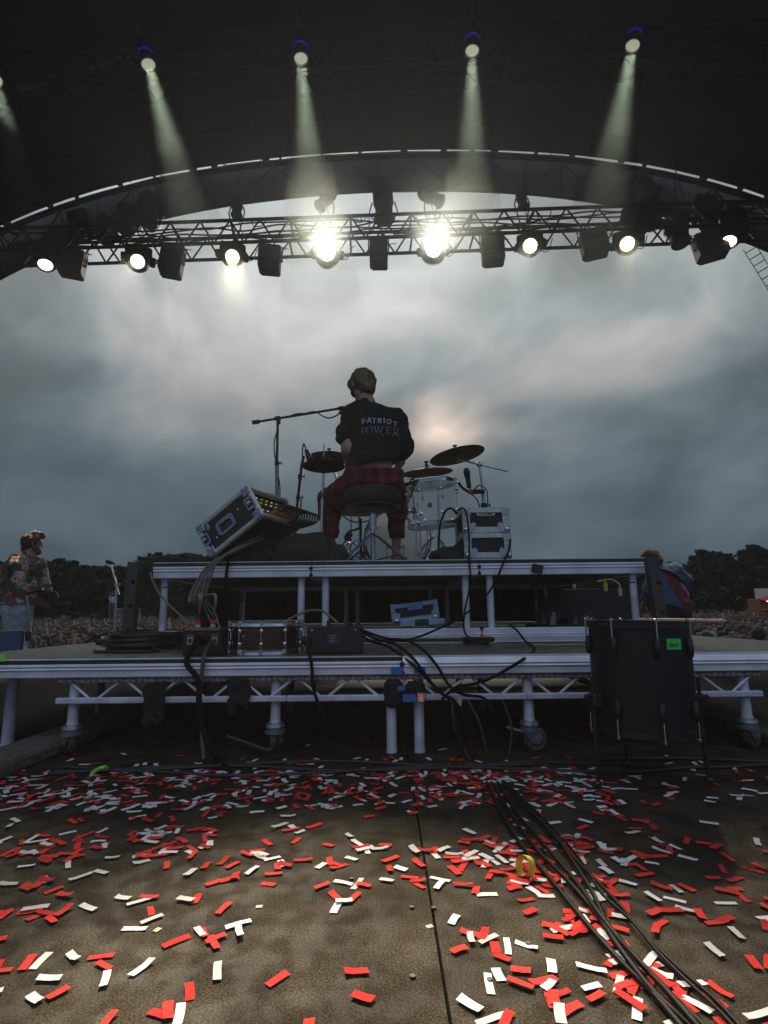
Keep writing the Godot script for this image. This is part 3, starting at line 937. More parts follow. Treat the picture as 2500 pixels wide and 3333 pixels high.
func person_mesh(r: RandomNumberGenerator, hair: Color, shirt: Color, skin: Color, arms: int) -> ArrayMesh:   # a far small spectator: head, hair, shoulders, body
	var m := MB.new()
	m.tint = skin
	m.ball(Vector3(0, 1.59, 0.02), Vector3(0.070, 0.105, 0.088), 10)
	m.cyl(Vector3(0, 1.42, 0), Vector3(0, 1.53, 0.0), 0.06, 0.05, 8, false)
	m.tint = hair
	m.ball(Vector3(0, 1.665, -0.005), Vector3(0.094, 0.085, 0.108), 10)
	m.ball(Vector3(0, 1.60, -0.04), Vector3(0.092, 0.11, 0.075), 10)
	m.tint = shirt
	m.lathe([Vector2(0.17, 0.7), Vector2(0.18, 1.0), Vector2(0.215, 1.25), Vector2(0.20, 1.38), Vector2(0.11, 1.45), Vector2(0.05, 1.47)], Transform3D(Basis.from_scale(Vector3(1, 1, 0.6)), Vector3.ZERO), 10, true)
	for s in [-1.0, 1.0]:
		if arms == 1 and s > 0:
			m.cyl(Vector3(s * 0.19, 1.38, 0), Vector3(s * 0.27, 1.62, 0.12), 0.055, 0.045, 7)
			m.tint = skin
			m.cyl(Vector3(s * 0.27, 1.62, 0.12), Vector3(s * 0.22, 1.90, 0.16), 0.042, 0.035, 7)
			m.ball(Vector3(s * 0.22, 1.95, 0.16), Vector3(0.04, 0.06, 0.03), 6)
			m.tint = shirt
		else:
			m.cyl(Vector3(s * 0.20, 1.38, 0), Vector3(s * 0.26, 1.08, 0.03), 0.06, 0.05, 7)
	var arr := []
	arr.resize(Mesh.ARRAY_MAX)
	arr[Mesh.ARRAY_VERTEX] = m.v; arr[Mesh.ARRAY_NORMAL] = m.n; arr[Mesh.ARRAY_INDEX] = m.ix; arr[Mesh.ARRAY_COLOR] = m.col
	var am := ArrayMesh.new()
	am.add_surface_from_arrays(Mesh.PRIMITIVE_TRIANGLES, arr)
	return am


func build_crowd() -> void:
	var cm := mat("crowd", Color(1, 1, 1), 0.85)
	cm.vertex_color_use_as_albedo = true
	var root := Node3D.new()
	root.name = "crowd"
	add_child(root)
	root.set_meta("kind", "stuff")
	tag(root, "dense crowd of spectators filling the field in front of the stage", "crowd")
	var shirts := [Color(0.02, 0.02, 0.025), Color(0.16, 0.14, 0.14), Color(0.06, 0.025, 0.025), Color(0.025, 0.035, 0.06), Color(0.18, 0.05, 0.05), Color(0.07, 0.06, 0.05), Color(0.01, 0.01, 0.01), Color(0.22, 0.15, 0.05), Color(0.04, 0.06, 0.05), Color(0.10, 0.08, 0.11), Color(0.5, 0.5, 0.5), Color(0.5, 0.38, 0.04), Color(0.08, 0.3, 0.26), Color(0.02, 0.02, 0.03), Color(0.12, 0.09, 0.07), Color(0.03, 0.03, 0.035)]
	var hairs := [Color(0.012, 0.008, 0.006), Color(0.03, 0.018, 0.012), Color(0.09, 0.055, 0.03), Color(0.006, 0.005, 0.005)]
	var skins := [Color(0.36, 0.20, 0.15), Color(0.45, 0.27, 0.20), Color(0.22, 0.12, 0.09)]
	var lists := []
	for k in 20: lists.append([])
	var d := 9.0
	while d < 88.0:
		var step := 0.62 + d * 0.004
		var half := d * 0.78 + 4.0
		var x := -half
		while x < half:
			if absf(x) > d * 0.10 - 0.5 or d < 40.0:
				var p := Vector3(x + rng.randf_range(-0.22, 0.22), -1.62 + rng.randf_range(-0.10, 0.08), -d + rng.randf_range(-0.25, 0.25))
				var b := Basis(Vector3.UP, rng.randf_range(-0.7, 0.7)) * Basis.from_scale(Vector3.ONE * rng.randf_range(0.93, 1.06))
				lists[mini(rng.randi() % 23, 22) % 20 if rng.randf() > 0.12 else [0, 3, 6][rng.randi() % 3]].append(Transform3D(b, p))
			x += step * rng.randf_range(0.75, 1.15)
		d += step * 1.05
	for k in 20:
		var mm := MultiMesh.new()
		mm.transform_format = MultiMesh.TRANSFORM_3D
		mm.mesh = person_mesh(rng, hairs[k % 4], shirts[k % 16], skins[k % 3], 1 if k == 13 else 0)
		mm.instance_count = lists[k].size()
		for i in lists[k].size(): mm.set_instance_transform(i, lists[k][i])
		var o := MultiMeshInstance3D.new()
		o.name = child_name(root, "spectators")
		root.add_child(o, true)
		o.multimesh = mm
		o.material_override = cm
		o.set_meta("kind", "stuff")


func front_person(at: Vector3, coat: Color, hair: Color, label: String, turn: float) -> void:   # someone in the pit, seen from the shoulders up
	var t := thing("person", label, "person", Vector3(at.x, -1.62, at.z))
	var f := Field.new(at + Vector3(-0.4, -1.0, -0.35), at + Vector3(0.4, 0.2, 0.35), 0.02, 0.05)
	var b := Basis(Vector3.UP, turn)
	f.bone(at + Vector3(0, -0.02, 0), at + Vector3(0, 0.03, 0), 0.09, 0.095)
	f.bone(at + Vector3(0, -0.18, 0), at + Vector3(0, -0.08, 0), 0.065, 0.06)
	f.bone(at + b * Vector3(-0.19, -0.26, 0), at + b * Vector3(0.19, -0.26, 0), 0.09, 0.09)
	f.bone(at + b * Vector3(-0.1, -0.3, 0), at + b * Vector3(-0.1, -0.9, 0), 0.13, 0.12)
	f.bone(at + b * Vector3(0.1, -0.3, 0), at + b * Vector3(0.1, -0.9, 0), 0.13, 0.12)
	f.bone(at + b * Vector3(-0.22, -0.28, 0), at + b * Vector3(-0.3, -0.62, -0.05), 0.075, 0.05)
	f.bone(at + b * Vector3(0.22, -0.28, 0), at + b * Vector3(0.3, -0.62, -0.05), 0.075, 0.05)
	var m := MB.new()
	f.add_to(m)
	put("body", m, mat("skin_far", Color(0.4, 0.24, 0.18), 0.6), t)
	m = MB.new()
	m.ball(at + Vector3(0, 0.035, 0.01), Vector3(0.105, 0.115, 0.115), 14)
	put("hair", m, mat("hair_far_%d" % int(at.x * 100), hair, 0.8), t)
	var g := Field.new(at + Vector3(-0.5, -1.0, -0.4), at + Vector3(0.5, 0.2, 0.4), 0.02, 0.04)
	g.bone(at + b * Vector3(-0.19, -0.26, 0), at + b * Vector3(0.19, -0.26, 0), 0.115, 0.115)
	g.bone(at + b * Vector3(-0.1, -0.3, 0), at + b * Vector3(-0.12, -0.95, 0), 0.155, 0.17)
	g.bone(at + b * Vector3(0.1, -0.3, 0), at + b * Vector3(0.12, -0.95, 0), 0.155, 0.17)
	g.bone(at + b * Vector3(-0.23, -0.28, 0), at + b * Vector3(-0.33, -0.62, -0.05), 0.1, 0.08)
	g.bone(at + b * Vector3(0.23, -0.28, 0), at + b * Vector3(0.33, -0.62, -0.05), 0.1, 0.08)
	g.bone(at + b * Vector3(-0.08, -0.14, 0.06), at + b * Vector3(0.08, -0.14, 0.06), 0.06, 0.06)
	g.wrinkle(smooth_noise(6.0, 4), 0.02)
	m = MB.new()
	g.add_to(m)
	put("jacket", m, mat("coat_far_%d" % int(at.x * 100), coat, 0.8), t)


func build_far() -> void:
	build_trees()
	build_crowd()
	front_person(Vector3(-3.727, 0.273, -9.2), Color(0.5, 0.55, 0.68), Color(0.012, 0.012, 0.014), "person with dark hair in a pale blue jacket at the stage edge, left", 0.4)
	front_person(Vector3(5.911, 0.172, -8.9), Color(0.42, 0.48, 0.52), Color(0.012, 0.01, 0.01), "person with black hair and a white top at the stage edge, right", -0.3)
	# hedge bank between the crowd and the trees
	var hd := MB.new()
	for i in 2600:
		var p := Vector3(rng.randf_range(-105, 105), -1.6 + rng.randf_range(0.0, 2.1), -91.0 - rng.randf_range(0, 3))
		var s := rng.randf_range(0.25, 0.6)
		var b := Basis(Vector3(rng.randfn(), rng.randfn(), rng.randfn()).normalized(), rng.randf() * TAU)
		var g := rng.randf_range(0.7, 1.6)
		hd.tint = Color(0.045 * g, 0.075 * g, 0.035 * g)
		hd.tri(p + b * Vector3(-s, -s * 0.4, 0), p + b * Vector3(s, -s * 0.5, 0), p + b * Vector3(0, s, s * 0.3))
	var hm := mat("hedge_leaves", Color(1, 1, 1), 0.9)
	hm.vertex_color_use_as_albedo = true
	var ho := put("hedge", hd, hm, self, true)
	ho.set_meta("kind", "stuff")
	tag(ho, "low green hedge bank between the crowd and the tree line", "hedge")
	# navy banner on a pole and a grey barrier in the field
	var bn := thing("banner", "navy banner with small white print standing in the field left of the riser", "banner", Vector3(-29.374, 0.415, -60))
	var m := MB.new()
	m.box(Vector3(-29.474, 2.288, -60), Vector3(0.85, 2.0, 0.06))
	put("cloth", m, mat("navy", Color(0.02, 0.03, 0.07), 0.8), bn)
	m = MB.new()
	m.cyl(Vector3(-29.902, 3.236, -60), Vector3(-29.704, 0.174, -60), 0.04, 0.04, 6)
	put("pole", m, mat("pole_grey", Color(0.2, 0.2, 0.2), 0.5, 0.5), bn)
	for k in 2:
		words(["ONE", "TIX"][k], Transform3D(Basis.IDENTITY, Vector3(-29.445, 2.533, -59.9) + Vector3(0, -0.35 * k, 0)), 0.32, mat("print_white", Color(0.7, 0.7, 0.7), 0.7), bn, "print")
	var fn := thing("barrier_fence", "grey metal barrier fence standing in the field left of the riser", "fence", Vector3(-28.71, 0.493, -62))
	var a := Vector3(-30.251, 1.067, -62); var e := Vector3(-27.253, 1.036, -62)
	for k in 30:
		m = MB.new()
		var q := a.lerp(e, k / 29.0)
		m.cyl(q + Vector3(0, -1.2, 0), q + Vector3(0, 0.35, 0), 0.02, 0.02, 5, false)
		put("bar", m, mat("fence_grey", Color(0.3, 0.31, 0.32), 0.5, 0.4), fn)
	for y in [0.35, -0.4, -1.2]:
		m = MB.new()
		m.cyl(a + Vector3(0, y, 0), e + Vector3(0, y, 0), 0.03, 0.03, 5)
		put("rail", m, mat("fence_grey", Color(0.3, 0.31, 0.32), 0.5, 0.4), fn)
	# lit food stall at the right edge of the field
	var st := thing("food_stall", "lit orange food stall at the far right edge of the field", "stall", Vector3(39.712, 0.194, -58))
	var c := Vector3(40.389, 0.899, -58)
	m = MB.new()
	m.box(c + Vector3(0.5, 0.0, -1.2), Vector3(3.2, 1.6, 2.0), Basis.IDENTITY, 0.03)
	put("wall", m, mat("stall_brown", Color(0.22, 0.07, 0.03), 0.7), st)
	m = MB.new()
	m.box(c + Vector3(0.5, 1.35, -0.6), Vector3(3.4, 1.1, 0.12))
	put("sign_board", m, mat("stall_sign", Color(0.55, 0.45, 0.4), 0.6), st)
	m = MB.new()
	m.prism(PackedVector2Array([Vector2(-1.1, -0.45), Vector2(1.6, -0.45), Vector2(1.6, 0.1), Vector2(0.2, -0.1)]), 0.03, Transform3D(Basis.IDENTITY, c + Vector3(0.5, 1.35, -0.52)))
	put("sign_panel", m, mat("stall_orange", Color(0.6, 0.16, 0.03), 0.6), st)
	m = MB.new()
	m.box(c + Vector3(0.6, 0.55, -0.14), Vector3(2.0, 0.1, 0.05))
	var lm := mat("tube_lamp", Color(0.9, 0.8, 0.7), 0.4)
	lm.emission_enabled = true; lm.emission = Color(1.0, 0.75, 0.6); lm.emission_energy_multiplier = 2.0
	put("strip_lamp", m, lm, st)
	m = MB.new()
	m.box(c + Vector3(0.5, 0.72, 0.1), Vector3(3.4, 0.06, 0.9), Basis(Vector3.RIGHT, 0.25))
	put("awning", m, mat("stall_red", Color(0.35, 0.05, 0.02), 0.7), st)
	m = MB.new()
	m.box(c + Vector3(0.5, -0.35, -0.05), Vector3(3.0, 0.08, 0.4))
	put("counter", m, mat("stall_counter", Color(0.4, 0.25, 0.12), 0.6), st)

func alu() -> StandardMaterial3D:
	return worn("aluminium", Color(0.72, 0.73, 0.80), Color(0.84, 0.85, 0.92), 1.2, 0.012, 0.38, 0.25)


func rail(parent: Node3D, x0: float, x1: float, z: float, y0: float, y1: float, flip: bool, black: bool, facing := 1.0) -> void:
	var h := y1 - y0
	var top := 0.72 if black else 0.95
	var prof := [Vector2(-0.035, 0), Vector2(-0.002, 0), Vector2(0, 0.03), Vector2(0, 0.40), Vector2(0.009, 0.435), Vector2(0.004, 0.52), Vector2(0.0015, 0.54), Vector2(0.0015, 0.58), Vector2(0.010, 0.60), Vector2(0.001, top - 0.02), Vector2(0.0, top), Vector2(-0.035, top)]
	var pl := PackedVector2Array()
	for p in prof: pl.append(Vector2(p.x, (y0 + h * p.y) if not flip else (y1 - h * p.y)))
	if flip: pl.reverse()
	var m := MB.new()
	m.prism(pl, x1 - x0, Transform3D(Basis(Vector3(0, 0, facing), Vector3.UP, Vector3(-facing, 0, 0)), Vector3((x0 + x1) / 2, 0, z)))
	put("frame_rail", m, alu(), parent)
	if black:
		m = MB.new()
		var c := y0 + h * 0.835 if not flip else y1 - h * 0.835
		m.box(Vector3((x0 + x1) / 2, c, z - facing * 0.012), Vector3(x1 - x0 - 0.002, h * 0.225, 0.02))
		put("board_edge", m, worn("board_edge", Color(0.012, 0.012, 0.012), Color(0.04, 0.04, 0.045), 9.0, 0.03, 0.6), parent)
	m = MB.new()
	var c2 := y0 + h * 0.975 if not flip else y1 - h * 0.975
	m.box(Vector3((x0 + x1) / 2, c2, z - facing * 0.015), Vector3(x1 - x0, h * 0.045, 0.035))
	put("edge_lip", m, alu(), parent)


func deck(parent: Node3D, x0: float, x1: float, z0: float, z1: float, y0: float, y1: float, black: bool, m: Material) -> void:
	var b := MB.new()
	b.box(Vector3((x0 + x1) / 2, y1 - 0.0105, (z0 + z1) / 2), Vector3(x1 - x0 - 0.004, 0.018, z0 - z1 - 0.07))
	put("deck_board", b, m, parent)
	rail(parent, x0, x1, z0, y0, y1, false, black)
	rail(parent, x0, x1, z1, y0, y1, false, black, -1.0)
	for x in [x0 + 0.018, x1 - 0.018]:
		b = MB.new()
		b.box(Vector3(x, (y0 + y1) / 2 - 0.003, (z0 + z1) / 2), Vector3(0.032, y1 - y0 - 0.01, z0 - z1 - 0.08))
		put("side_rail", b, alu(), parent)
	for k in 2:   # cross members under the board
		b = MB.new()
		b.box(Vector3((x0 + x1) / 2, y0 + 0.035, lerpf(z0, z1, (k + 1) / 3.0)), Vector3(x1 - x0 - 0.08, 0.05, 0.05))
		put("cross_member", b, mat("under_grey", Color(0.14, 0.14, 0.15), 0.6, 0.3), parent)


func leg(parent: Node3D, x: float, z: float, y0: float, y1: float, m: Material, r := 0.0225) -> void:
	var b := MB.new()
	b.lathe([Vector2(r, y0), Vector2(r, y1)], Transform3D(Basis.IDENTITY, Vector3(x, 0, z)), 18)
	b.cyl(Vector3(x, y0, z), Vector3(x, y0 + 0.012, z), r + 0.002, r + 0.002, 16)
	put("leg", b, m, parent)


func caster(parent: Node3D, x: float, z: float, y: float, turn: float, brake: bool) -> void:
	var steel := mat("caster_steel", Color(0.30, 0.31, 0.34), 0.35, 0.7)
	var b := Basis(Vector3.UP, turn)
	var o := Vector3(x, 0, z)
	var m := MB.new()
	m.lathe([Vector2(0.022, y), Vector2(0.038, y - 0.004), Vector2(0.042, y - 0.018), Vector2(0.034, y - 0.022), Vector2(0.034, y - 0.03), Vector2(0.044, y - 0.034), Vector2(0.044, y - 0.046), Vector2(0.0, y - 0.046)], Transform3D(Basis.IDENTITY, o), 20)
	put("caster_head", m, steel, parent)
	var wc := o + b * Vector3(0.022, 0.052, 0)
	m = MB.new()
	for s in [-1.0, 1.0]:
		m.prism(PackedVector2Array([Vector2(-0.036, y - 0.04), Vector2(-0.03, 0.085), Vector2(0.008, 0.034), Vector2(0.036, 0.034), Vector2(0.052, 0.06), Vector2(0.040, y - 0.04)]), 0.003, Transform3D(b, o + b * Vector3(0, 0, 0.021 * s)))
	put("caster_fork", m, steel, parent)
	m = MB.new()
	var wx := Transform3D(b * Basis(Vector3.RIGHT, PI / 2), wc)
	m.lathe([Vector2(0.0, -0.014), Vector2(0.036, -0.014), Vector2(0.044, -0.016), Vector2(0.051, -0.011), Vector2(0.052, 0.0), Vector2(0.051, 0.011), Vector2(0.044, 0.016), Vector2(0.036, 0.014), Vector2(0.0, 0.014)], wx, 24)
	put("caster_wheel", m, worn("caster_tyre", Color(0.06, 0.03, 0.03), Color(0.12, 0.06, 0.055), 8.0, 0.03, 0.5), parent)
	m = MB.new()
	m.cyl(wc + b * Vector3(0, 0, -0.03), wc + b * Vector3(0, 0, 0.03), 0.009, 0.009, 8)
	put("axle_bolt", m, steel, parent)
	if brake:
		m = MB.new()
		m.box(o + b * Vector3(-0.062, 0.088, 0.0), Vector3(0.08, 0.012, 0.03), b * Basis(Vector3.BACK, -0.25), 0.004)
		put("brake_lever", m, steel, parent)


func build_risers() -> void:
	var deckm := worn("deck_brown", Color(0.075, 0.064, 0.046), Color(0.17, 0.15, 0.11), 1.3, 0.03, 0.5)
	var pipe := worn("steel_tube", Color(0.58, 0.59, 0.67), Color(0.78, 0.79, 0.88), 1.6, 0.014, 0.40, 0.2)
	var dirty := worn("steel_dirty", Color(0.10, 0.10, 0.11), Color(0.32, 0.32, 0.34), 5.0, 0.03, 0.6, 0.3)
	# lower rolling riser
	var lr := thing("lower_riser", "wide low aluminium riser on tube legs and casters, with a lattice girder under its front", "riser", Vector3(0.1, 0, -3.8))
	deck(lr, -2.14, 0.070, -2.5, -5.75, 0.335, 0.414, true, deckm)
	deck(lr, 0.076, 2.33, -2.5, -5.75, 0.335, 0.414, false, deckm)
	var m := MB.new()
	m.box(Vector3(0.073, 0.379, -2.492), Vector3(0.020, 0.018, 0.012), Basis.IDENTITY, 0.002)
	put("joint_clip", m, mat("clip_black", Color(0.01, 0.01, 0.01), 0.5), lr)
	m = MB.new()
	m.prism(PackedVector2Array([Vector2(-0.013, 0.336), Vector2(0.013, 0.336), Vector2(0.0, 0.365)]), 0.004, Transform3D(Basis.IDENTITY, Vector3(0.073, 0, -2.497)))
	put("joint_gap", m, mat("gap_dark", Color(0.008, 0.008, 0.008), 0.8), lr)
	for x in [0.023, 0.146]: leg(lr, x, -2.555, 0.0, 0.335, pipe)
	leg(lr, -1.80, -2.75, 0.0, 0.335, pipe, 0.027)
	leg(lr, -0.493, -2.56, 0.125, 0.335, pipe)
	leg(lr, 0.634, -2.555, 0.125, 0.335, pipe)
	leg(lr, -1.395, -2.56, 0.125, 0.335, pipe)
	leg(lr, 1.60, -2.555, 0.125, 0.335, pipe)
	caster(lr, -0.493, -2.56, 0.13, PI / 2 - 0.1, false)
	caster(lr, 0.634, -2.555, 0.13, -0.1, true)
	caster(lr, -1.395, -2.56, 0.13, 2.4, false)
	caster(lr, 1.60, -2.555, 0.13, 0.5, false)
	for z in [-3.6, -4.7, -5.6]:
		for x in [-1.8, -0.6, 0.6, 1.7]: leg(lr, x, z, 0.0, 0.335, dirty)
	for c in [[-1.455, -0.44, dirty], [-0.437, 0.62, dirty], [0.623, 1.66, dirty]]:   # girder in three lengths
		m = MB.new()
		m.box(Vector3((c[0] + c[1]) / 2, 0.322, -2.535), Vector3(c[1] - c[0], 0.022, 0.045), Basis.IDENTITY, 0.003)
		put("girder_plate", m, c[2], lr)
		m = MB.new()
		m.box(Vector3((c[0] + c[1]) / 2, 0.235, -2.525), Vector3(c[1] - c[0], 0.026, 0.026), Basis.IDENTITY, 0.004)
		put("girder_chord", m, pipe, lr)
	for i in 12:
		var x := -1.40 + i * 0.255
		for s in [[x, x + 0.085], [x + 0.215, x + 0.13]]:
			m = MB.new()
			m.cyl(Vector3(s[0], 0.312, -2.527), Vector3(s[1], 0.246, -2.527), 0.006, 0.006, 8)
			put("girder_brace", m, pipe, lr)
	# upper riser: three decks side by side on tube legs, over an upturned frame
	var ur := thing("upper_riser", "upper aluminium drum riser of three decks on tube legs", "riser", Vector3(0.1, 0.414, -4.5))
	var xs := [-1.47, -0.466, 0.600, 1.665]
	for i in 3: deck(ur, xs[i] + 0.003, xs[i + 1] - 0.003, -3.48, -5.6, 0.833, 0.933, true, mat("deck_black", Color(0.012, 0.012, 0.012), 0.6))
	for i in 3:
		rail(ur, xs[i] + 0.003 - (0.04 if i == 0 else 0.0), xs[i + 1] - 0.003, -3.48, 0.418, 0.506, true, i < 2)
		rail(ur, xs[i] + 0.003, xs[i + 1] - 0.003, -5.6, 0.418, 0.506, true, true)
	for x in [-0.466, 0.600]:
		for q in [[0.885, 0.84, 1.0], [0.45, 0.505, -1.0]]:
			m = MB.new()
			m.box(Vector3(x, q[0], -3.474), Vector3(0.022, 0.020, 0.012), Basis.IDENTITY, 0.002)
			put("joint_clip", m, mat("clip_black", Color(0.01, 0.01, 0.01), 0.5), ur)
			m = MB.new()
			m.prism(PackedVector2Array([Vector2(-0.014, q[1] - 0.005 * q[2]), Vector2(0.014, q[1] - 0.005 * q[2]), Vector2(0.0, q[1] + 0.028 * q[2])]), 0.004, Transform3D(Basis.IDENTITY, Vector3(x, 0, -3.478)))
			put("joint_gap", m, mat("gap_dark", Color(0.008, 0.008, 0.008), 0.8), ur)
	for x in [-1.412, -0.535, -0.379, 0.517, 0.673, 1.592]:
		leg(ur, x, -3.54, 0.45, 0.84, pipe)
	for x in [-1.403, -0.384, -0.27, 0.454, 0.616, 1.504]:
		leg(ur, x, -5.5, 0.45, 0.84, pipe)
	for x in [-1.41, 1.59]:
		m = MB.new()
		m.cyl(Vector3(x, 0.775, -3.54), Vector3(x, 0.782, -3.54), 0.0235, 0.0235, 16)
		put("leg_band", m, mat("tape_black", Color(0.012, 0.012, 0.012), 0.6), ur)
	# black cloth hung behind the riser
	var sk := MB.new()
	var n := 60
	for i in n:
		var a := lerpf(-1.9, 2.0, float(i) / n); var b := lerpf(-1.9, 2.0, (i + 1.0) / n)
		var za := -5.68 + 0.03 * sin(a * 21.0) + 0.02 * sin(a * 47.0); var zb := -5.68 + 0.03 * sin(b * 21.0) + 0.02 * sin(b * 47.0)
		sk.quad(Vector3(a, 0.42, za), Vector3(b, 0.42, zb), Vector3(b, 0.91, zb), Vector3(a, 0.91, za))
		sk.quad(Vector3(b, 0.42, zb - 0.006), Vector3(a, 0.42, za - 0.006), Vector3(a, 0.91, za - 0.006), Vector3(b, 0.91, zb - 0.006))
	tag(put("riser_skirt", sk, mat("skirt_black", Color(0.006, 0.006, 0.006), 0.95, 0.0, 0.2)), "black cloth skirt hung along the far side of the drum riser", "skirt")
	# perforated black rack posts standing at both ends of the upper riser
	for e in [[-1.555, -3.40, 0.928, 0.43, 0.035, "tall black perforated post at the left end of the drum riser"], [1.672, -3.40, 0.925, 0.30, -0.10, "leaning black perforated post at the right end of the drum riser"]]:
		var c := CSGBox3D.new()
		c.name = numbered("perforated_post")
		var h: float = e[2] - e[3]
		c.size = Vector3(0.078, h, 0.04)
		c.material = worn("post_black", Color(0.035, 0.035, 0.035), Color(0.07, 0.07, 0.07), 6.0, 0.04, 0.5)
		c.position = Vector3(e[0], (e[2] + e[3]) / 2, e[1])
		c.rotation = Vector3(0, 0.25 * signf(e[0]), -e[4] * 0.6)
		add_child(c)
		for k in 3:
			var hole := CSGCylinder3D.new()
			hole.name = "hole_%d" % k
			hole.radius = 0.018; hole.height = 0.2; hole.sides = 18
			hole.operation = CSGShape3D.OPERATION_SUBTRACTION
			hole.rotation.x = PI / 2
			hole.position = Vector3(0.012, h * (0.24 - 0.29 * k), 0)
			hole.material = c.material
			c.add_child(hole)
		for k in 10:
			var hole := CSGCylinder3D.new()
			hole.name = "bolt_hole_%d" % k
			hole.radius = 0.004; hole.height = 0.2; hole.sides = 8
			hole.operation = CSGShape3D.OPERATION_SUBTRACTION
			hole.rotation.x = PI / 2
			hole.position = Vector3(-0.03, h * (0.45 - 0.1 * k), 0)
			c.add_child(hole)
		tag(c, e[5], "post", "perforated posts at the riser ends")
	# tapes
	var blue := mat("tape_blue", Color(0.03, 0.16, 0.45), 0.6)
	var green := mat("tape_green", Color(0.35, 0.75, 0.12), 0.6)
	var black := mat("tape_black", Color(0.012, 0.012, 0.012), 0.6)
	var tapes := [
		[Vector3(0.049, 0.35, -2.49), Vector2(0.052, 0.03), 0.02, -2.4985, blue, "square of blue tape on the lower rail left of the joint"],
		[Vector3(0.15, 0.355, -2.49), Vector2(0.05, 0.022), 0.18, -2.4985, blue, "slanting strip of blue tape on the lower rail right of the joint"],
		[Vector3(0.964, 0.867, -3.47), Vector2(0.07, 0.055), -0.25, -3.472, black, "square of black tape on the upper rail right of the joint"],
		[Vector3(-1.694, 0.425, -2.49), Vector2(0.03, 0.032), 0.0, -2.495, green, "green tape wrapped on the left end of the lower deck edge"]]
	for t in tapes:
		m = MB.new()
		m.box(Vector3(t[0].x, t[0].y, t[3] + (0.009 if t[3] < -3.0 else 0.006)), Vector3(t[1].x, t[1].y, 0.0015), Basis(Vector3.BACK, t[2]))
		tag(put("tape_patch", m, t[4]), t[5], "tape")
	for t in [[Vector3(-0.662, 0.417, -2.798), 0.3, "yellow green tape strip on the lower deck beside the snare drum"], [Vector3(1.253, 0.417, -3.188), 0.9, "yellow green tape line on the lower deck at the foot of the drum riser, right"], [Vector3(0.405, 0.417, -3.453), 0.55, "yellow green tape line on the lower deck at the foot of the drum riser, middle"]]:
		m = MB.new()
		m.box(Vector3(t[0].x, 0.4155, t[0].z), Vector3(t[1], 0.0015, 0.03))
		tag(put("tape_line", m, mat("tape_yellow_green", Color(0.5, 0.68, 0.12), 0.6)), t[2], "tape")
	# black wrap round the two middle legs, with bits of blue tape and a steel clamp
	var wr := thing("black_wrap", "black cloth wrap round the two middle legs with bits of blue tape", "cloth", Vector3(0.091, 0.246, -2.53))
	m = MB.new()
	m.box(Vector3(0.034, 0.253, -2.53), Vector3(0.085, 0.12, 0.075), Basis.IDENTITY, 0.02)
	m.box(Vector3(0.13, 0.268, -2.53), Vector3(0.09, 0.07, 0.07), Basis(Vector3.BACK, 0.1), 0.02)
	put("cloth", m, worn("cloth_black", Color(0.005, 0.005, 0.0055), Color(0.012, 0.012, 0.012), 9.0, 0.03, 0.9), wr)
	for q in [[Vector3(0.068, 0.278, -2.487), Vector2(0.032, 0.02), 0.2, blue], [Vector3(0.101, 0.237, -2.487), Vector2(0.056, 0.032), 0.0, blue], [Vector3(0.079, 0.233, -2.488), Vector2(0.012, 0.01), 0.1, blue]]:
		m = MB.new()
		m.box(q[0], Vector3(q[1].x, q[1].y, 0.002), Basis(Vector3.BACK, q[2]))
		put("blue_tape", m, q[3], wr)
	m = MB.new()
	m.box(Vector3(0.152, 0.24, -2.49), Vector3(0.035, 0.04, 0.02), Basis.IDENTITY, 0.003)
	m.cyl(Vector3(0.168, 0.256, -2.48), Vector3(0.167, 0.226, -2.48), 0.006, 0.006, 8)
	put("clamp", m, mat("chrome", Color(0.75, 0.76, 0.78), 0.15, 0.95), wr)
	for q in [[Vector3(-0.642, 0.266, -2.5), 0.085, 0.085, "black cloth bundle hanging on the girder left of the caster leg"], [Vector3(-1.01, 0.252, -2.5), 0.045, 0.13, "black cloth strips hanging on the girder, far left"]]:
		var f := Field.new(q[0] + Vector3(-0.16, -0.22, -0.1), q[0] + Vector3(0.16, 0.16, 0.1), 0.01, 0.03)
		f.bone(q[0] + Vector3(-0.03, 0.045, 0), q[0] + Vector3(-0.025, -q[2], 0), 0.022, 0.018, Vector3(0.8, 1, 1.6))
		f.bone(q[0] + Vector3(0.02, 0.045, 0), q[0] + Vector3(0.03, -q[2] * 0.75, 0.01), 0.022, 0.015, Vector3(0.8, 1, 1.6))
		f.wrinkle(smooth_noise(18.0, 6), 0.012)
		m = MB.new()
		f.add_to(m)
		tag(put("cloth_bundle", m, worn("cloth_black", Color(0.005, 0.005, 0.0055), Color(0.012, 0.012, 0.012), 9.0)), q[3], "cloth", "black cloths on the girder")
	# things stored under the drum riser: upturned flight case with wheels, plugs and lights
	var dl := thing("upturned_case", "black case with upturned wheels stored under the drum riser at the right", "case", Vector3(1.401, 0.516, -4.3))
	m = MB.new()
	m.box(Vector3(1.576, 0.485, -4.5) + Vector3(0.1, -0.02, 0), Vector3(0.95, 0.07, 0.6), Basis.IDENTITY, 0.01)
	put("case_body", m, mat("case_dark", Color(0.03, 0.025, 0.02), 0.6), dl)
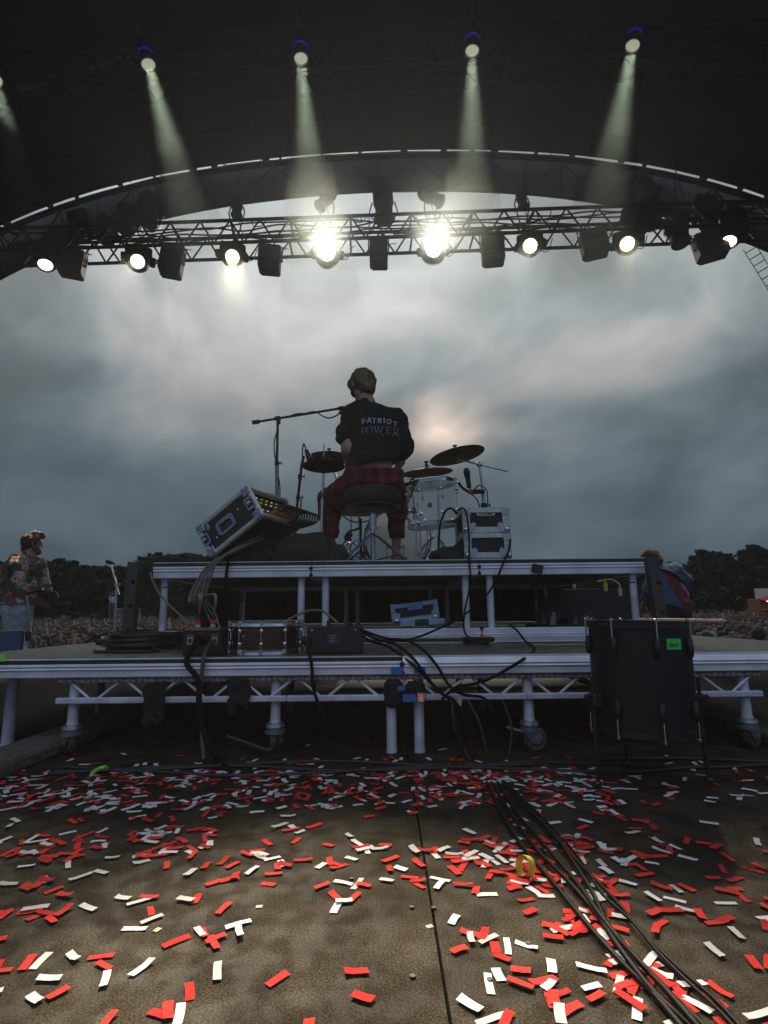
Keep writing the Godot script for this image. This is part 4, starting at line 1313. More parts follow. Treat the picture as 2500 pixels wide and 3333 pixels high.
	for q in [[1193, 1328, 1.0], [1172, 1333, 0.0], [1238, 1340, 0.0], [1263, 1336, 1.0]]:
		var cc: Vector3 = {1193: Vector3(1.291, 0.576, -4.3), 1172: Vector3(1.271, 0.558, -4.5), 1238: Vector3(1.523, 0.533, -4.5), 1263: Vector3(1.546, 0.549, -4.3)}[q[0]]
		m = MB.new()
		m.lathe([Vector2(0.0, -0.018), Vector2(0.05, -0.018), Vector2(0.062, -0.012), Vector2(0.062, 0.012), Vector2(0.05, 0.018), Vector2(0.0, 0.018)], Transform3D(Basis(Vector3.RIGHT, PI / 2) * Basis(Vector3.BACK, 0.3), cc), 22)
		put("wheel", m, worn("wheel_grey", Color(0.07, 0.07, 0.07), Color(0.2, 0.2, 0.2), 12.0, 0.04, 0.6), dl)
		m = MB.new()
		m.prism(PackedVector2Array([Vector2(-0.035, -0.075), Vector2(0.015, -0.075), Vector2(0.022, 0.0), Vector2(0.012, 0.02), Vector2(-0.006, 0.02)]), 0.05, Transform3D(Basis.IDENTITY, cc))
		put("wheel_fork", m, mat("fork_pale", Color(0.5, 0.5, 0.52), 0.4, 0.5) if q[2] > 0 else mat("caster_steel", Color(0.3, 0.31, 0.34), 0.35, 0.7), dl)
	var dr := thing("drape_box", "dark backline cabinet under the drum riser with plugs on top", "cabinet", Vector3(1.837, 0.688, -5.2))
	m = MB.new()
	m.box(Vector3(1.871, 0.668, -5.3), Vector3(0.95, 0.28, 0.4), Basis.IDENTITY, 0.012)
	put("cabinet", m, mat("cabinet_black", Color(0.014, 0.014, 0.015), 0.6), dr)
	for q in [[Vector3(2, 0.827, -5), Color(0.8, 0.55, 0.03)], [Vector3(1.717, 0.859, -5), Color(0.6, 0.6, 0.58)], [Vector3(2.13, 0.784, -5), Color(0.55, 0.55, 0.4)], [Vector3(1.448, 0.783, -5), Color(0.4, 0.55, 0.45)]]:
		m = MB.new()
		m.cyl(q[0] + Vector3(0, -0.05, 0), q[0] + Vector3(0, 0.02, 0), 0.016, 0.018, 10)
		m.tube([q[0], q[0] + Vector3(-0.01, 0.06, 0), q[0] + Vector3(-0.09, 0.10, 0), q[0] + Vector3(-0.2, 0.08, 0)], 0.008, 5)
		put("plug", m, mat("plug_%d" % int(q[0].x * 100), q[1], 0.5), dr)
	# low cross stay bars at the front of the upper riser underside
	for q in [[Vector3(-1.191, 0.745, -4.6), "slim grey rod with red and white tape standing under the drum riser, left"], [Vector3(1.252, 0.72, -4.6), "slim rod with red tape standing under the drum riser, right"]]:
		var p: Vector3 = q[0]
		var rd := thing("taped_rod", q[1], "rod", Vector3(p.x, 0.414, p.z))
		m = MB.new()
		m.cyl(Vector3(p.x, 0.414, p.z), Vector3(p.x, 0.83, p.z), 0.012, 0.012, 8)
		put("rod", m, mat("rod_grey", Color(0.3, 0.31, 0.3), 0.5, 0.3), rd)
		m = MB.new()
		m.cyl(Vector3(p.x, 0.70, p.z), Vector3(p.x, 0.77, p.z), 0.0135, 0.0135, 8)
		put("red_tape", m, mat("tape_red", Color(0.5, 0.08, 0.08), 0.6), rd)
		m = MB.new()
		m.cyl(Vector3(p.x, 0.50, p.z), Vector3(p.x, 0.54, p.z), 0.0135, 0.0135, 8)
		put("white_tape", m, mat("tape_white", Color(0.7, 0.7, 0.7), 0.6), rd)

func chrome() -> StandardMaterial3D:
	return mat("chrome", Color(0.75, 0.76, 0.78), 0.15, 0.95)


func rubber() -> StandardMaterial3D:
	return mat("rubber_black", Color(0.012, 0.012, 0.012), 0.6)


func tripod(t: Node3D, p: Vector3, hub: float, spread: float, m: Material, turn := 0.0) -> void:   # p: foot centre on the floor
	for k in 3:
		var a := turn + TAU * k / 3.0
		var d := Vector3(sin(a), 0, cos(a))
		var b := MB.new()
		b.tube([p + Vector3(0, hub, 0) + d * 0.02, p + Vector3(0, hub * 0.72, 0) + d * spread * 0.45, p + d * spread + Vector3(0, 0.015, 0)], 0.009, 7)
		b.cyl(p + Vector3(0, hub * 0.35, 0), p + Vector3(0, hub * 0.5, 0) + d * spread * 0.62, 0.006, 0.006, 6)
		put("leg", b, m, t)
		b = MB.new()
		b.cyl(p + d * (spread - 0.012) + Vector3(0, 0.022, 0), p + d * (spread + 0.014), 0.014, 0.013, 8)
		put("rubber_foot", b, rubber(), t)


func cymbal(t: Node3D, c: Vector3, r: float, b: Basis, up := 1.0) -> void:
	var br := worn("cymbal_bronze", Color(0.13, 0.10, 0.035), Color(0.20, 0.16, 0.06), 6.0, 0.03, 0.38, 0.75)
	var m := MB.new()
	var pr := [Vector2(r, 0.0), Vector2(r * 0.75, 0.012), Vector2(r * 0.45, 0.022), Vector2(r * 0.24, 0.028), Vector2(r * 0.2, 0.040), Vector2(r * 0.1, 0.052), Vector2(0.008, 0.056)]
	m.lathe(pr, Transform3D(b * Basis.from_scale(Vector3(1, up, 1)), c), 44, true)
	var pr2 := []
	for q in pr: pr2.push_front(Vector2(q.x, q.y - 0.0016))
	m.lathe(pr2, Transform3D(b * Basis.from_scale(Vector3(1, up, 1)), c), 44, true)
	put("cymbal", m, br, t)
	m = MB.new()
	m.cyl(c + b * Vector3(0, 0.06, 0), c + b * Vector3(0, 0.075, 0), 0.017, 0.013, 10)
	m.cyl(c + b * Vector3(0, 0.075, 0), c + b * Vector3(0, 0.10, 0), 0.008, 0.008, 8)
	m.box(c + b * Vector3(0, 0.092, 0), Vector3(0.04, 0.014, 0.008), b, 0.002)
	put("felt_nut", m, rubber(), t)


func pole(t: Node3D, pts: Array, r: float, m: Material, called := "pole") -> void:
	var b := MB.new()
	b.tube(pts, r, 10, 1)
	put(called, b, m, t)


func collar(t: Node3D, p: Vector3, m: Material, r := 0.018) -> void:
	var b := MB.new()
	b.cyl(p + Vector3(0, -0.018, 0), p + Vector3(0, 0.018, 0), r, r, 10)
	b.cyl(p, p + Vector3(r + 0.022, 0, 0.01), 0.006, 0.006, 6)
	b.box(p + Vector3(r + 0.026, 0, 0.01), Vector3(0.008, 0.03, 0.012))
	put("clamp", b, m, t)


func microphone(t: Node3D, a: Vector3, b: Vector3, r := 0.022) -> void:
	var m := MB.new()
	m.cyl(a, a.lerp(b, 0.6), r * 0.62, r, 12)
	put("mic_body", m, mat("mic_black", Color(0.015, 0.015, 0.016), 0.45), t)
	m = MB.new()
	m.lathe([Vector2(r, 0), Vector2(r * 1.12, 0.012), Vector2(r * 1.1, 0.04), Vector2(r * 0.7, 0.06), Vector2(0, 0.066)], Transform3D(m.frame(b - a), a.lerp(b, 0.6)), 14, true)
	put("mic_grille", m, mat("mic_mesh", Color(0.03, 0.03, 0.032), 0.5, 0.4), t)


func lugs(t: Node3D, xf: Transform3D, r: float, y0: float, y1: float, n: int, m: Material, a0 := 0.0, both := true, called := "lug") -> void:
	for k in n:
		var a := a0 + TAU * k / n
		var d := Vector3(sin(a), 0, cos(a))
		var b := MB.new()
		b.cyl(xf * (d * (r + 0.014) + Vector3(0, y0, 0)), xf * (d * (r + 0.014) + Vector3(0, y1, 0)), 0.0035, 0.0035, 6)
		for y in ([lerpf(y0, y1, 0.3), lerpf(y0, y1, 0.7)] if both else [lerpf(y0, y1, 0.5)]):
			b.ball(xf * (d * (r + 0.008) + Vector3(0, y, 0)), Vector3.ONE * 0.012, 8)
		b.box(xf * (d * (r + 0.010) + Vector3(0, y1 - 0.006, 0)), Vector3(0.014, 0.018, 0.014), Basis(Vector3.UP, a), 0.003)
		b.box(xf * (d * (r + 0.010) + Vector3(0, y0 + 0.006, 0)), Vector3(0.014, 0.018, 0.014), Basis(Vector3.UP, a), 0.003)
		put(called, b, m, t)


const UD := 0.9335   # top of the drum riser
const LD := 0.4145   # top of the lower riser

func build_kit() -> void:
	var ch := chrome()
	# throne
	var th := thing("drum_throne", "black padded drum throne with blue chrome tripod under the seated drummer", "drum throne", Vector3(-0.08, UD, -3.85))
	var m := MB.new()
	m.lathe([Vector2(0.0, 0.0), Vector2(0.19, 0.0), Vector2(0.208, 0.02), Vector2(0.212, 0.06), Vector2(0.205, 0.10), Vector2(0.18, 0.128), Vector2(0.12, 0.14), Vector2(0.0, 0.142)], Transform3D(Basis.IDENTITY, Vector3(-0.08, 1.352, -3.85)), 40, true)
	put("seat_cushion", m, worn("cushion_black", Color(0.016, 0.017, 0.017), Color(0.036, 0.037, 0.036), 8.0, 0.04, 0.85), th)
	m = MB.new()
	m.lathe([Vector2(0, -0.02), Vector2(0.15, -0.02), Vector2(0.2, -0.004), Vector2(0.2, 0.006), Vector2(0, 0.006)], Transform3D(Basis.IDENTITY, Vector3(-0.08, 1.346, -3.85)), 36)
	put("seat_pan", m, mat("pan_black", Color(0.02, 0.021, 0.02), 0.4, 0.3), th)
	pole(th, [Vector3(-0.08, 1.34, -3.85), Vector3(-0.08, 0.96, -3.85)], 0.0175, ch)
	pole(th, [Vector3(-0.08, 1.29, -3.85), Vector3(-0.08, 1.22, -3.85)], 0.026, ch, "sleeve")
	collar(th, Vector3(-0.08, 1.20, -3.85), ch, 0.026)
	var blue := mat("leg_blue_chrome", Color(0.22, 0.42, 0.75), 0.3, 0.7)
	for q in [[Vector3(-0.262, 0.955, -3.60), blue], [Vector3(0.13, 0.955, -3.60), mat("leg_black_chrome", Color(0.12, 0.12, 0.12), 0.3, 0.7)], [Vector3(-0.08, 0.955, -4.10), blue]]:
		var f: Vector3 = q[0]
		var hub := Vector3(-0.08, 1.165, -3.85)
		var d := (f - hub); d.y = 0
		var bs := Basis.looking_at(f - hub, Vector3.UP)
		m = MB.new()
		m.box((f + hub) / 2, Vector3(0.024, 0.012, (f - hub).length()), bs, 0.003)
		put("leg", m, q[1], th)
		m = MB.new()
		var lo := Vector3(-0.08, 0.965, -3.85)
		var e := hub.lerp(f, 0.86)
		m.box((lo + e) / 2, Vector3(0.018, 0.008, (e - lo).length()), Basis.looking_at(e - lo, Vector3.UP), 0.002)
		put("brace", m, q[1], th)
		m = MB.new()
		m.ball(f + Vector3(0, -0.006, 0), Vector3(0.022, 0.016, 0.022), 10)
		put("rubber_foot", m, rubber(), th)
	# hi-hat
	var hh := thing("hi_hat", "hi-hat cymbals on a chrome stand left of the drummer", "hi-hat", Vector3(-0.475, UD, -4.2))
	cymbal(hh, Vector3(-0.475, 1.755, -4.2), 0.168, Basis(Vector3.RIGHT, -0.05))
	cymbal(hh, Vector3(-0.475, 1.748, -4.2), 0.168, Basis(Vector3.RIGHT, -0.05), -1.0)
	pole(hh, [Vector3(-0.475, 1.94, -4.2), Vector3(-0.475, 1.70, -4.2)], 0.005, ch, "pull_rod")
	pole(hh, [Vector3(-0.475, 1.72, -4.2), Vector3(-0.480, 1.44, -4.2)], 0.010, ch)
	pole(hh, [Vector3(-0.480, 1.46, -4.2), Vector3(-0.488, 1.0, -4.2)], 0.0145, ch, "lower_tube")
	collar(hh, Vector3(-0.48, 1.46, -4.2), ch)
	tripod(hh, Vector3(-0.488, UD, -4.2), 0.24, 0.22, ch, 0.6)
	m = MB.new()
	m.box(Vector3(-0.42, UD + 0.035, -4.2), Vector3(0.09, 0.012, 0.26), Basis(Vector3.RIGHT, 0.14), 0.004)
	put("pedal_board", m, ch, hh)
	# cymbals on stands
	var cs := thing("cymbal_stand", "crash cymbal on a stand behind the hi-hat, left of the drummer", "cymbal", Vector3(-0.50, UD, -4.9), "cymbals on stands")
	cymbal(cs, Vector3(-0.505, 2.02, -4.9), 0.20, Basis(Vector3.RIGHT, -0.06))
	pole(cs, [Vector3(-0.505, 2.05, -4.9), Vector3(-0.41, 1.75, -4.9), Vector3(-0.30, 1.5, -4.9), Vector3(-0.30, 1.0, -4.9)], 0.011, ch)
	tripod(cs, Vector3(-0.30, UD, -4.9), 0.3, 0.25, ch)
	cs = thing("cymbal_stand", "ride cymbal mounted low above the clear floor tom", "cymbal", Vector3(0.43, UD, -4.4), "cymbals on stands")
	cymbal(cs, Vector3(0.362, 1.742, -4.4), 0.212, Basis(Vector3.BACK, 0.07) * Basis(Vector3.RIGHT, 0.07))
	pole(cs, [Vector3(0.37, 1.76, -4.4), Vector3(0.375, 1.66, -4.4), Vector3(0.45, 1.60, -4.42), Vector3(0.45, 1.0, -4.42)], 0.011, ch)
	m = MB.new()
	m.torus(Transform3D(Basis(Vector3.RIGHT, PI / 2), Vector3(0.385, 1.685, -4.385)), 0.020, 0.010, 16, 8)
	put("tilter", m, ch, cs)
	tripod(cs, Vector3(0.43, UD, -4.42), 0.28, 0.24, ch, 0.3)
	cs = thing("cymbal_stand", "tilted crash cymbal on a boom stand at the right of the kit", "cymbal", Vector3(0.84, UD, -4.5), "cymbals on stands")
	cymbal(cs, Vector3(0.628, 1.915, -4.5), 0.238, Basis(Vector3.BACK, 0.19) * Basis(Vector3.RIGHT, -0.05))
	pole(cs, [Vector3(0.628, 1.94, -4.5), Vector3(0.632, 1.885, -4.5), Vector3(0.80, 1.84, -4.5), Vector3(1.055, 1.775, -4.5)], 0.009, ch, "boom")
	m = MB.new()
	m.ball(Vector3(0.815, 1.835, -4.5), Vector3(0.028, 0.024, 0.02), 12)
	m.ball(Vector3(0.64, 1.865, -4.49), Vector3(0.026, 0.012, 0.012), 10)
	put("tilter", m, ch, cs)
	pole(cs, [Vector3(0.815, 1.83, -4.5), Vector3(0.835, 1.60, -4.5)], 0.011, ch)
	pole(cs, [Vector3(0.834, 1.62, -4.5), Vector3(0.845, 1.0, -4.5)], 0.0155, ch, "lower_tube")
	collar(cs, Vector3(0.836, 1.48, -4.5), rubber(), 0.024)
	tripod(cs, Vector3(0.845, UD, -4.5), 0.3, 0.26, ch, 0.2)
	# clear floor tom
	var ft := thing("floor_tom", "clear acrylic floor tom with chrome hoops and legs right of the drummer", "drum", Vector3(0.38, UD, -4.1))
	var xf := Transform3D(Basis(Vector3.BACK, 0.075) * Basis(Vector3.RIGHT, 0.03), Vector3(0.383, 1.245, -4.1))
	var acr := StandardMaterial3D.new()
	acr.resource_name = "acrylic_clear"
	acr.transparency = BaseMaterial3D.TRANSPARENCY_ALPHA
	acr.albedo_color = Color(0.9, 0.95, 0.95, 0.10)
	acr.roughness = 0.05
	m = MB.new()
	m.lathe([Vector2(0.194, 0.012), Vector2(0.194, 0.318)], xf, 48, true)
	put("shell", m, acr, ft)
	var skin := StandardMaterial3D.new()
	skin.resource_name = "drum_skin"
	skin.transparency = BaseMaterial3D.TRANSPARENCY_ALPHA
	skin.albedo_color = Color(0.62, 0.66, 0.66, 0.55)
	skin.roughness = 0.4
	for y in [0.006, 0.324]:
		m = MB.new()
		m.lathe([Vector2(0.0, y), Vector2(0.19, y)], xf, 44)
		put("drum_head", m, skin, ft)
		m = MB.new()
		m.lathe([Vector2(0.196, y - 0.012), Vector2(0.203, y - 0.012), Vector2(0.203, y + 0.012), Vector2(0.207, y + 0.015), Vector2(0.20, y + 0.018), Vector2(0.196, y + 0.012), Vector2(0.196, y - 0.012)], xf, 48)
		put("hoop", m, ch, ft)
	for k in 8:
		var a := 0.25 + TAU * k / 8
		var d := Vector3(sin(a), 0, cos(a))
		for s in [[0.325, 0.255], [0.005, 0.075]]:
			m = MB.new()
			m.cyl(xf * (d * 0.208 + Vector3(0, s[0], 0)), xf * (d * 0.208 + Vector3(0, s[1], 0)), 0.0035, 0.0035, 6)
			m.ball(xf * (d * 0.207 + Vector3(0, s[1], 0)), Vector3.ONE * 0.0155, 12)
			put("lug", m, ch, ft)
	for q in [-0.75, 0.08 + 1.9, -2.7]:
		var d := Vector3(sin(q), 0, cos(q))
		m = MB.new()
		m.tube([xf * (d * 0.222 + Vector3(0, 0.23, 0)), xf * (d * 0.222 + Vector3(0, 0.0, 0)), xf * (d * 0.225) - Vector3(0, 0.29, 0)], 0.0065, 8, 1)
		put("leg", m, ch, ft)
		m = MB.new()
		m.cyl(xf * (d * 0.205 + Vector3(0, 0.11, 0)), xf * (d * 0.238 + Vector3(0, 0.11, 0)), 0.026, 0.022, 14)
		m.ball(xf * (d * 0.235 + Vector3(-0.03, 0.11, 0)), Vector3(0.016, 0.02, 0.01), 8)
		put("leg_bracket", m, ch, ft)
	m = MB.new()
	m.cyl(xf * Vector3(-0.04, 0.135, 0.190), xf * Vector3(-0.04, 0.135, 0.197), 0.018, 0.018, 16)
	put("badge", m, mat("badge_grey", Color(0.12, 0.13, 0.13), 0.5), ft)
	m = MB.new()
	m.lathe([Vector2(0.0, 0.03), Vector2(0.02, 0.03), Vector2(0.022, 0.0), Vector2(0.02, -0.03)], Transform3D(Basis(Vector3.BACK, 0.3), Vector3(0.226, 1.577, -4.05)), 10)
	m.tube([Vector3(0.225, 1.556, -4.05), Vector3(0.211, 1.494, -4), Vector3(0.197, 1.448, -4)], 0.008, 6)
	put("clip_mic", m, rubber(), ft)
	# bass drum
	var bd := thing("bass_drum", "bass drum with a pale translucent head facing the drummer", "drum", Vector3(0.11, UD, -4.8))
	var bx := Transform3D(Basis(Vector3.RIGHT, PI / 2), Vector3(0.112, 1.215, -4.95))
	m = MB.new()
	m.lathe([Vector2(0.262, 0.02), Vector2(0.262, 0.36)], bx, 56, true)
	put("shell", m, acr, bd)
	var hm := mat("bass_head", Color(0.82, 0.86, 0.86), 0.5)
	hm.backlight_enabled = true
	hm.backlight = Color(0.85, 0.9, 0.92)
	for y in [0.012, 0.362]:
		m = MB.new()
		m.lathe([Vector2(0.0, y), Vector2(0.258, y)], bx, 56)
		put("drum_head", m, hm, bd)
		m = MB.new()
		m.lathe([Vector2(0.258, y - 0.02), Vector2(0.283, y - 0.02), Vector2(0.287, y - 0.012), Vector2(0.287, y + 0.012), Vector2(0.283, y + 0.02), Vector2(0.258, y + 0.02), Vector2(0.258, y - 0.02)], bx, 60)
		put("hoop", m, worn("hoop_dark", Color(0.012, 0.012, 0.011), Color(0.04, 0.04, 0.035), 5.0, 0.03, 0.25, 0.3), bd)
		m = MB.new()
		m.torus(Transform3D(bx.basis, bx * Vector3(0, y + 0.021, 0)), 0.260, 0.010, 56, 6)
		put("counter_ring", m, ch, bd)
	m = MB.new()
	m.torus(Transform3D(bx.basis, bx * Vector3(0, 0.384, 0)), 0.266, 0.011, 56, 6)
	put("front_ring", m, ch, bd)
	for k in 10:
		var a := TAU * k / 10
		var d := Vector3(sin(a), 0, cos(a))
		m = MB.new()
		m.cyl(bx * (d * 0.283 + Vector3(0, 0.02, 0)), bx * (d * 0.283 + Vector3(0, 0.13, 0)), 0.004, 0.004, 6)
		m.box(bx * (d * 0.285 + Vector3(0, 0.37, 0)), Vector3(0.02, 0.02, 0.03), Basis.IDENTITY, 0.004)
		m.ball(bx * (d * 0.275 + Vector3(0, 0.13, 0)), Vector3.ONE * 0.015, 8)
		put("lug", m, ch, bd)
	for s in [-1.0, 1.0]:
		pole(bd, [bx * Vector3(s * 0.26, 0.1, -0.05), bx * Vector3(s * 0.36, 0.02, 0.0) - Vector3(0, 0.27, 0)], 0.008, ch, "spur")
	# pedal
	var pd := thing("bass_pedal", "chrome kick pedal at the foot of the bass drum", "drum pedal", Vector3(0.09, UD, -4.35))
	m = MB.new()
	m.box(Vector3(0.09, UD + 0.05, -4.30), Vector3(0.10, 0.012, 0.30), Basis(Vector3.RIGHT, 0.2), 0.004)
	put("foot_board", m, mat("pedal_black", Color(0.03, 0.03, 0.03), 0.4, 0.4), pd)
	m = MB.new()
	for s in [-0.07, 0.07]: m.cyl(Vector3(0.09 + s, UD, -4.47), Vector3(0.09 + s, UD + 0.22, -4.47), 0.009, 0.008, 8)
	m.cyl(Vector3(0.02, UD + 0.2, -4.47), Vector3(0.16, UD + 0.2, -4.47), 0.008, 0.008, 8)
	put("pedal_frame", m, ch, pd)
	m = MB.new()
	m.cyl(Vector3(0.09, UD + 0.2, -4.47), Vector3(0.09, UD + 0.32, -4.53), 0.005, 0.005, 6)
	m.ball(Vector3(0.09, UD + 0.34, -4.54), Vector3(0.025, 0.025, 0.03), 10)
	put("beater", m, mat("felt_white", Color(0.6, 0.6, 0.58), 0.9), pd)
	# snare on its stand in front of the drummer, and the small stand with a clip microphone beside the throne
	var sn := thing("snare_on_stand", "snare drum on a chrome stand in front of the seated drummer", "drum", Vector3(-0.2, UD, -4.35))
	m = MB.new()
	m.lathe([Vector2(0, 1.40), Vector2(0.165, 1.40), Vector2(0.17, 1.40), Vector2(0.17, 1.53), Vector2(0.165, 1.53), Vector2(0, 1.53)], Transform3D(Basis.IDENTITY, Vector3(-0.2, 0, -4.35)), 36)
	put("shell", m, mat("snare_black", Color(0.02, 0.02, 0.02), 0.3, 0.3), sn)
	pole(sn, [Vector3(-0.2, 1.39, -4.35), Vector3(-0.2, 1.0, -4.35)], 0.012, ch)
	tripod(sn, Vector3(-0.2, UD, -4.35), 0.26, 0.2, ch, 0.4)
	m = MB.new()
	for k in 3:
		var a := TAU * k / 3
		m.tube([Vector3(-0.2, 1.32, -4.35), Vector3(-0.2 + sin(a) * 0.1, 1.35, -4.35 + cos(a) * 0.1), Vector3(-0.2 + sin(a) * 0.18, 1.41, -4.35 + cos(a) * 0.18)], 0.006, 6)
	put("basket", m, ch, sn)
	var ms := thing("short_mic_stand", "short black microphone stand with a clip beside the throne", "microphone stand", Vector3(-0.16, UD, -4.05))
	pole(ms, [Vector3(-0.173, 1.014, -4.05), Vector3(-0.176, 1.303, -4.05)], 0.009, mat("stand_black", Color(0.02, 0.02, 0.02), 0.4, 0.4))
	m = MB.new()
	m.tube([Vector3(-0.176, 1.233, -4.05), Vector3(-0.222, 1.208, -4), Vector3(-0.267, 1.191, -4), Vector3(-0.294, 1.143, -4)], 0.008, 7)
	m.box(Vector3(-0.266, 1.157, -4), Vector3(0.03, 0.06, 0.03), Basis(Vector3.BACK, 0.3), 0.008)
	m.cyl(Vector3(-0.29, 1.136, -4), Vector3(-0.239, 1.184, -4), 0.018, 0.014, 10)
	put("clip_mic", m, rubber(), ms)
	m = MB.new()
	m.tube([Vector3(-0.287, 1.129, -4), Vector3(-0.317, 1.072, -4), Vector3(-0.307, 1.034, -4), Vector3(-0.276, 1.054, -4)], 0.006, 6)
	put("mic_cable", m, rubber(), ms)
	tripod(ms, Vector3(-0.165, UD, -4.05), 0.12, 0.14, mat("stand_black", Color(0.02, 0.02, 0.02), 0.4, 0.4), 0.9)
	# microphone stands
	var sb := mat("stand_black", Color(0.02, 0.02, 0.02), 0.4, 0.4)
	var bm := thing("boom_mic_stand", "tall boom microphone stand reaching to the drummer's left shoulder", "microphone stand", Vector3(-0.83, UD, -4.3))
	pole(bm, [Vector3(-0.868, 2.167, -4.3), Vector3(-0.867, 1.8, -4.3)], 0.011, sb)
	pole(bm, [Vector3(-0.867, 1.82, -4.3), Vector3(-0.844, 1.039, -4.3)], 0.0155, mat("stand_steel", Color(0.25, 0.27, 0.3), 0.3, 0.7), "lower_tube")
	collar(bm, Vector3(-0.867, 1.808, -4.3), sb)
	m = MB.new()
	m.box(Vector3(-0.869, 2.192, -4.3), Vector3(0.05, 0.035, 0.03), Basis(Vector3.BACK, 0.14), 0.006)
	m.cyl(Vector3(-0.854, 2.18, -4.28), Vector3(-0.852, 2.136, -4.28), 0.012, 0.012, 8)
	put("boom_joint", m, sb, bm)
	pole(bm, [Vector3(-1.078, 2.158, -4.3), Vector3(-0.869, 2.192, -4.3), Vector3(-0.319, 2.239, -4.2)], 0.010, sb, "boom")
	pole(bm, [Vector3(-1.078, 2.158, -4.3), Vector3(-1.017, 2.167, -4.3)], 0.018, sb, "counterweight")
	pole(bm, [Vector3(-0.364, 2.233, -4.2), Vector3(-0.315, 2.241, -4.2)], 0.016, sb, "mic_clip")
	m = MB.new()
	m.tube([Vector3(-0.867, 2.107, -4.3), Vector3(-0.894, 1.969, -4.3), Vector3(-0.875, 1.812, -4.3), Vector3(-0.835, 1.58, -4.3), Vector3(-0.859, 1.354, -4.3), Vector3(-0.837, 1.057, -4.3)], 0.005, 6)
	m.tube([Vector3(-0.789, 2.191, -4.28), Vector3(-0.714, 2.222, -4.28), Vector3(-0.637, 2.226, -4.28), Vector3(-0.557, 2.229, -4.25), Vector3(-0.489, 2.178, -4.22), Vector3(-0.431, 2.154, -4.2), Vector3(-0.371, 2.177, -4.2), Vector3(-0.323, 2.227, -4.2)], 0.006, 6)
	put("mic_cable", m, rubber(), bm)
	microphone(bm, Vector3(-0.352, 2.192, -4.2), Vector3(-0.282, 2.243, -4.2))
	tripod(bm, Vector3(Vector3(-0.844, 1.039, -4.3).x, UD, -4.3), 0.3, 0.28, sb, 0.2)
	var om := thing("overhead_mic_stand", "leaning black microphone stand beside the hi-hat", "microphone stand", Vector3(-0.7, UD, -4.5))
	pole(om, [Vector3(-0.742, 1.27, -4.5), Vector3(-0.724, 1.545, -4.5), Vector3(-0.698, 1.825, -4.5), Vector3(-0.68, 1.927, -4.5)], 0.012, sb)
	pole(om, [Vector3(-0.742, 1.27, -4.5), Vector3(-0.742, 1.077, -4.5)], 0.014, sb, "lower_tube")
	collar(om, Vector3(-0.708, 1.745, -4.5), sb)
	collar(om, Vector3(-0.721, 1.564, -4.5), sb)
	microphone(om, Vector3(-0.661, 1.98, -4.5), Vector3(-0.616, 1.873, -4.5), 0.026)
	m = MB.new()
	m.tube([Vector3(-0.661, 1.98, -4.5), Vector3(-0.682, 2.038, -4.5), Vector3(-0.692, 1.968, -4.5), Vector3(-0.691, 1.866, -4.5), Vector3(-0.719, 1.664, -4.5), Vector3(-0.73, 1.465, -4.5), Vector3(-0.742, 1.27, -4.5)], 0.006, 6)
	m.cyl(Vector3(-0.69, 1.548, -4.48), Vector3(-0.696, 1.453, -4.48), 0.006, 0.006, 6)
	put("mic_cable", m, rubber(), om)
	tripod(om, Vector3(Vector3(-0.742, 1.077, -4.5).x, UD, -4.5), 0.3, 0.26, sb, 0.8)
	var tm := thing("clamped_mic", "black microphone clamped to the crash stand beside the floor tom", "microphone", Vector3(0.72, 1.575, -4.35))
	microphone(tm, Vector3(0.695, 1.625, -4.35), Vector3(0.678, 1.754, -4.35), 0.024)
	m = MB.new()
	m.box(Vector3(0.692, 1.641, -4.35), Vector3(0.035, 0.09, 0.035), Basis(Vector3.BACK, 0.12), 0.008)
	m.tube([Vector3(0.695, 1.614, -4.35), Vector3(0.72, 1.575, -4.35), Vector3(0.784, 1.628, -4.38), Vector3(0.817, 1.621, -4.42)], 0.006, 6)
	m.tube([Vector3(0.602, 1.634, -4.3), Vector3(0.641, 1.588, -4.32), Vector3(0.719, 1.556, -4.35), Vector3(0.788, 1.582, -4.42)], 0.012, 7)
	m.box(Vector3(0.785, 1.582, -4.42), Vector3(0.10, 0.035, 0.04), Basis.IDENTITY, 0.01)
	m.tube([Vector3(0.71, 1.533, -4.3), Vector3(0.761, 1.49, -4.35), Vector3(0.786, 1.407, -4.38)], 0.005, 6)
	m.tube([Vector3(0.832, 1.621, -4.42), Vector3(0.857, 1.566, -4.42), Vector3(0.85, 1.414, -4.42)], 0.005, 6)
	put("clamp_arm", m, rubber(), tm)
	m = MB.new()
	m.cyl(Vector3(0.69, 1.563, -4.33), Vector3(0.719, 1.544, -4.33), 0.016, 0.014, 10)
	put("red_plug", m, mat("plug_red", Color(0.5, 0.03, 0.03), 0.5), tm)


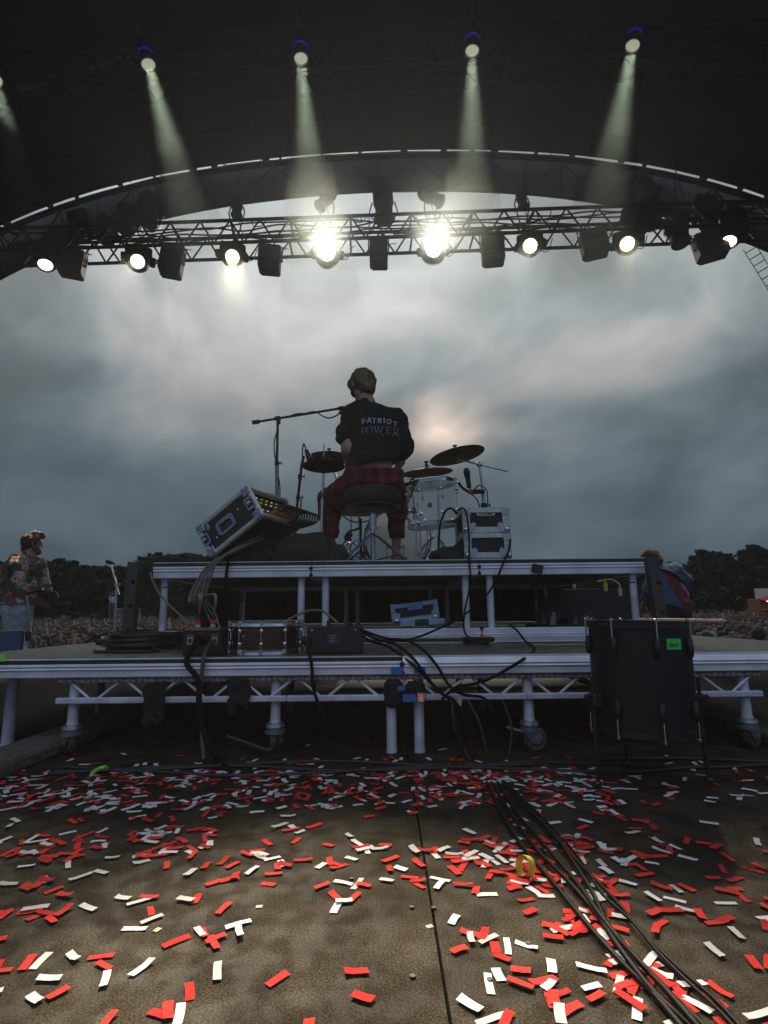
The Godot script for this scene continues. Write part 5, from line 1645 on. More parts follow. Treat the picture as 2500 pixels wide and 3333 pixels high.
func flight_edges(t: Node3D, xf: Transform3D, s: Vector3, w: float) -> void:   # aluminium edge strips, corner plates and rivets of a flight case that fills 0..s
	var al := worn("edge_aluminium", Color(0.62, 0.62, 0.60), Color(0.74, 0.74, 0.72), 5.0, 0.02, 0.4, 0.5)
	for ax in 3:
		var u := (ax + 1) % 3; var v := (ax + 2) % 3
		for i in 2:
			for j in 2:
				var c := Vector3.ZERO; var z := Vector3.ZERO
				c[ax] = s[ax] / 2; c[u] = (s[u] - w / 2 + 0.003) if i else (w / 2 - 0.003); c[v] = (s[v] - w / 2 + 0.003) if j else (w / 2 - 0.003)
				z[ax] = s[ax] - 0.002; z[u] = w; z[v] = w
				var m := MB.new()
				m.box(xf * c, z, xf.basis, 0.004)
				for g in 2:   # the raised ribs of the strip
					var e := c
					e[u] += (w / 2) * (1.0 if i else -1.0)
					e[v] += w * (0.2 - 0.4 * g)
					var y := z
					y[u] = 0.004; y[v] = w * 0.16
					m.box(xf * e, y, xf.basis)
					e = c
					e[v] += (w / 2) * (1.0 if j else -1.0)
					e[u] += w * (0.2 - 0.4 * g)
					y = z
					y[v] = 0.004; y[u] = w * 0.16
					m.box(xf * e, y, xf.basis)
				put("edge_strip", m, al, t)


func rivet(t: Node3D, p: Vector3, n: Vector3, r := 0.006) -> void:
	var m := MB.new()
	m.lathe([Vector2(r, 0), Vector2(r * 0.8, r * 0.45), Vector2(0, r * 0.6)], Transform3D(m.frame(n), p), 8, true)
	put("rivet", m, chrome(), t)


func build_cases() -> void:
	var steel := mat("corner_steel", Color(0.30, 0.31, 0.42), 0.28, 0.75)
	var blk := worn("case_black", Color(0.008, 0.008, 0.009), Color(0.018, 0.018, 0.02), 12.0, 0.05, 0.55)
	# the tilted rack case: X along its length to the open end, Y up its side, Z out of the side that faces us
	var yaw := 0.384; var al := 0.565
	var r := Vector3(cos(yaw), 0, sin(yaw))
	var X := r * cos(al) + Vector3.UP * sin(al)
	var Y := r * -sin(al) + Vector3.UP * cos(al)
	var Z := X.cross(Y)
	var B := Basis(X, Y, Z)
	var D := Vector3(-1.143, 0.97, -3.58)
	var S := Vector3(0.475, 0.245, 0.50)
	var xf := Transform3D(B, D - Z * S.z)
	var rc := thing("rack_case", "tilted black flight case with aluminium edges, its open end full of orange plugs", "flight case", D)
	for q in [[Vector3(S.x / 2, 0.006, S.z / 2), Vector3(S.x - 0.01, 0.008, S.z - 0.01)], [Vector3(S.x / 2, S.y - 0.006, S.z / 2), Vector3(S.x - 0.01, 0.008, S.z - 0.01)], [Vector3(S.x / 2, S.y / 2, S.z - 0.006), Vector3(S.x - 0.01, S.y - 0.01, 0.008)], [Vector3(S.x / 2, S.y / 2, 0.006), Vector3(S.x - 0.01, S.y - 0.01, 0.008)], [Vector3(0.006, S.y / 2, S.z / 2), Vector3(0.008, S.y - 0.01, S.z - 0.01)]]:
		var m := MB.new()
		m.box(xf * q[0], q[1], B)
		put("panel", m, blk, rc)
	flight_edges(rc, xf, S, 0.03)
	for c in [Vector3(0.03, 0.03, S.z), Vector3(S.x - 0.03, 0.03, S.z), Vector3(0.03, S.y - 0.03, S.z), Vector3(S.x - 0.03, S.y - 0.03, S.z)]:
		var m := MB.new()
		m.box(xf * (c + Vector3(0, 0, 0.004)), Vector3(0.062, 0.062, 0.006), B, 0.003)
		put("corner_plate", m, steel, rc)
		for k in 3: rivet(rc, xf * (c + Vector3([-0.018, 0.018, 0.0][k], [-0.018, 0.0, 0.02][k], 0.007)), Z)
	# recessed handle and two latches
	for q in [[Vector3(0.215, S.y / 2 - 0.005, S.z), 0.15, 0.10, 0.0], [Vector3(0.035, S.y / 2, S.z), 0.06, 0.085, 1.0], [Vector3(S.x - 0.04, S.y / 2 + 0.005, S.z), 0.065, 0.09, 1.0]]:
		var c: Vector3 = q[0]
		var hx: float = q[1] / 2; var hy: float = q[2] / 2
		var pl := PackedVector2Array()
		for k in 16:
			var a := TAU * (k + 0.5) / 16
			pl.append(Vector2(clampf(cos(a) * 1.25, -1, 1) * hx, clampf(sin(a) * 1.25, -1, 1) * hy))
		var m := MB.new()
		m.prism(pl, 0.006, Transform3D(B, xf * (c + Vector3(0, 0, 0.006))))
		var part := put("handle_plate" if q[3] == 0.0 else "latch_plate", m, steel, rc)
		m = MB.new()
		m.box(xf * (c + Vector3(0, 0, 0.0095)), Vector3(hx * 1.35, hy * 1.25, 0.002), B)
		put("recess", m, mat("recess_dark", Color(0.05, 0.055, 0.08), 0.25, 0.8), part)
		m = MB.new()
		if q[3] == 0.0:
			m.tube([xf * (c + Vector3(-hx * 0.6, hy * 0.4, 0.010)), xf * (c + Vector3(-hx * 0.6, hy * 0.35, 0.022)), xf * (c + Vector3(hx * 0.6, hy * 0.35, 0.022)), xf * (c + Vector3(hx * 0.6, hy * 0.4, 0.010))], 0.006, 8, 1)
		else:
			m.box(xf * (c + Vector3(0, 0, 0.016)), Vector3(hx * 0.9, hy * 0.5, 0.012), B * Basis(Vector3.BACK, 0.3), 0.004)
			m.cyl(xf * (c + Vector3(0, 0, 0.012)), xf * (c + Vector3(0, 0, 0.026)), 0.012, 0.01, 10)
		put("grip" if q[3] == 0.0 else "latch", m, chrome(), part)
		for k in 8: rivet(rc, xf * (c + Vector3([-0.85, 0, 0.85, -0.85, 0.85, -0.85, 0, 0.85][k] * hx, [0.8, 0.85, 0.8, 0, 0, -0.8, -0.85, -0.8][k] * hy, 0.009)), Z, 0.004)
	var lb := MB.new()
	lb.box(xf * Vector3(0.085, 0.19, S.z + 0.0015), Vector3(0.022, 0.045, 0.001), B * Basis(Vector3.BACK, -0.15))
	var lbl := put("label", lb, mat("label_white", Color(0.62, 0.63, 0.6), 0.7), rc)
	words("M 3 II", Transform3D(B * Basis(Vector3.BACK, PI / 2 - 0.15), xf * Vector3(0.085, 0.19, S.z + 0.0035)), 0.011, mat("print_dark", Color(0.03, 0.03, 0.03), 0.7), lbl, "print", "Droid Sans", true, 0.001)
	for p in [Vector3(0.11, 0.085, S.z), Vector3(0.335, 0.15, S.z)]: rivet(rc, xf * (p + Vector3(0, 0, 0.0)), Z, 0.008)
	# what is racked inside, seen through the open end
	var brown := worn("rack_brown", Color(0.10, 0.045, 0.02), Color(0.22, 0.10, 0.04), 6.0, 0.03, 0.5)
	for k in 4:
		var m := MB.new()
		m.box(xf * Vector3(S.x - 0.10 - 0.01 * (k % 2), 0.045 + 0.05 * k, S.z / 2), Vector3(0.14, 0.042, S.z - 0.08), B, 0.003)
		var u := put("rack_unit", m, [mat("unit_teal", Color(0.20, 0.30, 0.30), 0.5), brown, mat("unit_black", Color(0.02, 0.02, 0.02), 0.5), brown][k], rc)
		if k > 0:
			for j in 5:
				m = MB.new()
				m.box(xf * Vector3(S.x - 0.029 - 0.01 * (k % 2), 0.048 + 0.05 * k, 0.14 + 0.06 * j), Vector3(0.004, 0.006, 0.012), B)
				var g := mat("led_%d" % ((j + k) % 3), [Color(0.1, 0.5, 0.2), Color(0.6, 0.65, 0.7), Color(0.6, 0.5, 0.1)][(j + k) % 3], 0.4)
				g.emission_enabled = true
				g.emission = [Color(0.1, 0.8, 0.3), Color(0.7, 0.75, 0.8), Color(0.8, 0.7, 0.1)][(j + k) % 3]
				g.emission_energy_multiplier = 0.6
				put("indicator_light", m, g, u)
	for k in 9:
		var o := Vector3(S.x - 0.02, 0.055, S.z - 0.16 - k * 0.034)
		var m := MB.new()
		m.cyl(xf * o, xf * (o + Vector3(0.045, -0.005, 0.0)), 0.012, 0.013, 10)
		put("orange_plug", m, mat("plug_orange", Color(0.75, 0.20, 0.02), 0.5), rc)
		m = MB.new()
		var a := o + Vector3(0.045, -0.005, 0)
		m.tube([xf * a, xf * (a + Vector3(0.05, 0.0, -0.01)), xf * (a + Vector3(0.095, -0.03, -0.05 - 0.006 * k)), xf * (a + Vector3(0.07, -0.085, -0.08)), xf * (a + Vector3(0.0, -0.10, -0.05 + 0.01 * k))], 0.007, 7)
		put("plug_cable", m, rubber(), rc)
	# black cloth under and beside it
	for q in [
		[[Vector3(-1.115, 0.993, -3.75), Vector3(-0.872, 1.022, -3.8), Vector3(-0.721, 1.042, -3.85)], [0.05, 0.075, 0.09], "black cloth heap under the tilted rack case", 5],
		[[Vector3(-0.681, 1.027, -3.72), Vector3(-0.539, 1.051, -3.72), Vector3(-0.412, 1.04, -3.72), Vector3(-0.322, 0.995, -3.7)], [0.085, 0.105, 0.095, 0.06], "black cloth covered bag lying left of the drum throne", 9],
		[[Vector3(0.348, 0.978, -3.75), Vector3(0.428, 0.999, -3.75), Vector3(0.514, 0.992, -3.75)], [0.03, 0.05, 0.045], "small black cloth bag lying left of the white rack cases", 12]]:
		var lo: Vector3 = q[0][0]; var hi: Vector3 = q[0][0]
		for p in q[0]: lo = lo.min(p); hi = hi.max(p)
		var f := Field.new(lo - Vector3(0.16, 0.16, 0.2), hi + Vector3(0.16, 0.16, 0.2), 0.011, 0.05)
		f.chain(q[0], q[1])
		for k in q[0].size() - 1: f.bone(q[0][k] + Vector3(0, -0.07, 0.07), q[0][k + 1] + Vector3(0, -0.07, 0.07), q[1][k] * 0.8, q[1][k + 1] * 0.8)
		var fr := RandomNumberGenerator.new()
		fr.seed = q[3]
		for k in q[0].size() * 5:   # folds running down from the top of the heap
			var i0: int = fr.randi() % (q[0].size() - 1)
			var u := fr.randf()
			var c0: Vector3 = q[0][i0].lerp(q[0][i0 + 1], u)
			var rr: float = lerpf(q[1][i0], q[1][i0 + 1], u)
			var dx := fr.randf_range(-0.10, 0.10)
			f.k = 0.018
			f.bone(c0 + Vector3(0, rr * 0.92, rr * 0.25), c0 + Vector3(dx, -rr * 0.35, rr * 1.45), 0.010, 0.016)
		f.k = 0.05
		f.wrinkle(smooth_noise(4.5, q[3], 2), 0.035, Vector3(1.4, 0.5, 1))
		f.wrinkle(smooth_noise(22.0, q[3], 2), 0.008)
		f.cut(Vector3(0, UD + 0.001, -3.7), Vector3.DOWN)
		var m := MB.new()
		f.add_to(m)
		tag(put("cloth_bag", m, worn("bag_cloth", Color(0.018, 0.017, 0.014), Color(0.045, 0.042, 0.036), 14.0, 0.06, 0.9)), q[2], "bag" if "bag" in q[2] else "cloth")
	# two white edged rack cases, one on the other
	for k in 2:
		var w := 0.300; var h := 0.165; var dp := 0.42
		var o := Vector3(0.527 - (0.0 if k == 0 else 0.004), UD + 0.012 + 0.168 * k, -3.56)
		var t := thing("rack_case", ["lower of the two stacked rack cases with white aluminium edges right of the kit", "upper of the two stacked rack cases, with an upside down caution label"][k], "flight case", o, "stacked rack cases")
		var x2 := Transform3D(Basis.IDENTITY, o - Vector3(0, 0, dp))
		var m := MB.new()
		m.box(x2 * Vector3(w / 2, h / 2, dp / 2), Vector3(w - 0.012, h - 0.012, dp - 0.012))
		put("body", m, blk, t)
		flight_edges(t, x2, Vector3(w, h, dp), 0.022)
		for q in [[Vector3(w / 2, h - 0.018, dp), Vector3(w - 0.06, 0.026, 0.006)], [Vector3(w / 2, 0.022, dp), Vector3(w - 0.10, 0.036, 0.006)], [Vector3(0.026, h / 2, dp), Vector3(0.034, h - 0.03, 0.006)], [Vector3(w - 0.026, h / 2, dp), Vector3(0.034, h - 0.03, 0.006)]]:
			m = MB.new()
			m.box(x2 * (q[0] + Vector3(0, 0, 0.003)), q[1], Basis.IDENTITY, 0.002)
			put("front_strip", m, worn("edge_aluminium", Color(0.62, 0.62, 0.60), Color(0.74, 0.74, 0.72), 5.0), t)
		var pale := mat("plate_pale", Color(0.50, 0.53, 0.66), 0.35, 0.5)
		for c in [Vector3(0.024, h - 0.026, dp), Vector3(w - 0.024, h - 0.026, dp)]:
			m = MB.new()
			m.box(x2 * (c + Vector3(0, 0, 0.008)), Vector3(0.046, 0.046, 0.004), Basis.IDENTITY, 0.002)
			put("corner_plate", m, pale, t)
			for j in 3: rivet(t, x2 * (c + Vector3([-0.012, 0.012, -0.012][j], [0.012, 0.012, -0.012][j], 0.010)), Vector3.BACK, 0.0045)
		for s in 2:
			var cx := 0.03 if s == 0 else w - 0.03
			var sg := 1.0 if s == 0 else -1.0
			var pl := PackedVector2Array([Vector2(-0.03, -0.025), Vector2(0.025, -0.025), Vector2(0.045, 0.0), Vector2(0.05, 0.025), Vector2(0.035, 0.04), Vector2(0.02, 0.035), Vector2(0.0, 0.015), Vector2(-0.03, 0.01)])
			for j in pl.size(): pl[j].x *= sg
			m = MB.new()
			m.prism(pl, 0.004, Transform3D(Basis.IDENTITY, x2 * Vector3(cx, 0.03, dp + 0.010)))
			put("corner_plate", m, pale, t)
			m = MB.new()
			m.ball(x2 * Vector3(cx - sg * 0.014, 0.022, dp + 0.008), Vector3(0.021, 0.022, 0.02), 14)
			put("ball_corner", m, chrome(), t)
			for j in 2: rivet(t, x2 * Vector3(cx + sg * (0.022 + 0.014 * j), 0.03 + 0.02 * j, dp + 0.012), Vector3.BACK, 0.0045)
		for q in [Vector3(w / 2, h - 0.018, dp), Vector3(w / 2, 0.022, dp), Vector3(0.026, h * 0.52, dp), Vector3(w - 0.026, h * 0.52, dp)]: rivet(t, x2 * (q + Vector3(0, 0, 0.006)), Vector3.BACK, 0.0045)
		if k == 1:
			m = MB.new()
			m.box(x2 * Vector3(w / 2, h - 0.044, dp - 0.003), Vector3(0.13, 0.022, 0.004))
			var cl := put("caution_label", m, mat("label_black", Color(0.01, 0.01, 0.01), 0.5), t)
			var wm := mat("print_white", Color(0.7, 0.7, 0.7), 0.7)
			words("CAUTION", Transform3D(Basis(Vector3.BACK, PI), x2 * Vector3(w / 2, h - 0.046, dp + 0.0005)), 0.0125, wm, cl, "print", "Droid Sans", true, 0.001)
			words("DO NOT OPEN", Transform3D(Basis(Vector3.BACK, PI), x2 * Vector3(w / 2 - 0.01, h - 0.0365, dp + 0.0005)), 0.005, wm, cl, "print", "Droid Sans", true, 0.001)
			for s in [-1.0, 1.0]:
				m = MB.new()
				m.prism(PackedVector2Array([Vector2(-0.012, 0.009), Vector2(0.0, -0.010), Vector2(0.012, 0.009)]), 0.001, Transform3D(Basis.IDENTITY, x2 * Vector3(w / 2 + s * 0.05, h - 0.044, dp + 0.0005)))
				put("warning_triangle", m, wm, cl)
		for j in 4:   # plugs and fittings on the side facing the kit
			m = MB.new()
			m.box(x2 * Vector3(-0.006, 0.04 + 0.03 * j, dp * (0.75 - 0.13 * j)), Vector3(0.02, 0.024, 0.04), Basis.IDENTITY, 0.004)
			put("side_fitting", m, rubber(), t)
	# small blue-grey flight case standing open under the riser
	var sc := thing("small_flight_case", "small pale blue flight case tilted open under the drum riser", "flight case", Vector3(0.2, 0.5, -3.72))
	var sx := Transform3D(Basis(Vector3.BACK, 0.115), Vector3(0.05, 0.535, -3.80))
	var bl := mat("case_blue_grey", Color(0.36, 0.50, 0.66), 0.35, 0.5)
	var m3 := MB.new()
	m3.box(sx * Vector3(0.155, 0.06, 0.04), Vector3(0.30, 0.115, 0.14), sx.basis, 0.004)
	put("body", m3, blk, sc)
	for q in [[Vector3(0.155, 0.105, 0.112), Vector3(0.31, 0.028, 0.008)], [Vector3(0.155, 0.012, 0.112), Vector3(0.31, 0.03, 0.008)], [Vector3(0.012, 0.06, 0.112), Vector3(0.03, 0.125, 0.010)], [Vector3(0.298, 0.06, 0.112), Vector3(0.03, 0.125, 0.010)]]:
		m3 = MB.new()
		m3.box(sx * q[0], q[1], sx.basis, 0.002)
		put("edge_strip", m3, bl, sc)
	m3 = MB.new()
	m3.box(sx * Vector3(0.16, 0.092, 0.12), Vector3(0.10, 0.045, 0.008), sx.basis, 0.003)
	m3.box(sx * Vector3(0.16, 0.095, 0.127), Vector3(0.05, 0.02, 0.01), sx.basis, 0.003)
	put("latch", m3, mat("leg_blue_chrome", Color(0.22, 0.42, 0.75), 0.3, 0.7), sc)
	for s in [0.028, 0.285]:
		m3 = MB.new()
		m3.ball(sx * Vector3(s, 0.012, 0.118), Vector3(0.022, 0.02, 0.02), 12)
		put("ball_corner", m3, chrome(), sc)
		m3 = MB.new()
		m3.prism(PackedVector2Array([Vector2(-0.02, 0.02), Vector2(0.02, 0.02), Vector2(0.03, 0.06), Vector2(0.0, 0.07), Vector2(-0.02, 0.05)]), 0.004, Transform3D(sx.basis, sx * Vector3(s, -0.005, 0.119)))
		put("corner_plate", m3, bl, sc)
	var lx := Transform3D(Basis(Vector3.BACK, 0.06), Vector3(0.10, 0.51, -3.66))
	m3 = MB.new()
	m3.box(lx * Vector3(0.145, 0.02, 0), Vector3(0.29, 0.04, 0.06), lx.basis, 0.003)
	put("lid", m3, mat("lid_silver", Color(0.55, 0.58, 0.6), 0.35, 0.6), sc)
	for s in [0.04, 0.25]:
		m3 = MB.new()
		m3.box(lx * Vector3(s, 0.02, 0.032), Vector3(0.07, 0.034, 0.004), lx.basis, 0.002)
		put("lid_plate", m3, bl, sc)
	m3 = MB.new()
	m3.box(lx * Vector3(0.14, 0.022, 0.035), Vector3(0.09, 0.04, 0.01), lx.basis, 0.004)
	m3.box(lx * Vector3(0.14, 0.024, 0.042), Vector3(0.04, 0.02, 0.008), lx.basis, 0.002)
	put("lid_latch", m3, mat("latch_dark", Color(0.06, 0.07, 0.09), 0.3, 0.6), sc)


func build_lower_gear() -> void:
	var ch := chrome()
	# distribution box
	var o := Vector3(-0.956, LD, -2.78)
	var db := thing("splitter_box", "black stage box with two red plugs standing on its top", "stage box", o + Vector3(0.09, 0, 0.06))
	var m := MB.new()
	m.box(o + Vector3(0.092, 0.064, 0.06), Vector3(0.185, 0.126, 0.15), Basis.IDENTITY, 0.006)
	put("body", m, worn("case_black", Color(0.008, 0.008, 0.009), Color(0.018, 0.018, 0.02), 12.0), db)
	m = MB.new()
	m.box(o + Vector3(0.092, 0.121, 0.138), Vector3(0.165, 0.011, 0.004))
	put("top_strip", m, worn("copper_strip", Color(0.35, 0.16, 0.06), Color(0.5, 0.25, 0.1), 10.0, 0.03, 0.4, 0.4), db)
	for x in [0.035, 0.105]:
		m = MB.new()
		m.box(o + Vector3(x, 0.1225, 0.140), Vector3(0.028, 0.008, 0.003))
		put("red_label", m, mat("label_red", Color(0.6, 0.09, 0.04), 0.6), db)
	for x in [0.062, 0.132]:
		var p := o + Vector3(x, 0.127, 0.11)
		m = MB.new()
		m.cyl(p, p + Vector3(0, 0.016, 0), 0.012, 0.011, 12)
		m.box(p + Vector3(0, 0.002, 0), Vector3(0.034, 0.004, 0.03), Basis.IDENTITY, 0.001)
		put("socket", m, ch, db)
		m = MB.new()
		m.cyl(p + Vector3(0, 0.016, 0), p + Vector3(0, 0.036, 0), 0.0115, 0.0115, 12)
		put("red_plug", m, mat("plug_red_bright", Color(0.62, 0.03, 0.06), 0.5), db)
		m = MB.new()
		m.cyl(p + Vector3(0, 0.036, 0), p + Vector3(0, 0.07, 0), 0.0105, 0.006, 10)
		put("plug_boot", m, rubber(), db)
	for k in 2:
		var p := o + Vector3(0.036 + 0.115 * k, 0.068, 0.1365)
		m = MB.new()
		m.box(p, Vector3(0.028, 0.036, 0.004), Basis.IDENTITY, 0.001)
		var s := put("link_socket", m, mat("socket_grey", Color(0.4, 0.41, 0.45), 0.4, 0.5), db)
		m = MB.new()
		m.cyl(p, p + Vector3(0, 0, 0.004), 0.010, 0.010, 14)
		put("socket_hole", m, rubber(), s)
		words(["Link 11", "Link 12"][k], Transform3D(Basis.IDENTITY, p + Vector3(0.001, 0.026, 0)), 0.008, mat("print_grey", Color(0.35, 0.35, 0.35), 0.7), db, "print", "Droid Sans", false, 0.001)
	m = MB.new()
	var cp := o + Vector3(0.092, 0.082, 0.136)
	m.lathe([Vector2(0.032, 0), Vector2(0.030, 0.012), Vector2(0.022, 0.03), Vector2(0.014, 0.05), Vector2(0.0, 0.052)], Transform3D(Basis(Vector3.RIGHT, PI / 2), cp), 18)
	put("round_plug", m, mat("plug_bronze", Color(0.05, 0.035, 0.025), 0.35, 0.5), db)
	m = MB.new()
	m.cyl(cp + Vector3(0, 0.014, 0.03), cp + Vector3(0, 0.014, 0.036), 0.006, 0.004, 8)
	put("plug_tip", m, mat("copper_bright", Color(0.6, 0.25, 0.1), 0.3, 0.6), db)
	# snare drum resting on the deck
	var sc := Vector3(-0.592, LD, -2.80)
	var sn := thing("snare_drum", "dark red wooden snare drum with chrome hoops resting on the lower riser", "snare drum", sc)
	var xf := Transform3D(Basis.IDENTITY, sc)
	m = MB.new()
	m.lathe([Vector2(0.165, 0.012), Vector2(0.172, 0.014), Vector2(0.172, 0.140), Vector2(0.165, 0.142)], xf, 48)
	var wood := mat("snare_wood", Color.WHITE, 0.22, 0.0, 0.6)
	wood.albedo_texture = noise_tex(0.02, Color(0.02, 0.004, 0.004).linear_to_srgb(), Color(0.09, 0.014, 0.012).linear_to_srgb(), 6, 4)
	wood.uv1_triplanar = true
	wood.uv1_scale = Vector3(2, 14, 2)
	wood.clearcoat_enabled = true
	wood.clearcoat = 0.6
	wood.clearcoat_roughness = 0.12
	put("shell", m, wood, sn)
	for y in [0.012, 0.143]:
		m = MB.new()
		m.lathe([Vector2(0.174, y - 0.012), Vector2(0.182, y - 0.012), Vector2(0.180, y), Vector2(0.180, y + 0.006), Vector2(0.184, y + 0.012), Vector2(0.176, y + 0.013), Vector2(0.174, y - 0.012)], xf, 52)
		put("hoop", m, ch, sn)
	m = MB.new()
	m.lathe([Vector2(0.176, 0.148), Vector2(0.0, 0.149)], xf, 44)
	put("drum_head", m, mat("head_white", Color(0.6, 0.6, 0.58), 0.5), sn)
	lugs(sn, xf, 0.172, 0.004, 0.156, 10, ch, 0.07)
	m = MB.new()
	m.box(sc + Vector3(0.19, 0.075, 0.04), Vector3(0.02, 0.09, 0.025), Basis.IDENTITY, 0.004)
	m.cyl(sc + Vector3(0.19, 0.05, 0.05), sc + Vector3(0.225, 0.045, 0.06), 0.006, 0.006, 8)
	put("strainer", m, ch, sn)
	m = MB.new()
	m.cyl(sc + Vector3(-0.075, 0.085, 0.153), sc + Vector3(-0.078, 0.085, 0.158), 0.009, 0.009, 12)
	put("vent_ring", m, ch, sn)
	# power supply
	var po := Vector3(-0.375, LD, -2.78)
	var ps := thing("power_supply", "plain black power supply box on the lower riser right of the snare", "power supply", po + Vector3(0.13, 0, 0.05))
	m = MB.new()
	m.box(po + Vector3(0.134, 0.064, 0.06), Vector3(0.265, 0.126, 0.16), Basis.IDENTITY, 0.008)
	put("body", m, worn("psu_black", Color(0.010, 0.010, 0.011), Color(0.02, 0.02, 0.021), 10.0, 0.04, 0.6), ps)
	m = MB.new()
	m.box(po + Vector3(0.134, 0.071, 0.1405), Vector3(0.062, 0.042, 0.001))
	var pl := put("label", m, mat("label_dim", Color(0.03, 0.032, 0.034), 0.6), ps)
	for k in 5:
		m = MB.new()
		m.box(po + Vector3(0.125 + 0.004 * (k % 2), 0.087 - 0.008 * k, 0.1415), Vector3(0.034 - 0.006 * (k % 3), 0.003, 0.001))
		put("print_line", m, mat("print_dim", Color(0.22, 0.23, 0.24), 0.7), pl)
	for x in [0.03, 0.235]: rivet(ps, po + Vector3(x, 0.11, 0.14), Vector3.BACK, 0.004)
	m = MB.new()
	m.box(po + Vector3(0.20, 0.135, 0.06), Vector3(0.03, 0.02, 0.03), Basis.IDENTITY, 0.003)
	m.cyl(po + Vector3(-0.03, 0.06, 0.06), po + Vector3(0.0, 0.06, 0.06), 0.02, 0.02, 12)
	m.cyl(po + Vector3(0.10, 0.127, 0.05), po + Vector3(0.10, 0.155, 0.05), 0.012, 0.01, 10)
	put("socket", m, rubber(), ps)
	# the big black floor tom standing on the stage floor at the right
	var tc := Vector3(0.93, 0.165, -2.08)
	var bt := thing("black_floor_tom", "large matte black floor tom on legs at the right, with a green tape label", "drum", Vector3(tc.x, 0, tc.z))
	var tx := Transform3D(Basis(Vector3.BACK, -0.02), tc)
	m = MB.new()
	m.lathe([Vector2(0.166, 0.02), Vector2(0.172, 0.02), Vector2(0.172, 0.390), Vector2(0.166, 0.390)], tx, 56)
	put("shell", m, worn("tom_black", Color(0.004, 0.004, 0.0055), Color(0.007, 0.007, 0.009), 8.0, 0.05, 0.5), bt)
	for y in [0.025, 0.385]:
		m = MB.new()
		m.lathe([Vector2(0.173, y - 0.012), Vector2(0.181, y - 0.012), Vector2(0.181, y + 0.010), Vector2(0.184, y + 0.014), Vector2(0.173, y + 0.014), Vector2(0.173, y - 0.012)], tx, 56)
		put("hoop", m, mat("hoop_black_chrome", Color(0.035, 0.035, 0.04), 0.25, 0.5), bt)
	m = MB.new()
	m.lathe([Vector2(0.173, 0.392), Vector2(0, 0.393)], tx, 48)
	put("drum_head", m, mat("head_dark", Color(0.05, 0.05, 0.05), 0.4), bt)
	var bc := mat("hoop_black_chrome", Color(0.035, 0.035, 0.04), 0.25, 0.5)
	for k in 8:
		var a := -0.10 + TAU * k / 8
		var d := Vector3(sin(a), 0, cos(a))
		for s in [[0.402, 0.34, 0.31], [0.008, 0.075, 0.1]]:
			m = MB.new()
			m.cyl(tx * (d * 0.186 + Vector3(0, s[0], 0)), tx * (d * 0.186 + Vector3(0, s[1], 0)), 0.003, 0.003, 6)
			m.box(tx * (d * 0.185 + Vector3(0, s[0], 0)), Vector3(0.009, 0.012, 0.009), Basis(Vector3.UP, a), 0.002)
			put("tension_rod", m, ch, bt)
			m = MB.new()
			m.lathe([Vector2(0.0, -0.034), Vector2(0.009, -0.03), Vector2(0.012, 0.0), Vector2(0.009, 0.03), Vector2(0.0, 0.034)], Transform3D(tx.basis, tx * (d * 0.180 + Vector3(0, s[2], 0))), 10, true)
			put("lug", m, rubber(), bt)
	for q in [-1.35, 1.5, 3.1]:
		var d := Vector3(sin(q), 0, cos(q))
		m = MB.new()
		m.tube([tx * (d * 0.200 + Vector3(0, 0.20, 0)), tx * (d * 0.200) - Vector3(0, 0.07, 0), Vector3(tc.x, 0.0, tc.z) + d * 0.205], 0.007, 8, 1)
		m.ball(Vector3(tc.x, 0.012, tc.z) + d * 0.205, Vector3(0.016, 0.014, 0.016), 8)
		put("leg", m, bc, bt)
		m = MB.new()
		m.box(tx * (d * 0.190 + Vector3(0, 0.12, 0)), Vector3(0.05, 0.05, 0.045), Basis(Vector3.UP, q), 0.008)
		m.cyl(tx * (d * 0.210 + Vector3(0, 0.12, 0)), tx * (d * 0.230 + Vector3(0, 0.135, 0)), 0.006, 0.010, 8)
		put("leg_bracket", m, bc, bt)
	var ga := 0.26
	var gd := Vector3(sin(ga), 0, cos(ga))
	m = MB.new()
	m.box(tx * (gd * 0.1728 + Vector3(0, 0.323, 0)), Vector3(0.058, 0.036, 0.0012), Basis(Vector3.UP, ga) * Basis(Vector3.BACK, -0.03))
	var gt := put("green_label", m, mat("label_green", Color(0.03, 0.62, 0.10), 0.6), bt)
	words("Mav", Transform3D(Basis(Vector3.UP, ga) * Basis(Vector3.BACK, 0.03), tx * (gd * 0.1742 + Vector3(-0.002, 0.320, 0))), 0.013, mat("print_dark", Color(0.03, 0.03, 0.03), 0.7), gt, "print", "Droid Serif", true, 0.001)
	# drum stick across it
	var a0 := Vector3(0.933, 0.569, -2.06); var a1 := Vector3(1.196, 0.561, -1.96)
	var ds := MB.new()
	var dv := (a1 - a0)
	ds.lathe([Vector2(0.0, 0.0), Vector2(0.0035, 0.004), Vector2(0.0045, 0.012), Vector2(0.0035, 0.02), Vector2(0.0065, 0.10), Vector2(0.0072, dv.length() - 0.01), Vector2(0.005, dv.length()), Vector2(0, dv.length())], Transform3D(ds.frame(dv), a0), 12, true)
	var stick := thing("drum_stick", "pale wooden drum stick lying across the black floor tom", "drum stick", a0)
	put("stick", ds, worn("hickory", Color(0.52, 0.33, 0.24), Color(0.62, 0.42, 0.32), 10.0, 0.03, 0.5), stick)
	m = MB.new()
	m.cyl(a0.lerp(a1, 0.55), a0.lerp(a1, 0.575), 0.0078, 0.0078, 10)
	put("print_band", m, rubber(), stick)
	# wedge speaker at the far left
	var ws := thing("wedge_speaker", "blue grey mesh fronted speaker at the left edge of the stage", "speaker", Vector3(-2.942, 0.346, -4.4))
	var gm := mat("speaker_mesh", Color.WHITE, 0.6)
	var im := Image.create_empty(64, 64, false, Image.FORMAT_RGB8)
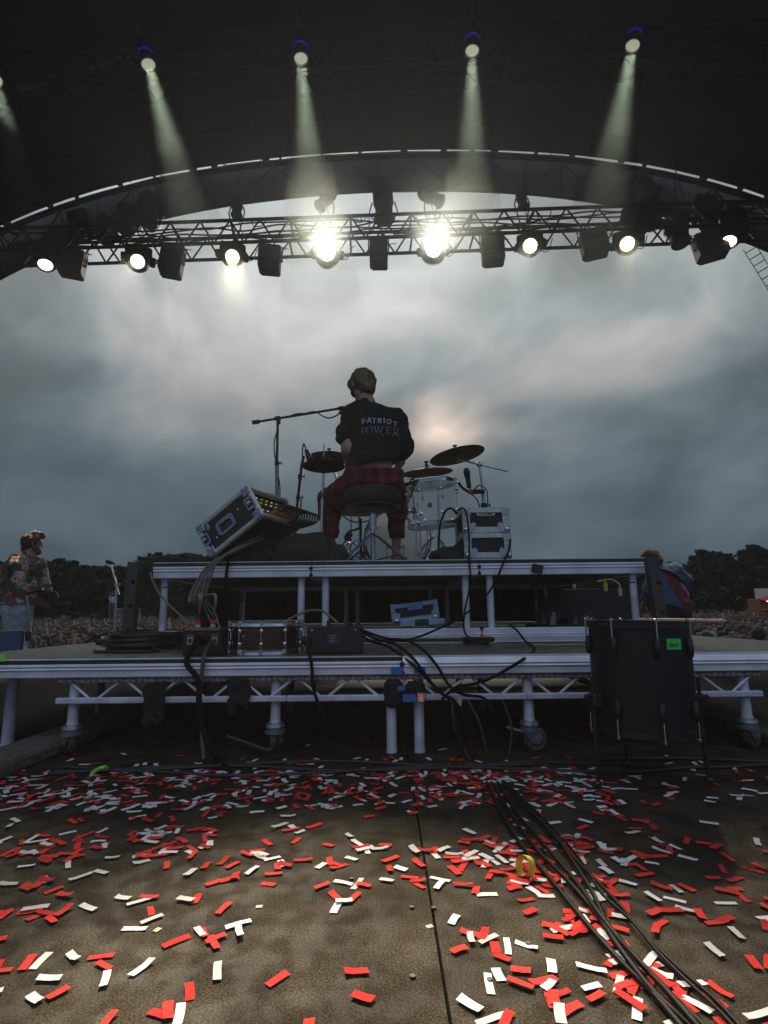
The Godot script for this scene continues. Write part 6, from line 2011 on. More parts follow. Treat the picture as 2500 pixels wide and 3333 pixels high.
	for y in 64:
		for x in 64:
			var on := Vector2(fmod(x, 8.0) - 3.5, fmod(y, 8.0) - 3.5).length() < 2.6
			im.set_pixel(x, y, Color(0.06, 0.08, 0.12) if on else Color(0.38, 0.48, 0.64))
	gm.albedo_texture = ImageTexture.create_from_image(im)
	gm.uv1_triplanar = true
	gm.uv1_scale = Vector3.ONE * 16.0
	m = MB.new()
	m.box(Vector3(-3.141, 0.369, -4.4) + Vector3(-0.05, -0.03, -0.06), Vector3(0.52, 0.30, 0.14), Basis(Vector3.UP, 0.7), 0.012)
	put("cabinet", m, mat("cabinet_black", Color(0.014, 0.014, 0.015), 0.6), ws)
	m = MB.new()
	m.box(Vector3(-3.141, 0.369, -4.4) + Vector3(0.0, -0.03, 0.008), Vector3(0.49, 0.28, 0.012), Basis(Vector3.UP, 0.7), 0.004)
	put("grille", m, gm, ws)
	# stands on the main stage at the left
	var sb := mat("stand_black", Color(0.02, 0.02, 0.02), 0.4, 0.4)
	var gs := thing("straight_mic_stand", "dark microphone stand close behind the guitarist, left", "microphone stand", Vector3(Vector3(-3.741, 0.257, -5.9).x, 0, -5.9))
	pole(gs, [Vector3(-3.828, 0.834, -5.9), Vector3(-3.752, 0.399, -5.9), Vector3(Vector3(-3.714, 0.186, -5.9).x, 0.02, -5.9)], 0.014, mat("stand_steel", Color(0.25, 0.27, 0.3), 0.3, 0.7))
	pole(gs, [Vector3(-3.767, 0.447, -5.9), Vector3(-3.752, 0.356, -5.9)], 0.032, sb, "clutch")
	pole(gs, [Vector3(-3.829, 0.839, -5.9), Vector3(-3.743, 0.872, -5.9), Vector3(-3.661, 0.891, -5.9)], 0.016, sb, "boom")
	var gb := MB.new()
	gb.lathe([Vector2(0, 0.03), Vector2(0.05, 0.03), Vector2(0.14, 0.01), Vector2(0.14, 0.0), Vector2(0, 0)], Transform3D(Basis.IDENTITY, Vector3(Vector3(-3.714, 0.186, -5.9).x, 0, -5.9)), 24)
	put("base", gb, sb, gs)
	var fs := thing("front_mic_stand", "slim bright microphone stand at the stage front, left of the riser", "microphone stand", Vector3(Vector3(-3.303, 0.215, -6.9).x, 0, -6.9))
	pole(fs, [Vector3(-3.462, 1.262, -6.9), Vector3(-3.359, 0.994, -6.9)], 0.011, ch, "boom")
	pole(fs, [Vector3(-3.36, 1.006, -6.9), Vector3(-3.345, 0.663, -6.9), Vector3(Vector3(-3.332, 0.216, -6.9).x, 0.1, -6.9)], 0.012, ch)
	pole(fs, [Vector3(-3.363, 0.971, -6.9), Vector3(-3.32, 0.868, -6.9)], 0.012, ch, "boom_tail")
	gb = MB.new()
	gb.tube([Vector3(-3.462, 1.268, -6.9), Vector3(-3.409, 1.256, -6.9), Vector3(-3.391, 1.18, -6.9), Vector3(-3.396, 1.093, -6.9)], 0.006, 6)
	put("mic_cable", gb, rubber(), fs)
	collar(fs, Vector3(-3.359, 0.994, -6.9), ch, 0.022)
	microphone(fs, Vector3(-3.421, 1.256, -6.9), Vector3(-3.486, 1.274, -6.9), 0.024)
	tripod(fs, Vector3(Vector3(-3.332, 0.216, -6.9).x, 0, -6.9), 0.3, 0.3, sb)

func head_bones(f: Field, c: Vector3, b: Basis, s := 1.0) -> void:   # b: x to the head's right as we look at its face, y up, z out of the face
	f.bone(c + b * Vector3(0, 0.02, -0.02) * s, c + b * Vector3(0, 0.025, 0.018) * s, 0.086 * s, 0.080 * s)
	f.bone(c + b * Vector3(0, -0.045, 0.03) * s, c + b * Vector3(0, -0.085, 0.058) * s, 0.058 * s, 0.034 * s)
	f.bone(c + b * Vector3(-0.035, -0.06, 0.02) * s, c + b * Vector3(-0.015, -0.09, 0.06) * s, 0.036 * s, 0.026 * s)
	f.bone(c + b * Vector3(0.035, -0.06, 0.02) * s, c + b * Vector3(0.015, -0.09, 0.06) * s, 0.036 * s, 0.026 * s)
	f.bone(c + b * Vector3(0, 0.0, 0.093) * s, c + b * Vector3(0, -0.032, 0.112) * s, 0.009 * s, 0.013 * s)
	f.bone(c + b * Vector3(-0.03, 0.018, 0.085) * s, c + b * Vector3(0.03, 0.018, 0.085) * s, 0.012 * s, 0.012 * s)
	f.bone(c + b * Vector3(-0.016, -0.058, 0.088) * s, c + b * Vector3(0.016, -0.058, 0.088) * s, 0.009 * s, 0.009 * s)
	for k in [-1.0, 1.0]:
		f.bone(c + b * Vector3(k * 0.086, 0.012, -0.004) * s, c + b * Vector3(k * 0.088, -0.028, 0.004) * s, 0.013 * s, 0.009 * s)


func eyes(t: Node3D, c: Vector3, b: Basis, s := 1.0) -> void:
	for k in [-1.0, 1.0]:
		var m := MB.new()
		m.ball(c + b * Vector3(k * 0.031, 0.0, 0.083) * s, Vector3.ONE * 0.011 * s, 10)
		put("eye", m, mat("eye_white", Color(0.6, 0.6, 0.58), 0.3), t)
		m = MB.new()
		m.ball(c + b * Vector3(k * 0.031, 0.0, 0.090) * s, Vector3.ONE * 0.0055 * s, 8)
		put("pupil", m, mat("pupil_dark", Color(0.02, 0.015, 0.01), 0.2), t)


func hand(mb: MB, wrist: Vector3, b: Basis, curl := 0.6, side := 1.0) -> void:   # y along the hand, z out of the back of it, thumb on side x
	var f := Field.new(wrist - Vector3.ONE * 0.2, wrist + Vector3.ONE * 0.2, 0.0045, 0.010)
	f.bone(wrist - b * Vector3(0, 0.03, 0), wrist, 0.026, 0.024)
	for k in 4: f.bone(wrist, wrist + b * Vector3((k - 1.5) * 0.018, 0.085, 0), 0.019, 0.013)
	for k in 4:
		var l: float = [0.85, 1.0, 0.94, 0.74][k if side < 0 else 3 - k]
		var p := wrist + b * Vector3((k - 1.5) * 0.02, 0.088, 0)
		var a := 0.0
		for j in 3:
			a += curl * (0.7 if j == 0 else 1.0)
			var q: Vector3 = p + b * Vector3((k - 1.5) * 0.002, cos(a), -sin(a)) * ([0.042, 0.027, 0.022][j] * l)
			f.bone(p, q, 0.0098 - j * 0.0008, 0.0090 - j * 0.0008)
			p = q
	var p0 := wrist + b * Vector3(side * 0.022, 0.025, -0.004)
	var p1 := p0 + b * Vector3(side * 0.032, 0.034, -0.012)
	var p2 := p1 + b * Vector3(side * 0.010, 0.028, -0.016)
	f.bone(p0, p1, 0.015, 0.0115)
	f.bone(p1, p2, 0.011, 0.0085)
	f.add_to(mb)


func add_field(m: MB, f: Field) -> void:
	f.add_to(m)


func hair_mesh(c: Vector3, b: Basis, s: float, tuft: Array) -> MB:
	var f := Field.new(c - Vector3.ONE * 0.2, c + Vector3.ONE * 0.22, 0.006, 0.03)
	f.bone(c + b * Vector3(0, 0.022, -0.028) * s, c + b * Vector3(0, 0.038, 0.02) * s, 0.096 * s, 0.088 * s)
	f.bone(c + b * Vector3(0, -0.065, -0.05) * s, c + b * Vector3(0, 0.02, -0.03) * s, 0.066 * s, 0.095 * s)
	for q in tuft: f.bone(c + b * q[0] * s, c + b * q[1] * s, q[2] * s, q[3] * s)
	f.cut(c + b * Vector3(0, 0.028, 0.062) * s, b * Vector3(0, -0.62, 1.0))
	f.cut(c + b * Vector3(0, -0.115, -0.06) * s, b * Vector3(0, -1.0, 0.25))
	for q in tuft: f.bone(c + b * q[0] * s, c + b * q[1] * s, q[2] * s, q[3] * s)
	f.wrinkle(smooth_noise(16.0, 31, 2), 0.012, Vector3(1.6, 0.5, 1.6))
	f.wrinkle(smooth_noise(40.0, 32, 2), 0.008, Vector3(1.8, 0.35, 1.8))
	var m := MB.new()
	f.add_to(m)
	return m


func build_drummer() -> void:
	var t := thing("person", "drummer seated with their back turned, in dark sweatshirt and red plaid trousers", "person", Vector3(-0.08, UD, -3.87))
	var skin := mat("skin_pale", Color(0.46, 0.28, 0.24), 0.55)
	skin.subsurf_scatter_enabled = true
	skin.subsurf_scatter_strength = 0.15
	var hb := Basis(Vector3.UP, PI + 0.62) * Basis(Vector3.RIGHT, 0.32)   # looks away from us, down to the left
	var hc := Vector3(-0.160, 2.342, -4.0)
	var m := MB.new()
	var f := Field.new(Vector3(-0.62, 0.9, -4.72), Vector3(0.42, 2.35, -3.6), 0.0125, 0.035)
	f.bone(Vector3(-0.155, 1.56, -3.885), Vector3(0.005, 1.56, -3.885), 0.09, 0.09)
	f.bone(Vector3(-0.075, 1.6, -3.885), Vector3(-0.07, 1.74, -3.875), 0.098, 0.112, Vector3(0.8, 1, 1))
	f.bone(Vector3(-0.14, 1.75, -3.89), Vector3(-0.16, 2.0, -3.94), 0.085, 0.085)
	f.bone(Vector3(0.0, 1.75, -3.89), Vector3(0.01, 2.0, -3.94), 0.085, 0.085)
	f.bone(Vector3(-0.22, 2.06, -3.96), Vector3(0.07, 2.06, -3.96), 0.055, 0.055)
	f.chain([Vector3(-0.10, 2.07, -3.96), Vector3(-0.118, 2.16, -3.97), Vector3(-0.145, 2.29, -3.985)], [0.075, 0.062, 0.058])
	f.chain([Vector3(-0.25, 2.06, -3.95), Vector3(-0.256, 1.80, -3.90), Vector3(-0.255, 1.70, -4.10), Vector3(-0.25, 1.665, -4.19)], [0.062, 0.052, 0.036, 0.028])
	f.chain([Vector3(0.10, 2.05, -3.95), Vector3(0.142, 1.82, -3.935), Vector3(0.128, 1.765, -4.14), Vector3(0.12, 1.75, -4.21)], [0.06, 0.05, 0.034, 0.028])
	f.chain([Vector3(-0.15, 1.53, -3.92), Vector3(-0.435, 1.49, -4.28), Vector3(-0.428, 1.36, -4.29), Vector3(-0.42, 1.04, -4.27)], [0.07, 0.045, 0.042, 0.034])
	f.chain([Vector3(0.0, 1.53, -3.92), Vector3(0.108, 1.50, -4.28), Vector3(0.10, 1.36, -4.28), Vector3(0.09, 1.04, -4.25)], [0.07, 0.045, 0.042, 0.034])
	f.bone(Vector3(-0.42, 1.0, -4.27), Vector3(-0.44, 0.985, -4.44), 0.036, 0.026)
	f.bone(Vector3(0.09, 1.01, -4.25), Vector3(0.09, 1.01, -4.42), 0.036, 0.026)
	f.add_to(m)
	var g := Field.new(hc - Vector3.ONE * 0.17, hc + Vector3.ONE * 0.17, 0.005, 0.018)
	head_bones(g, hc, hb, 0.95)
	g.bone(hc + Vector3(0.02, -0.09, 0.02), hc + Vector3(0.04, -0.16, 0.025), 0.056, 0.06)
	g.add_to(m)
	hand(m, Vector3(-0.25, 1.665, -4.20), Basis(Vector3(1, 0, 0), Vector3(0, -0.4, -0.92), Vector3(0, 0.92, -0.4)), 0.75, 1.0)
	hand(m, Vector3(0.12, 1.75, -4.22), Basis(Vector3(1, 0, 0), Vector3(0, -0.1, -1.0).normalized(), Vector3(0, 1, -0.1).normalized()), 0.75, -1.0)
	put("body", m, skin, t)
	eyes(t, hc, hb)
	var hm := mat("hair_brown", Color(0.17, 0.115, 0.055), 0.5)
	hm.rim_enabled = true
	hm.rim = 0.5  # rim sheen put into the material for lamp light on the hair edges
	hm.rim_tint = 0.6
	put("hair", hair_mesh(hc, hb, 0.97, [[Vector3(0.02, 0.05, 0.07), Vector3(0.02, -0.02, 0.115), 0.035, 0.012], [Vector3(-0.03, 0.06, 0.06), Vector3(-0.03, 0.0, 0.105), 0.035, 0.012], [Vector3(0.07, 0.02, 0.03), Vector3(0.072, -0.03, 0.05), 0.025, 0.012], [Vector3(0, 0.095, -0.01), Vector3(0.0, 0.10, 0.05), 0.045, 0.035]]), hm, t)
	# sweatshirt
	var s := Field.new(Vector3(-0.5, 1.55, -4.25), Vector3(0.36, 2.28, -3.62), 0.0105, 0.045)
	s.bone(Vector3(-0.145, 1.66, -3.87), Vector3(-0.175, 2.0, -3.94), 0.092, 0.105)
	s.bone(Vector3(0.005, 1.66, -3.87), Vector3(0.025, 2.0, -3.94), 0.092, 0.105)
	s.bone(Vector3(-0.07, 1.66, -3.86), Vector3(-0.075, 2.0, -3.92), 0.125, 0.115)
	s.bone(Vector3(-0.225, 2.05, -3.96), Vector3(0.075, 2.045, -3.96), 0.08, 0.08)
	s.bone(Vector3(-0.11, 2.12, -3.962), Vector3(-0.12, 2.145, -3.968), 0.098, 0.080)
	s.bone(Vector3(-0.19, 2.085, -3.955), Vector3(0.0, 2.085, -3.955), 0.075, 0.075)
	s.chain([Vector3(-0.25, 2.045, -3.955), Vector3(-0.268, 1.95, -3.935), Vector3(-0.27, 1.925, -3.93)], [0.084, 0.072, 0.076])
	s.bone(Vector3(-0.268, 1.898, -3.925), Vector3(-0.267, 1.892, -3.925), 0.069, 0.066)
	s.chain([Vector3(0.095, 2.03, -3.955), Vector3(0.130, 1.90, -3.935), Vector3(0.146, 1.85, -3.935), Vector3(0.142, 1.81, -3.95), Vector3(0.132, 1.79, -4.03)], [0.085, 0.076, 0.070, 0.066, 0.056])
	s.wrinkle(smooth_noise(5.0, 14, 2), 0.022, Vector3(1.2, 0.8, 1))
	s.wrinkle(smooth_noise(15.0, 15, 2), 0.008, Vector3(0.7, 1.6, 1))
	s.cut(Vector3(-0.07, 1.664, -3.87), Vector3(0.14, -1.0, 0.0))
	m = MB.new()
	s.add_to(m)
	var cl := worn("sweatshirt_black", Color(0.010, 0.0115, 0.009), Color(0.019, 0.021, 0.017), 10.0, 0.06, 0.95)
	put("sweatshirt", m, cl, t)
	# print on its back, letter by letter on the cloth
	var white := mat("print_lilac", Color(0.46, 0.50, 0.62), 0.8)
	var rows := [["P", Vector3(-0.143, 1.983, -3.78)], ["A", Vector3(-0.101, 1.988, -3.78)], ["T", Vector3(-0.065, 1.986, -3.78)], ["R", Vector3(-0.025, 1.982, -3.78)], ["I", Vector3(0.008, 1.981, -3.78)], ["O", Vector3(0.043, 1.98, -3.78)], ["T", Vector3(0.087, 1.969, -3.78)]]
	for q in rows: letter(t, s, q[0], q[1], 0.040, -0.06 if q[0] != "P" else 0.05, white, "Droid Sans", 0.0)
	var row2 := [["P", Vector3(-0.144, 1.901, -3.78), 0.046], [".", Vector3(-0.123, 1.885, -3.78), 0.05], ["O", Vector3(-0.099, 1.909, -3.78), 0.056], [".", Vector3(-0.076, 1.89, -3.78), 0.055], ["W", Vector3(-0.036, 1.905, -3.78), 0.054], [".", Vector3(-0.002, 1.882, -3.78), 0.055], ["E", Vector3(0.036, 1.905, -3.78), 0.054], [".", Vector3(0.067, 1.892, -3.78), 0.055], ["R", Vector3(0.091, 1.898, -3.78), 0.054], [".", Vector3(0.117, 1.872, -3.78), 0.055]]
	for q in row2:
		letter(t, s, q[0], q[1], q[2], -0.03, mat("print_grey_lilac", Color(0.20, 0.22, 0.26), 0.8), "Droid Serif", 0.001)
	# trousers
	var p := Field.new(Vector3(-0.60, 1.1, -4.46), Vector3(0.28, 1.72, -3.66), 0.0115, 0.04)
	p.bone(Vector3(-0.165, 1.57, -3.875), Vector3(0.015, 1.57, -3.875), 0.123, 0.123)
	p.bone(Vector3(-0.15, 1.64, -3.87), Vector3(0.0, 1.64, -3.87), 0.126, 0.126)
	p.chain([Vector3(-0.18, 1.56, -3.90), Vector3(-0.435, 1.505, -4.29), Vector3(-0.435, 1.40, -4.30), Vector3(-0.425, 1.19, -4.275)], [0.112, 0.088, 0.080, 0.064])
	p.chain([Vector3(0.03, 1.56, -3.90), Vector3(0.112, 1.515, -4.27), Vector3(0.105, 1.40, -4.28), Vector3(0.092, 1.185, -4.255)], [0.11, 0.085, 0.075, 0.062])
	p.wrinkle(smooth_noise(7.0, 24, 2), 0.014)
	p.wrinkle(smooth_noise(20.0, 25, 2), 0.005)
	p.cut(Vector3(-0.07, 1.624, -3.87), Vector3(0.02, 1, 0.0))
	p.cut(Vector3(-0.425, 1.185, -4.27), Vector3.DOWN, 0.16)
	p.cut(Vector3(0.092, 1.180, -4.255), Vector3.DOWN, 0.16)
	m = MB.new()
	p.add_to(m)
	var im := Image.create_empty(96, 96, false, Image.FORMAT_RGB8)
	for y in 96:
		for x in 96:
			var a := (1.0 if x % 48 < 22 else 0.0) + (1.0 if y % 48 < 22 else 0.0)
			var c := Color(0.26, 0.024, 0.026).lerp(Color(0.022, 0.008, 0.010), a * 0.5)
			if x % 48 == 34 or y % 48 == 34 or x % 48 == 10 or y % 48 == 10: c = c.lerp(Color(0.45, 0.20, 0.19), 0.35)
			if (x + y) % 4 == 0: c = c * 0.8
			im.set_pixel(x, y, c.linear_to_srgb())
	var pm := mat("plaid_red", Color.WHITE, 0.9)
	pm.albedo_texture = ImageTexture.create_from_image(im)
	pm.uv1_triplanar = true
	pm.uv1_scale = Vector3.ONE * 5.2
	put("trousers", m, pm, t)
	m = MB.new()
	m.box(Vector3(-0.225, 1.635, -3.79), Vector3(0.065, 0.10, 0.03), Basis(Vector3.UP, -0.6) * Basis(Vector3.BACK, -0.25), 0.008)
	put("belt_pack", m, mat("pack_black", Color(0.015, 0.015, 0.015), 0.4), t)
	for q in [Vector3(-0.43, 0.965, -4.36), Vector3(0.09, 0.985, -4.34)]:
		var sh := Field.new(q - Vector3(0.1, 0.1, 0.2), q + Vector3(0.1, 0.12, 0.2), 0.008, 0.02)
		sh.chain([q + Vector3(0, 0.01, 0.09), q + Vector3(0, 0.0, 0.0), q + Vector3(0, -0.005, -0.10)], [0.046, 0.046, 0.040])
		sh.cut(q + Vector3(0, -0.03, 0), Vector3.DOWN)
		m = MB.new()
		sh.add_to(m)
		put("shoe", m, mat("shoe_grey", Color(0.22, 0.21, 0.21), 0.7), t)
	# drum sticks in the drummer's hands
	for q in [[Vector3(-0.24, 1.64, -4.22), Vector3(-0.15, 1.60, -4.62), "wooden drum stick held in the drummer's left hand"], [Vector3(0.12, 1.72, -4.25), Vector3(0.05, 1.66, -4.62), "wooden drum stick held in the drummer's right hand"]]:
		m = MB.new()
		m.cyl(q[0], q[1], 0.0072, 0.004, 8)
		tag(put("drum_stick", m, worn("hickory", Color(0.52, 0.33, 0.24), Color(0.62, 0.42, 0.32), 10.0)), q[2], "drum stick")
	for k in 3:
		m = MB.new()
		var a: Vector3 = [Vector3(-0.478, 1.145, -4), Vector3(-0.458, 1.152, -4), Vector3(-0.437, 1.145, -4)][k]
		m.cyl(a + Vector3(0.0, -0.12, 0.02), a, 0.0075, 0.0075, 8)
		m.ball(a + Vector3(0.0, 0.003, 0), Vector3(0.010, 0.008, 0.010), 8)
		tag(put("drum_stick", m, worn("hickory", Color(0.52, 0.33, 0.24), Color(0.62, 0.42, 0.32), 10.0)), "pale tip of a drum stick standing behind the cloth covered bag", "drum stick", "spare drum sticks behind the bag")


func letter(t: Node3D, f: Field, ch: String, at: Vector3, h: float, turn: float, m: Material, font: String, lift: float) -> void:
	var p := at
	p.z = -3.62
	while f.val(p) > 0.0 and p.z > -4.1: p.z -= 0.002
	var n := f.grad(p)
	n = (n + Vector3(0, 0, 1.2)).normalized()
	var x := Vector3.UP.cross(n).normalized()
	var b := Basis(x, n.cross(x), n) * Basis(Vector3.BACK, turn)
	words(ch, Transform3D(b, p + n * (0.006 + lift + (0.006 if at.x < -0.115 else 0.0))), h, m, t, "printed_letter", font, lift == 0.0, 0.004 if lift == 0.0 else 0.0035)


func floral() -> StandardMaterial3D:
	var im := Image.create_empty(256, 256, false, Image.FORMAT_RGB8)
	im.fill(Color(0.045, 0.05, 0.042).linear_to_srgb())
	var r := RandomNumberGenerator.new()
	r.seed = 77
	var cols := [Color(0.68, 0.13, 0.10), Color(0.80, 0.50, 0.44), Color(0.85, 0.76, 0.68), Color(0.05, 0.24, 0.14), Color(0.60, 0.05, 0.06), Color(0.08, 0.20, 0.15), Color(0.62, 0.28, 0.10), Color(0.80, 0.62, 0.56)]
	for k in 72:
		var c: Color = cols[r.randi() % 8]
		var cx := r.randf() * 256; var cy := r.randf() * 256
		var leaf := c.g > c.r
		for petal in (6 if leaf else 5):
			var a := r.randf() * 0.4 + petal * (0.35 if leaf else TAU / 5.0)
			var px := cx + cos(a) * (12 if leaf else 9); var py := cy + sin(a) * (12 if leaf else 9)
			var rx := 4.0 if leaf else 8.0; var ry := 11.0 if leaf else 7.0
			for yy in range(-12, 13):
				for xx in range(-12, 13):
					var u := xx * cos(a) + yy * sin(a); var w := -xx * sin(a) + yy * cos(a)
					if (u / ry) * (u / ry) + (w / rx) * (w / rx) < 1.0:
						var s := c * (0.75 + 0.3 * (u / ry + 0.3))
						im.set_pixel(posmod(int(px) + xx, 256), posmod(int(py) + yy, 256), Color(clampf(s.r, 0, 1), clampf(s.g, 0, 1), clampf(s.b, 0, 1)).linear_to_srgb())
	var m := mat("floral_cloth", Color.WHITE, 0.85)
	m.albedo_texture = ImageTexture.create_from_image(im)
	m.uv1_triplanar = true
	m.uv1_scale = Vector3.ONE * 1.7
	return m


func build_guitarist() -> void:
	var t := thing("person", "guitarist standing at the left in a flowered shirt and pale jeans", "person", Vector3(-4.05, 0, -6.42))
	var hb := Basis(Vector3.UP, PI - 1.05) * Basis(Vector3.RIGHT, 0.05)
	var hc := Vector3(-3.985, 1.462, -6.45)
	var m := MB.new()
	var f := Field.new(Vector3(-4.75, -0.02, -6.95), Vector3(-3.6, 1.46, -6.15), 0.014, 0.035)
	f.bone(Vector3(-4.12, 0.80, -6.42), Vector3(-3.98, 0.80, -6.42), 0.10, 0.10)
	f.bone(Vector3(-4.05, 0.85, -6.42), Vector3(-4.04, 1.0, -6.42), 0.115, 0.12)
	f.bone(Vector3(-4.12, 1.0, -6.42), Vector3(-4.12, 1.18, -6.42), 0.085, 0.08)
	f.bone(Vector3(-3.97, 1.0, -6.42), Vector3(-3.96, 1.18, -6.42), 0.085, 0.08)
	f.bone(Vector3(-4.17, 1.235, -6.43), Vector3(-3.89, 1.23, -6.43), 0.05, 0.05)
	f.chain([Vector3(-4.02, 1.24, -6.43), Vector3(-3.995, 1.40, -6.44)], [0.065, 0.055])
	f.chain([Vector3(-4.20, 1.22, -6.43), Vector3(-4.40, 1.06, -6.52), Vector3(-4.58, 1.04, -6.74)], [0.05, 0.04, 0.025])
	f.chain([Vector3(-3.87, 1.21, -6.43), Vector3(-3.775, 0.97, -6.42), Vector3(-3.85, 0.90, -6.62)], [0.05, 0.04, 0.025])
	f.chain([Vector3(-4.12, 0.78, -6.42), Vector3(-4.13, 0.43, -6.47), Vector3(-4.11, 0.08, -6.40)], [0.085, 0.055, 0.038])
	f.chain([Vector3(-3.98, 0.78, -6.42), Vector3(-4.01, 0.43, -6.50), Vector3(-3.99, 0.08, -6.44)], [0.085, 0.055, 0.038])
	f.add_to(m)
	var g := Field.new(hc - Vector3.ONE * 0.17, hc + Vector3.ONE * 0.17, 0.005, 0.018)
	head_bones(g, hc, hb, 0.95)
	g.bone(hc + Vector3(-0.01, -0.08, 0.01), hc + Vector3(-0.015, -0.15, 0.012), 0.052, 0.056)
	g.add_to(m)
	hand(m, Vector3(-3.85, 0.90, -6.63), Basis(Vector3(0, 1, 0), Vector3(-0.8, -0.1, -0.6).normalized(), Vector3(-0.6, 0, 0.8)), 0.6, 1.0)
	hand(m, Vector3(-4.59, 1.04, -6.75), Basis(Vector3(0.3, 0.9, 0).normalized(), Vector3(-0.7, 0.25, -0.65).normalized(), Vector3(0.6, -0.2, -0.75).normalized()), 0.7, -1.0)
	put("body", m, mat("skin_warm", Color(0.42, 0.25, 0.19), 0.55), t)
	eyes(t, hc, hb, 0.95)
	put("hair", hair_mesh(hc, hb, 0.97, [[Vector3(0, 0.10, 0.0), Vector3(0.0, 0.11, 0.07), 0.05, 0.035], [Vector3(0.03, 0.10, 0.03), Vector3(0.02, 0.095, 0.09), 0.035, 0.02]]), mat("hair_auburn", Color(0.06, 0.028, 0.014), 0.6), t)
	m = MB.new()
	var bd := Field.new(hc - Vector3.ONE * 0.16, hc + Vector3.ONE * 0.16, 0.006, 0.02)
	bd.bone(hc + hb * Vector3(-0.045, -0.07, 0.03), hc + hb * Vector3(0, -0.096, 0.066), 0.036, 0.034)
	bd.bone(hc + hb * Vector3(0.045, -0.07, 0.03), hc + hb * Vector3(0, -0.096, 0.066), 0.036, 0.034)
	bd.add_to(m)
	put("beard", m, mat("beard_auburn", Color(0.12, 0.06, 0.035), 0.8), t)
	var s := Field.new(Vector3(-4.75, 0.68, -6.85), Vector3(-3.6, 1.42, -6.15), 0.0125, 0.045)
	s.bone(Vector3(-4.13, 0.74, -6.41), Vector3(-4.12, 1.18, -6.42), 0.128, 0.10)
	s.bone(Vector3(-3.97, 0.74, -6.41), Vector3(-3.96, 1.18, -6.42), 0.128, 0.10)
	s.bone(Vector3(-4.05, 0.74, -6.40), Vector3(-4.04, 1.18, -6.42), 0.135, 0.11)
	s.bone(Vector3(-4.17, 1.225, -6.43), Vector3(-3.89, 1.22, -6.43), 0.073, 0.073)
	s.bone(Vector3(-4.01, 1.28, -6.43), Vector3(-4.0, 1.33, -6.43), 0.075, 0.068)
	s.chain([Vector3(-4.19, 1.21, -6.43), Vector3(-4.39, 1.07, -6.51), Vector3(-4.53, 1.05, -6.68)], [0.075, 0.062, 0.05])
	s.chain([Vector3(-3.875, 1.20, -6.43), Vector3(-3.775, 0.97, -6.42), Vector3(-3.83, 0.92, -6.56)], [0.075, 0.064, 0.052])
	s.wrinkle(smooth_noise(6.0, 44, 2), 0.02)
	s.wrinkle(smooth_noise(18.0, 45, 2), 0.006)
	s.cut(Vector3(-4.05, 0.745, -6.42), Vector3(0.03, -1, 0))
	m = MB.new()
	s.add_to(m)
	put("shirt", m, floral(), t)
	m = MB.new()   # collar
	m.torus(Transform3D(Basis(Vector3.RIGHT, -0.15), Vector3(-4.0, 1.335, -6.435)), 0.062, 0.016, 22, 8, 1.6)
	put("collar", m, floral(), t)
	var p := Field.new(Vector3(-4.4, 0.02, -6.75), Vector3(-3.75, 0.9, -6.2), 0.013, 0.03)
	p.bone(Vector3(-4.12, 0.78, -6.42), Vector3(-3.98, 0.78, -6.42), 0.115, 0.115)
	p.chain([Vector3(-4.125, 0.72, -6.41), Vector3(-4.13, 0.43, -6.47), Vector3(-4.11, 0.06, -6.40)], [0.115, 0.068, 0.055])
	p.chain([Vector3(-3.985, 0.72, -6.42), Vector3(-4.02, 0.43, -6.50), Vector3(-3.99, 0.06, -6.44)], [0.11, 0.068, 0.055])
	p.wrinkle(smooth_noise(9.0, 54, 2), 0.012)
	p.wrinkle(smooth_noise(24.0, 55, 2), 0.005, Vector3(0.6, 1.5, 1))
	m = MB.new()
	p.add_to(m)
	put("jeans", m, worn("denim_pale", Color(0.36, 0.45, 0.56), Color(0.66, 0.72, 0.80), 3.5, 0.03, 0.9), t)
	for q in [Vector3(-4.11, 0.04, -6.44), Vector3(-3.99, 0.04, -6.48)]:
		m = MB.new()
		m.ball(q, Vector3(0.05, 0.045, 0.13), 12)
		put("shoe", m, mat("shoe_dark", Color(0.03, 0.025, 0.02), 0.5), t)
	# guitar hung in front, its strap across the back
	var gt := thing("guitar", "dark electric guitar on a brown strap held by the person in the flowered shirt", "guitar", Vector3(-3.95, 0.78, -6.64))
	var gx := Transform3D(Basis(Vector3.UP, 0.30) * Basis(Vector3.BACK, -0.22), Vector3(-3.95, 0.80, -6.63))
	m = MB.new()
	var pl := PackedVector2Array()
	for k in 40:
		var a := TAU * k / 40
		var rr := 0.165 + 0.035 * cos(2 * a) - 0.03 * cos(4 * a) * 0.6
		pl.append(Vector2(cos(a) * rr * 1.12, sin(a) * rr))
	m.prism(pl, 0.045, gx)
	put("guitar_body", m, mat("guitar_black", Color(0.012, 0.01, 0.01), 0.15), gt)
	m = MB.new()
	m.box(gx * Vector3(-0.44, 0.0, -0.02), Vector3(0.62, 0.045, 0.024), gx.basis, 0.008)
	put("neck", m, mat("neck_maple", Color(0.30, 0.16, 0.07), 0.4), gt)
	m = MB.new()
	m.box(gx * Vector3(-0.80, 0.01, -0.02), Vector3(0.16, 0.07, 0.016), gx.basis, 0.006)
	for k in 6: m.cyl(gx * Vector3(-0.75 - 0.022 * k, 0.05, -0.02), gx * Vector3(-0.75 - 0.022 * k, 0.07, -0.02), 0.007, 0.009, 8)
	put("headstock", m, mat("guitar_black", Color(0.012, 0.01, 0.01), 0.15), gt)
	m = MB.new()
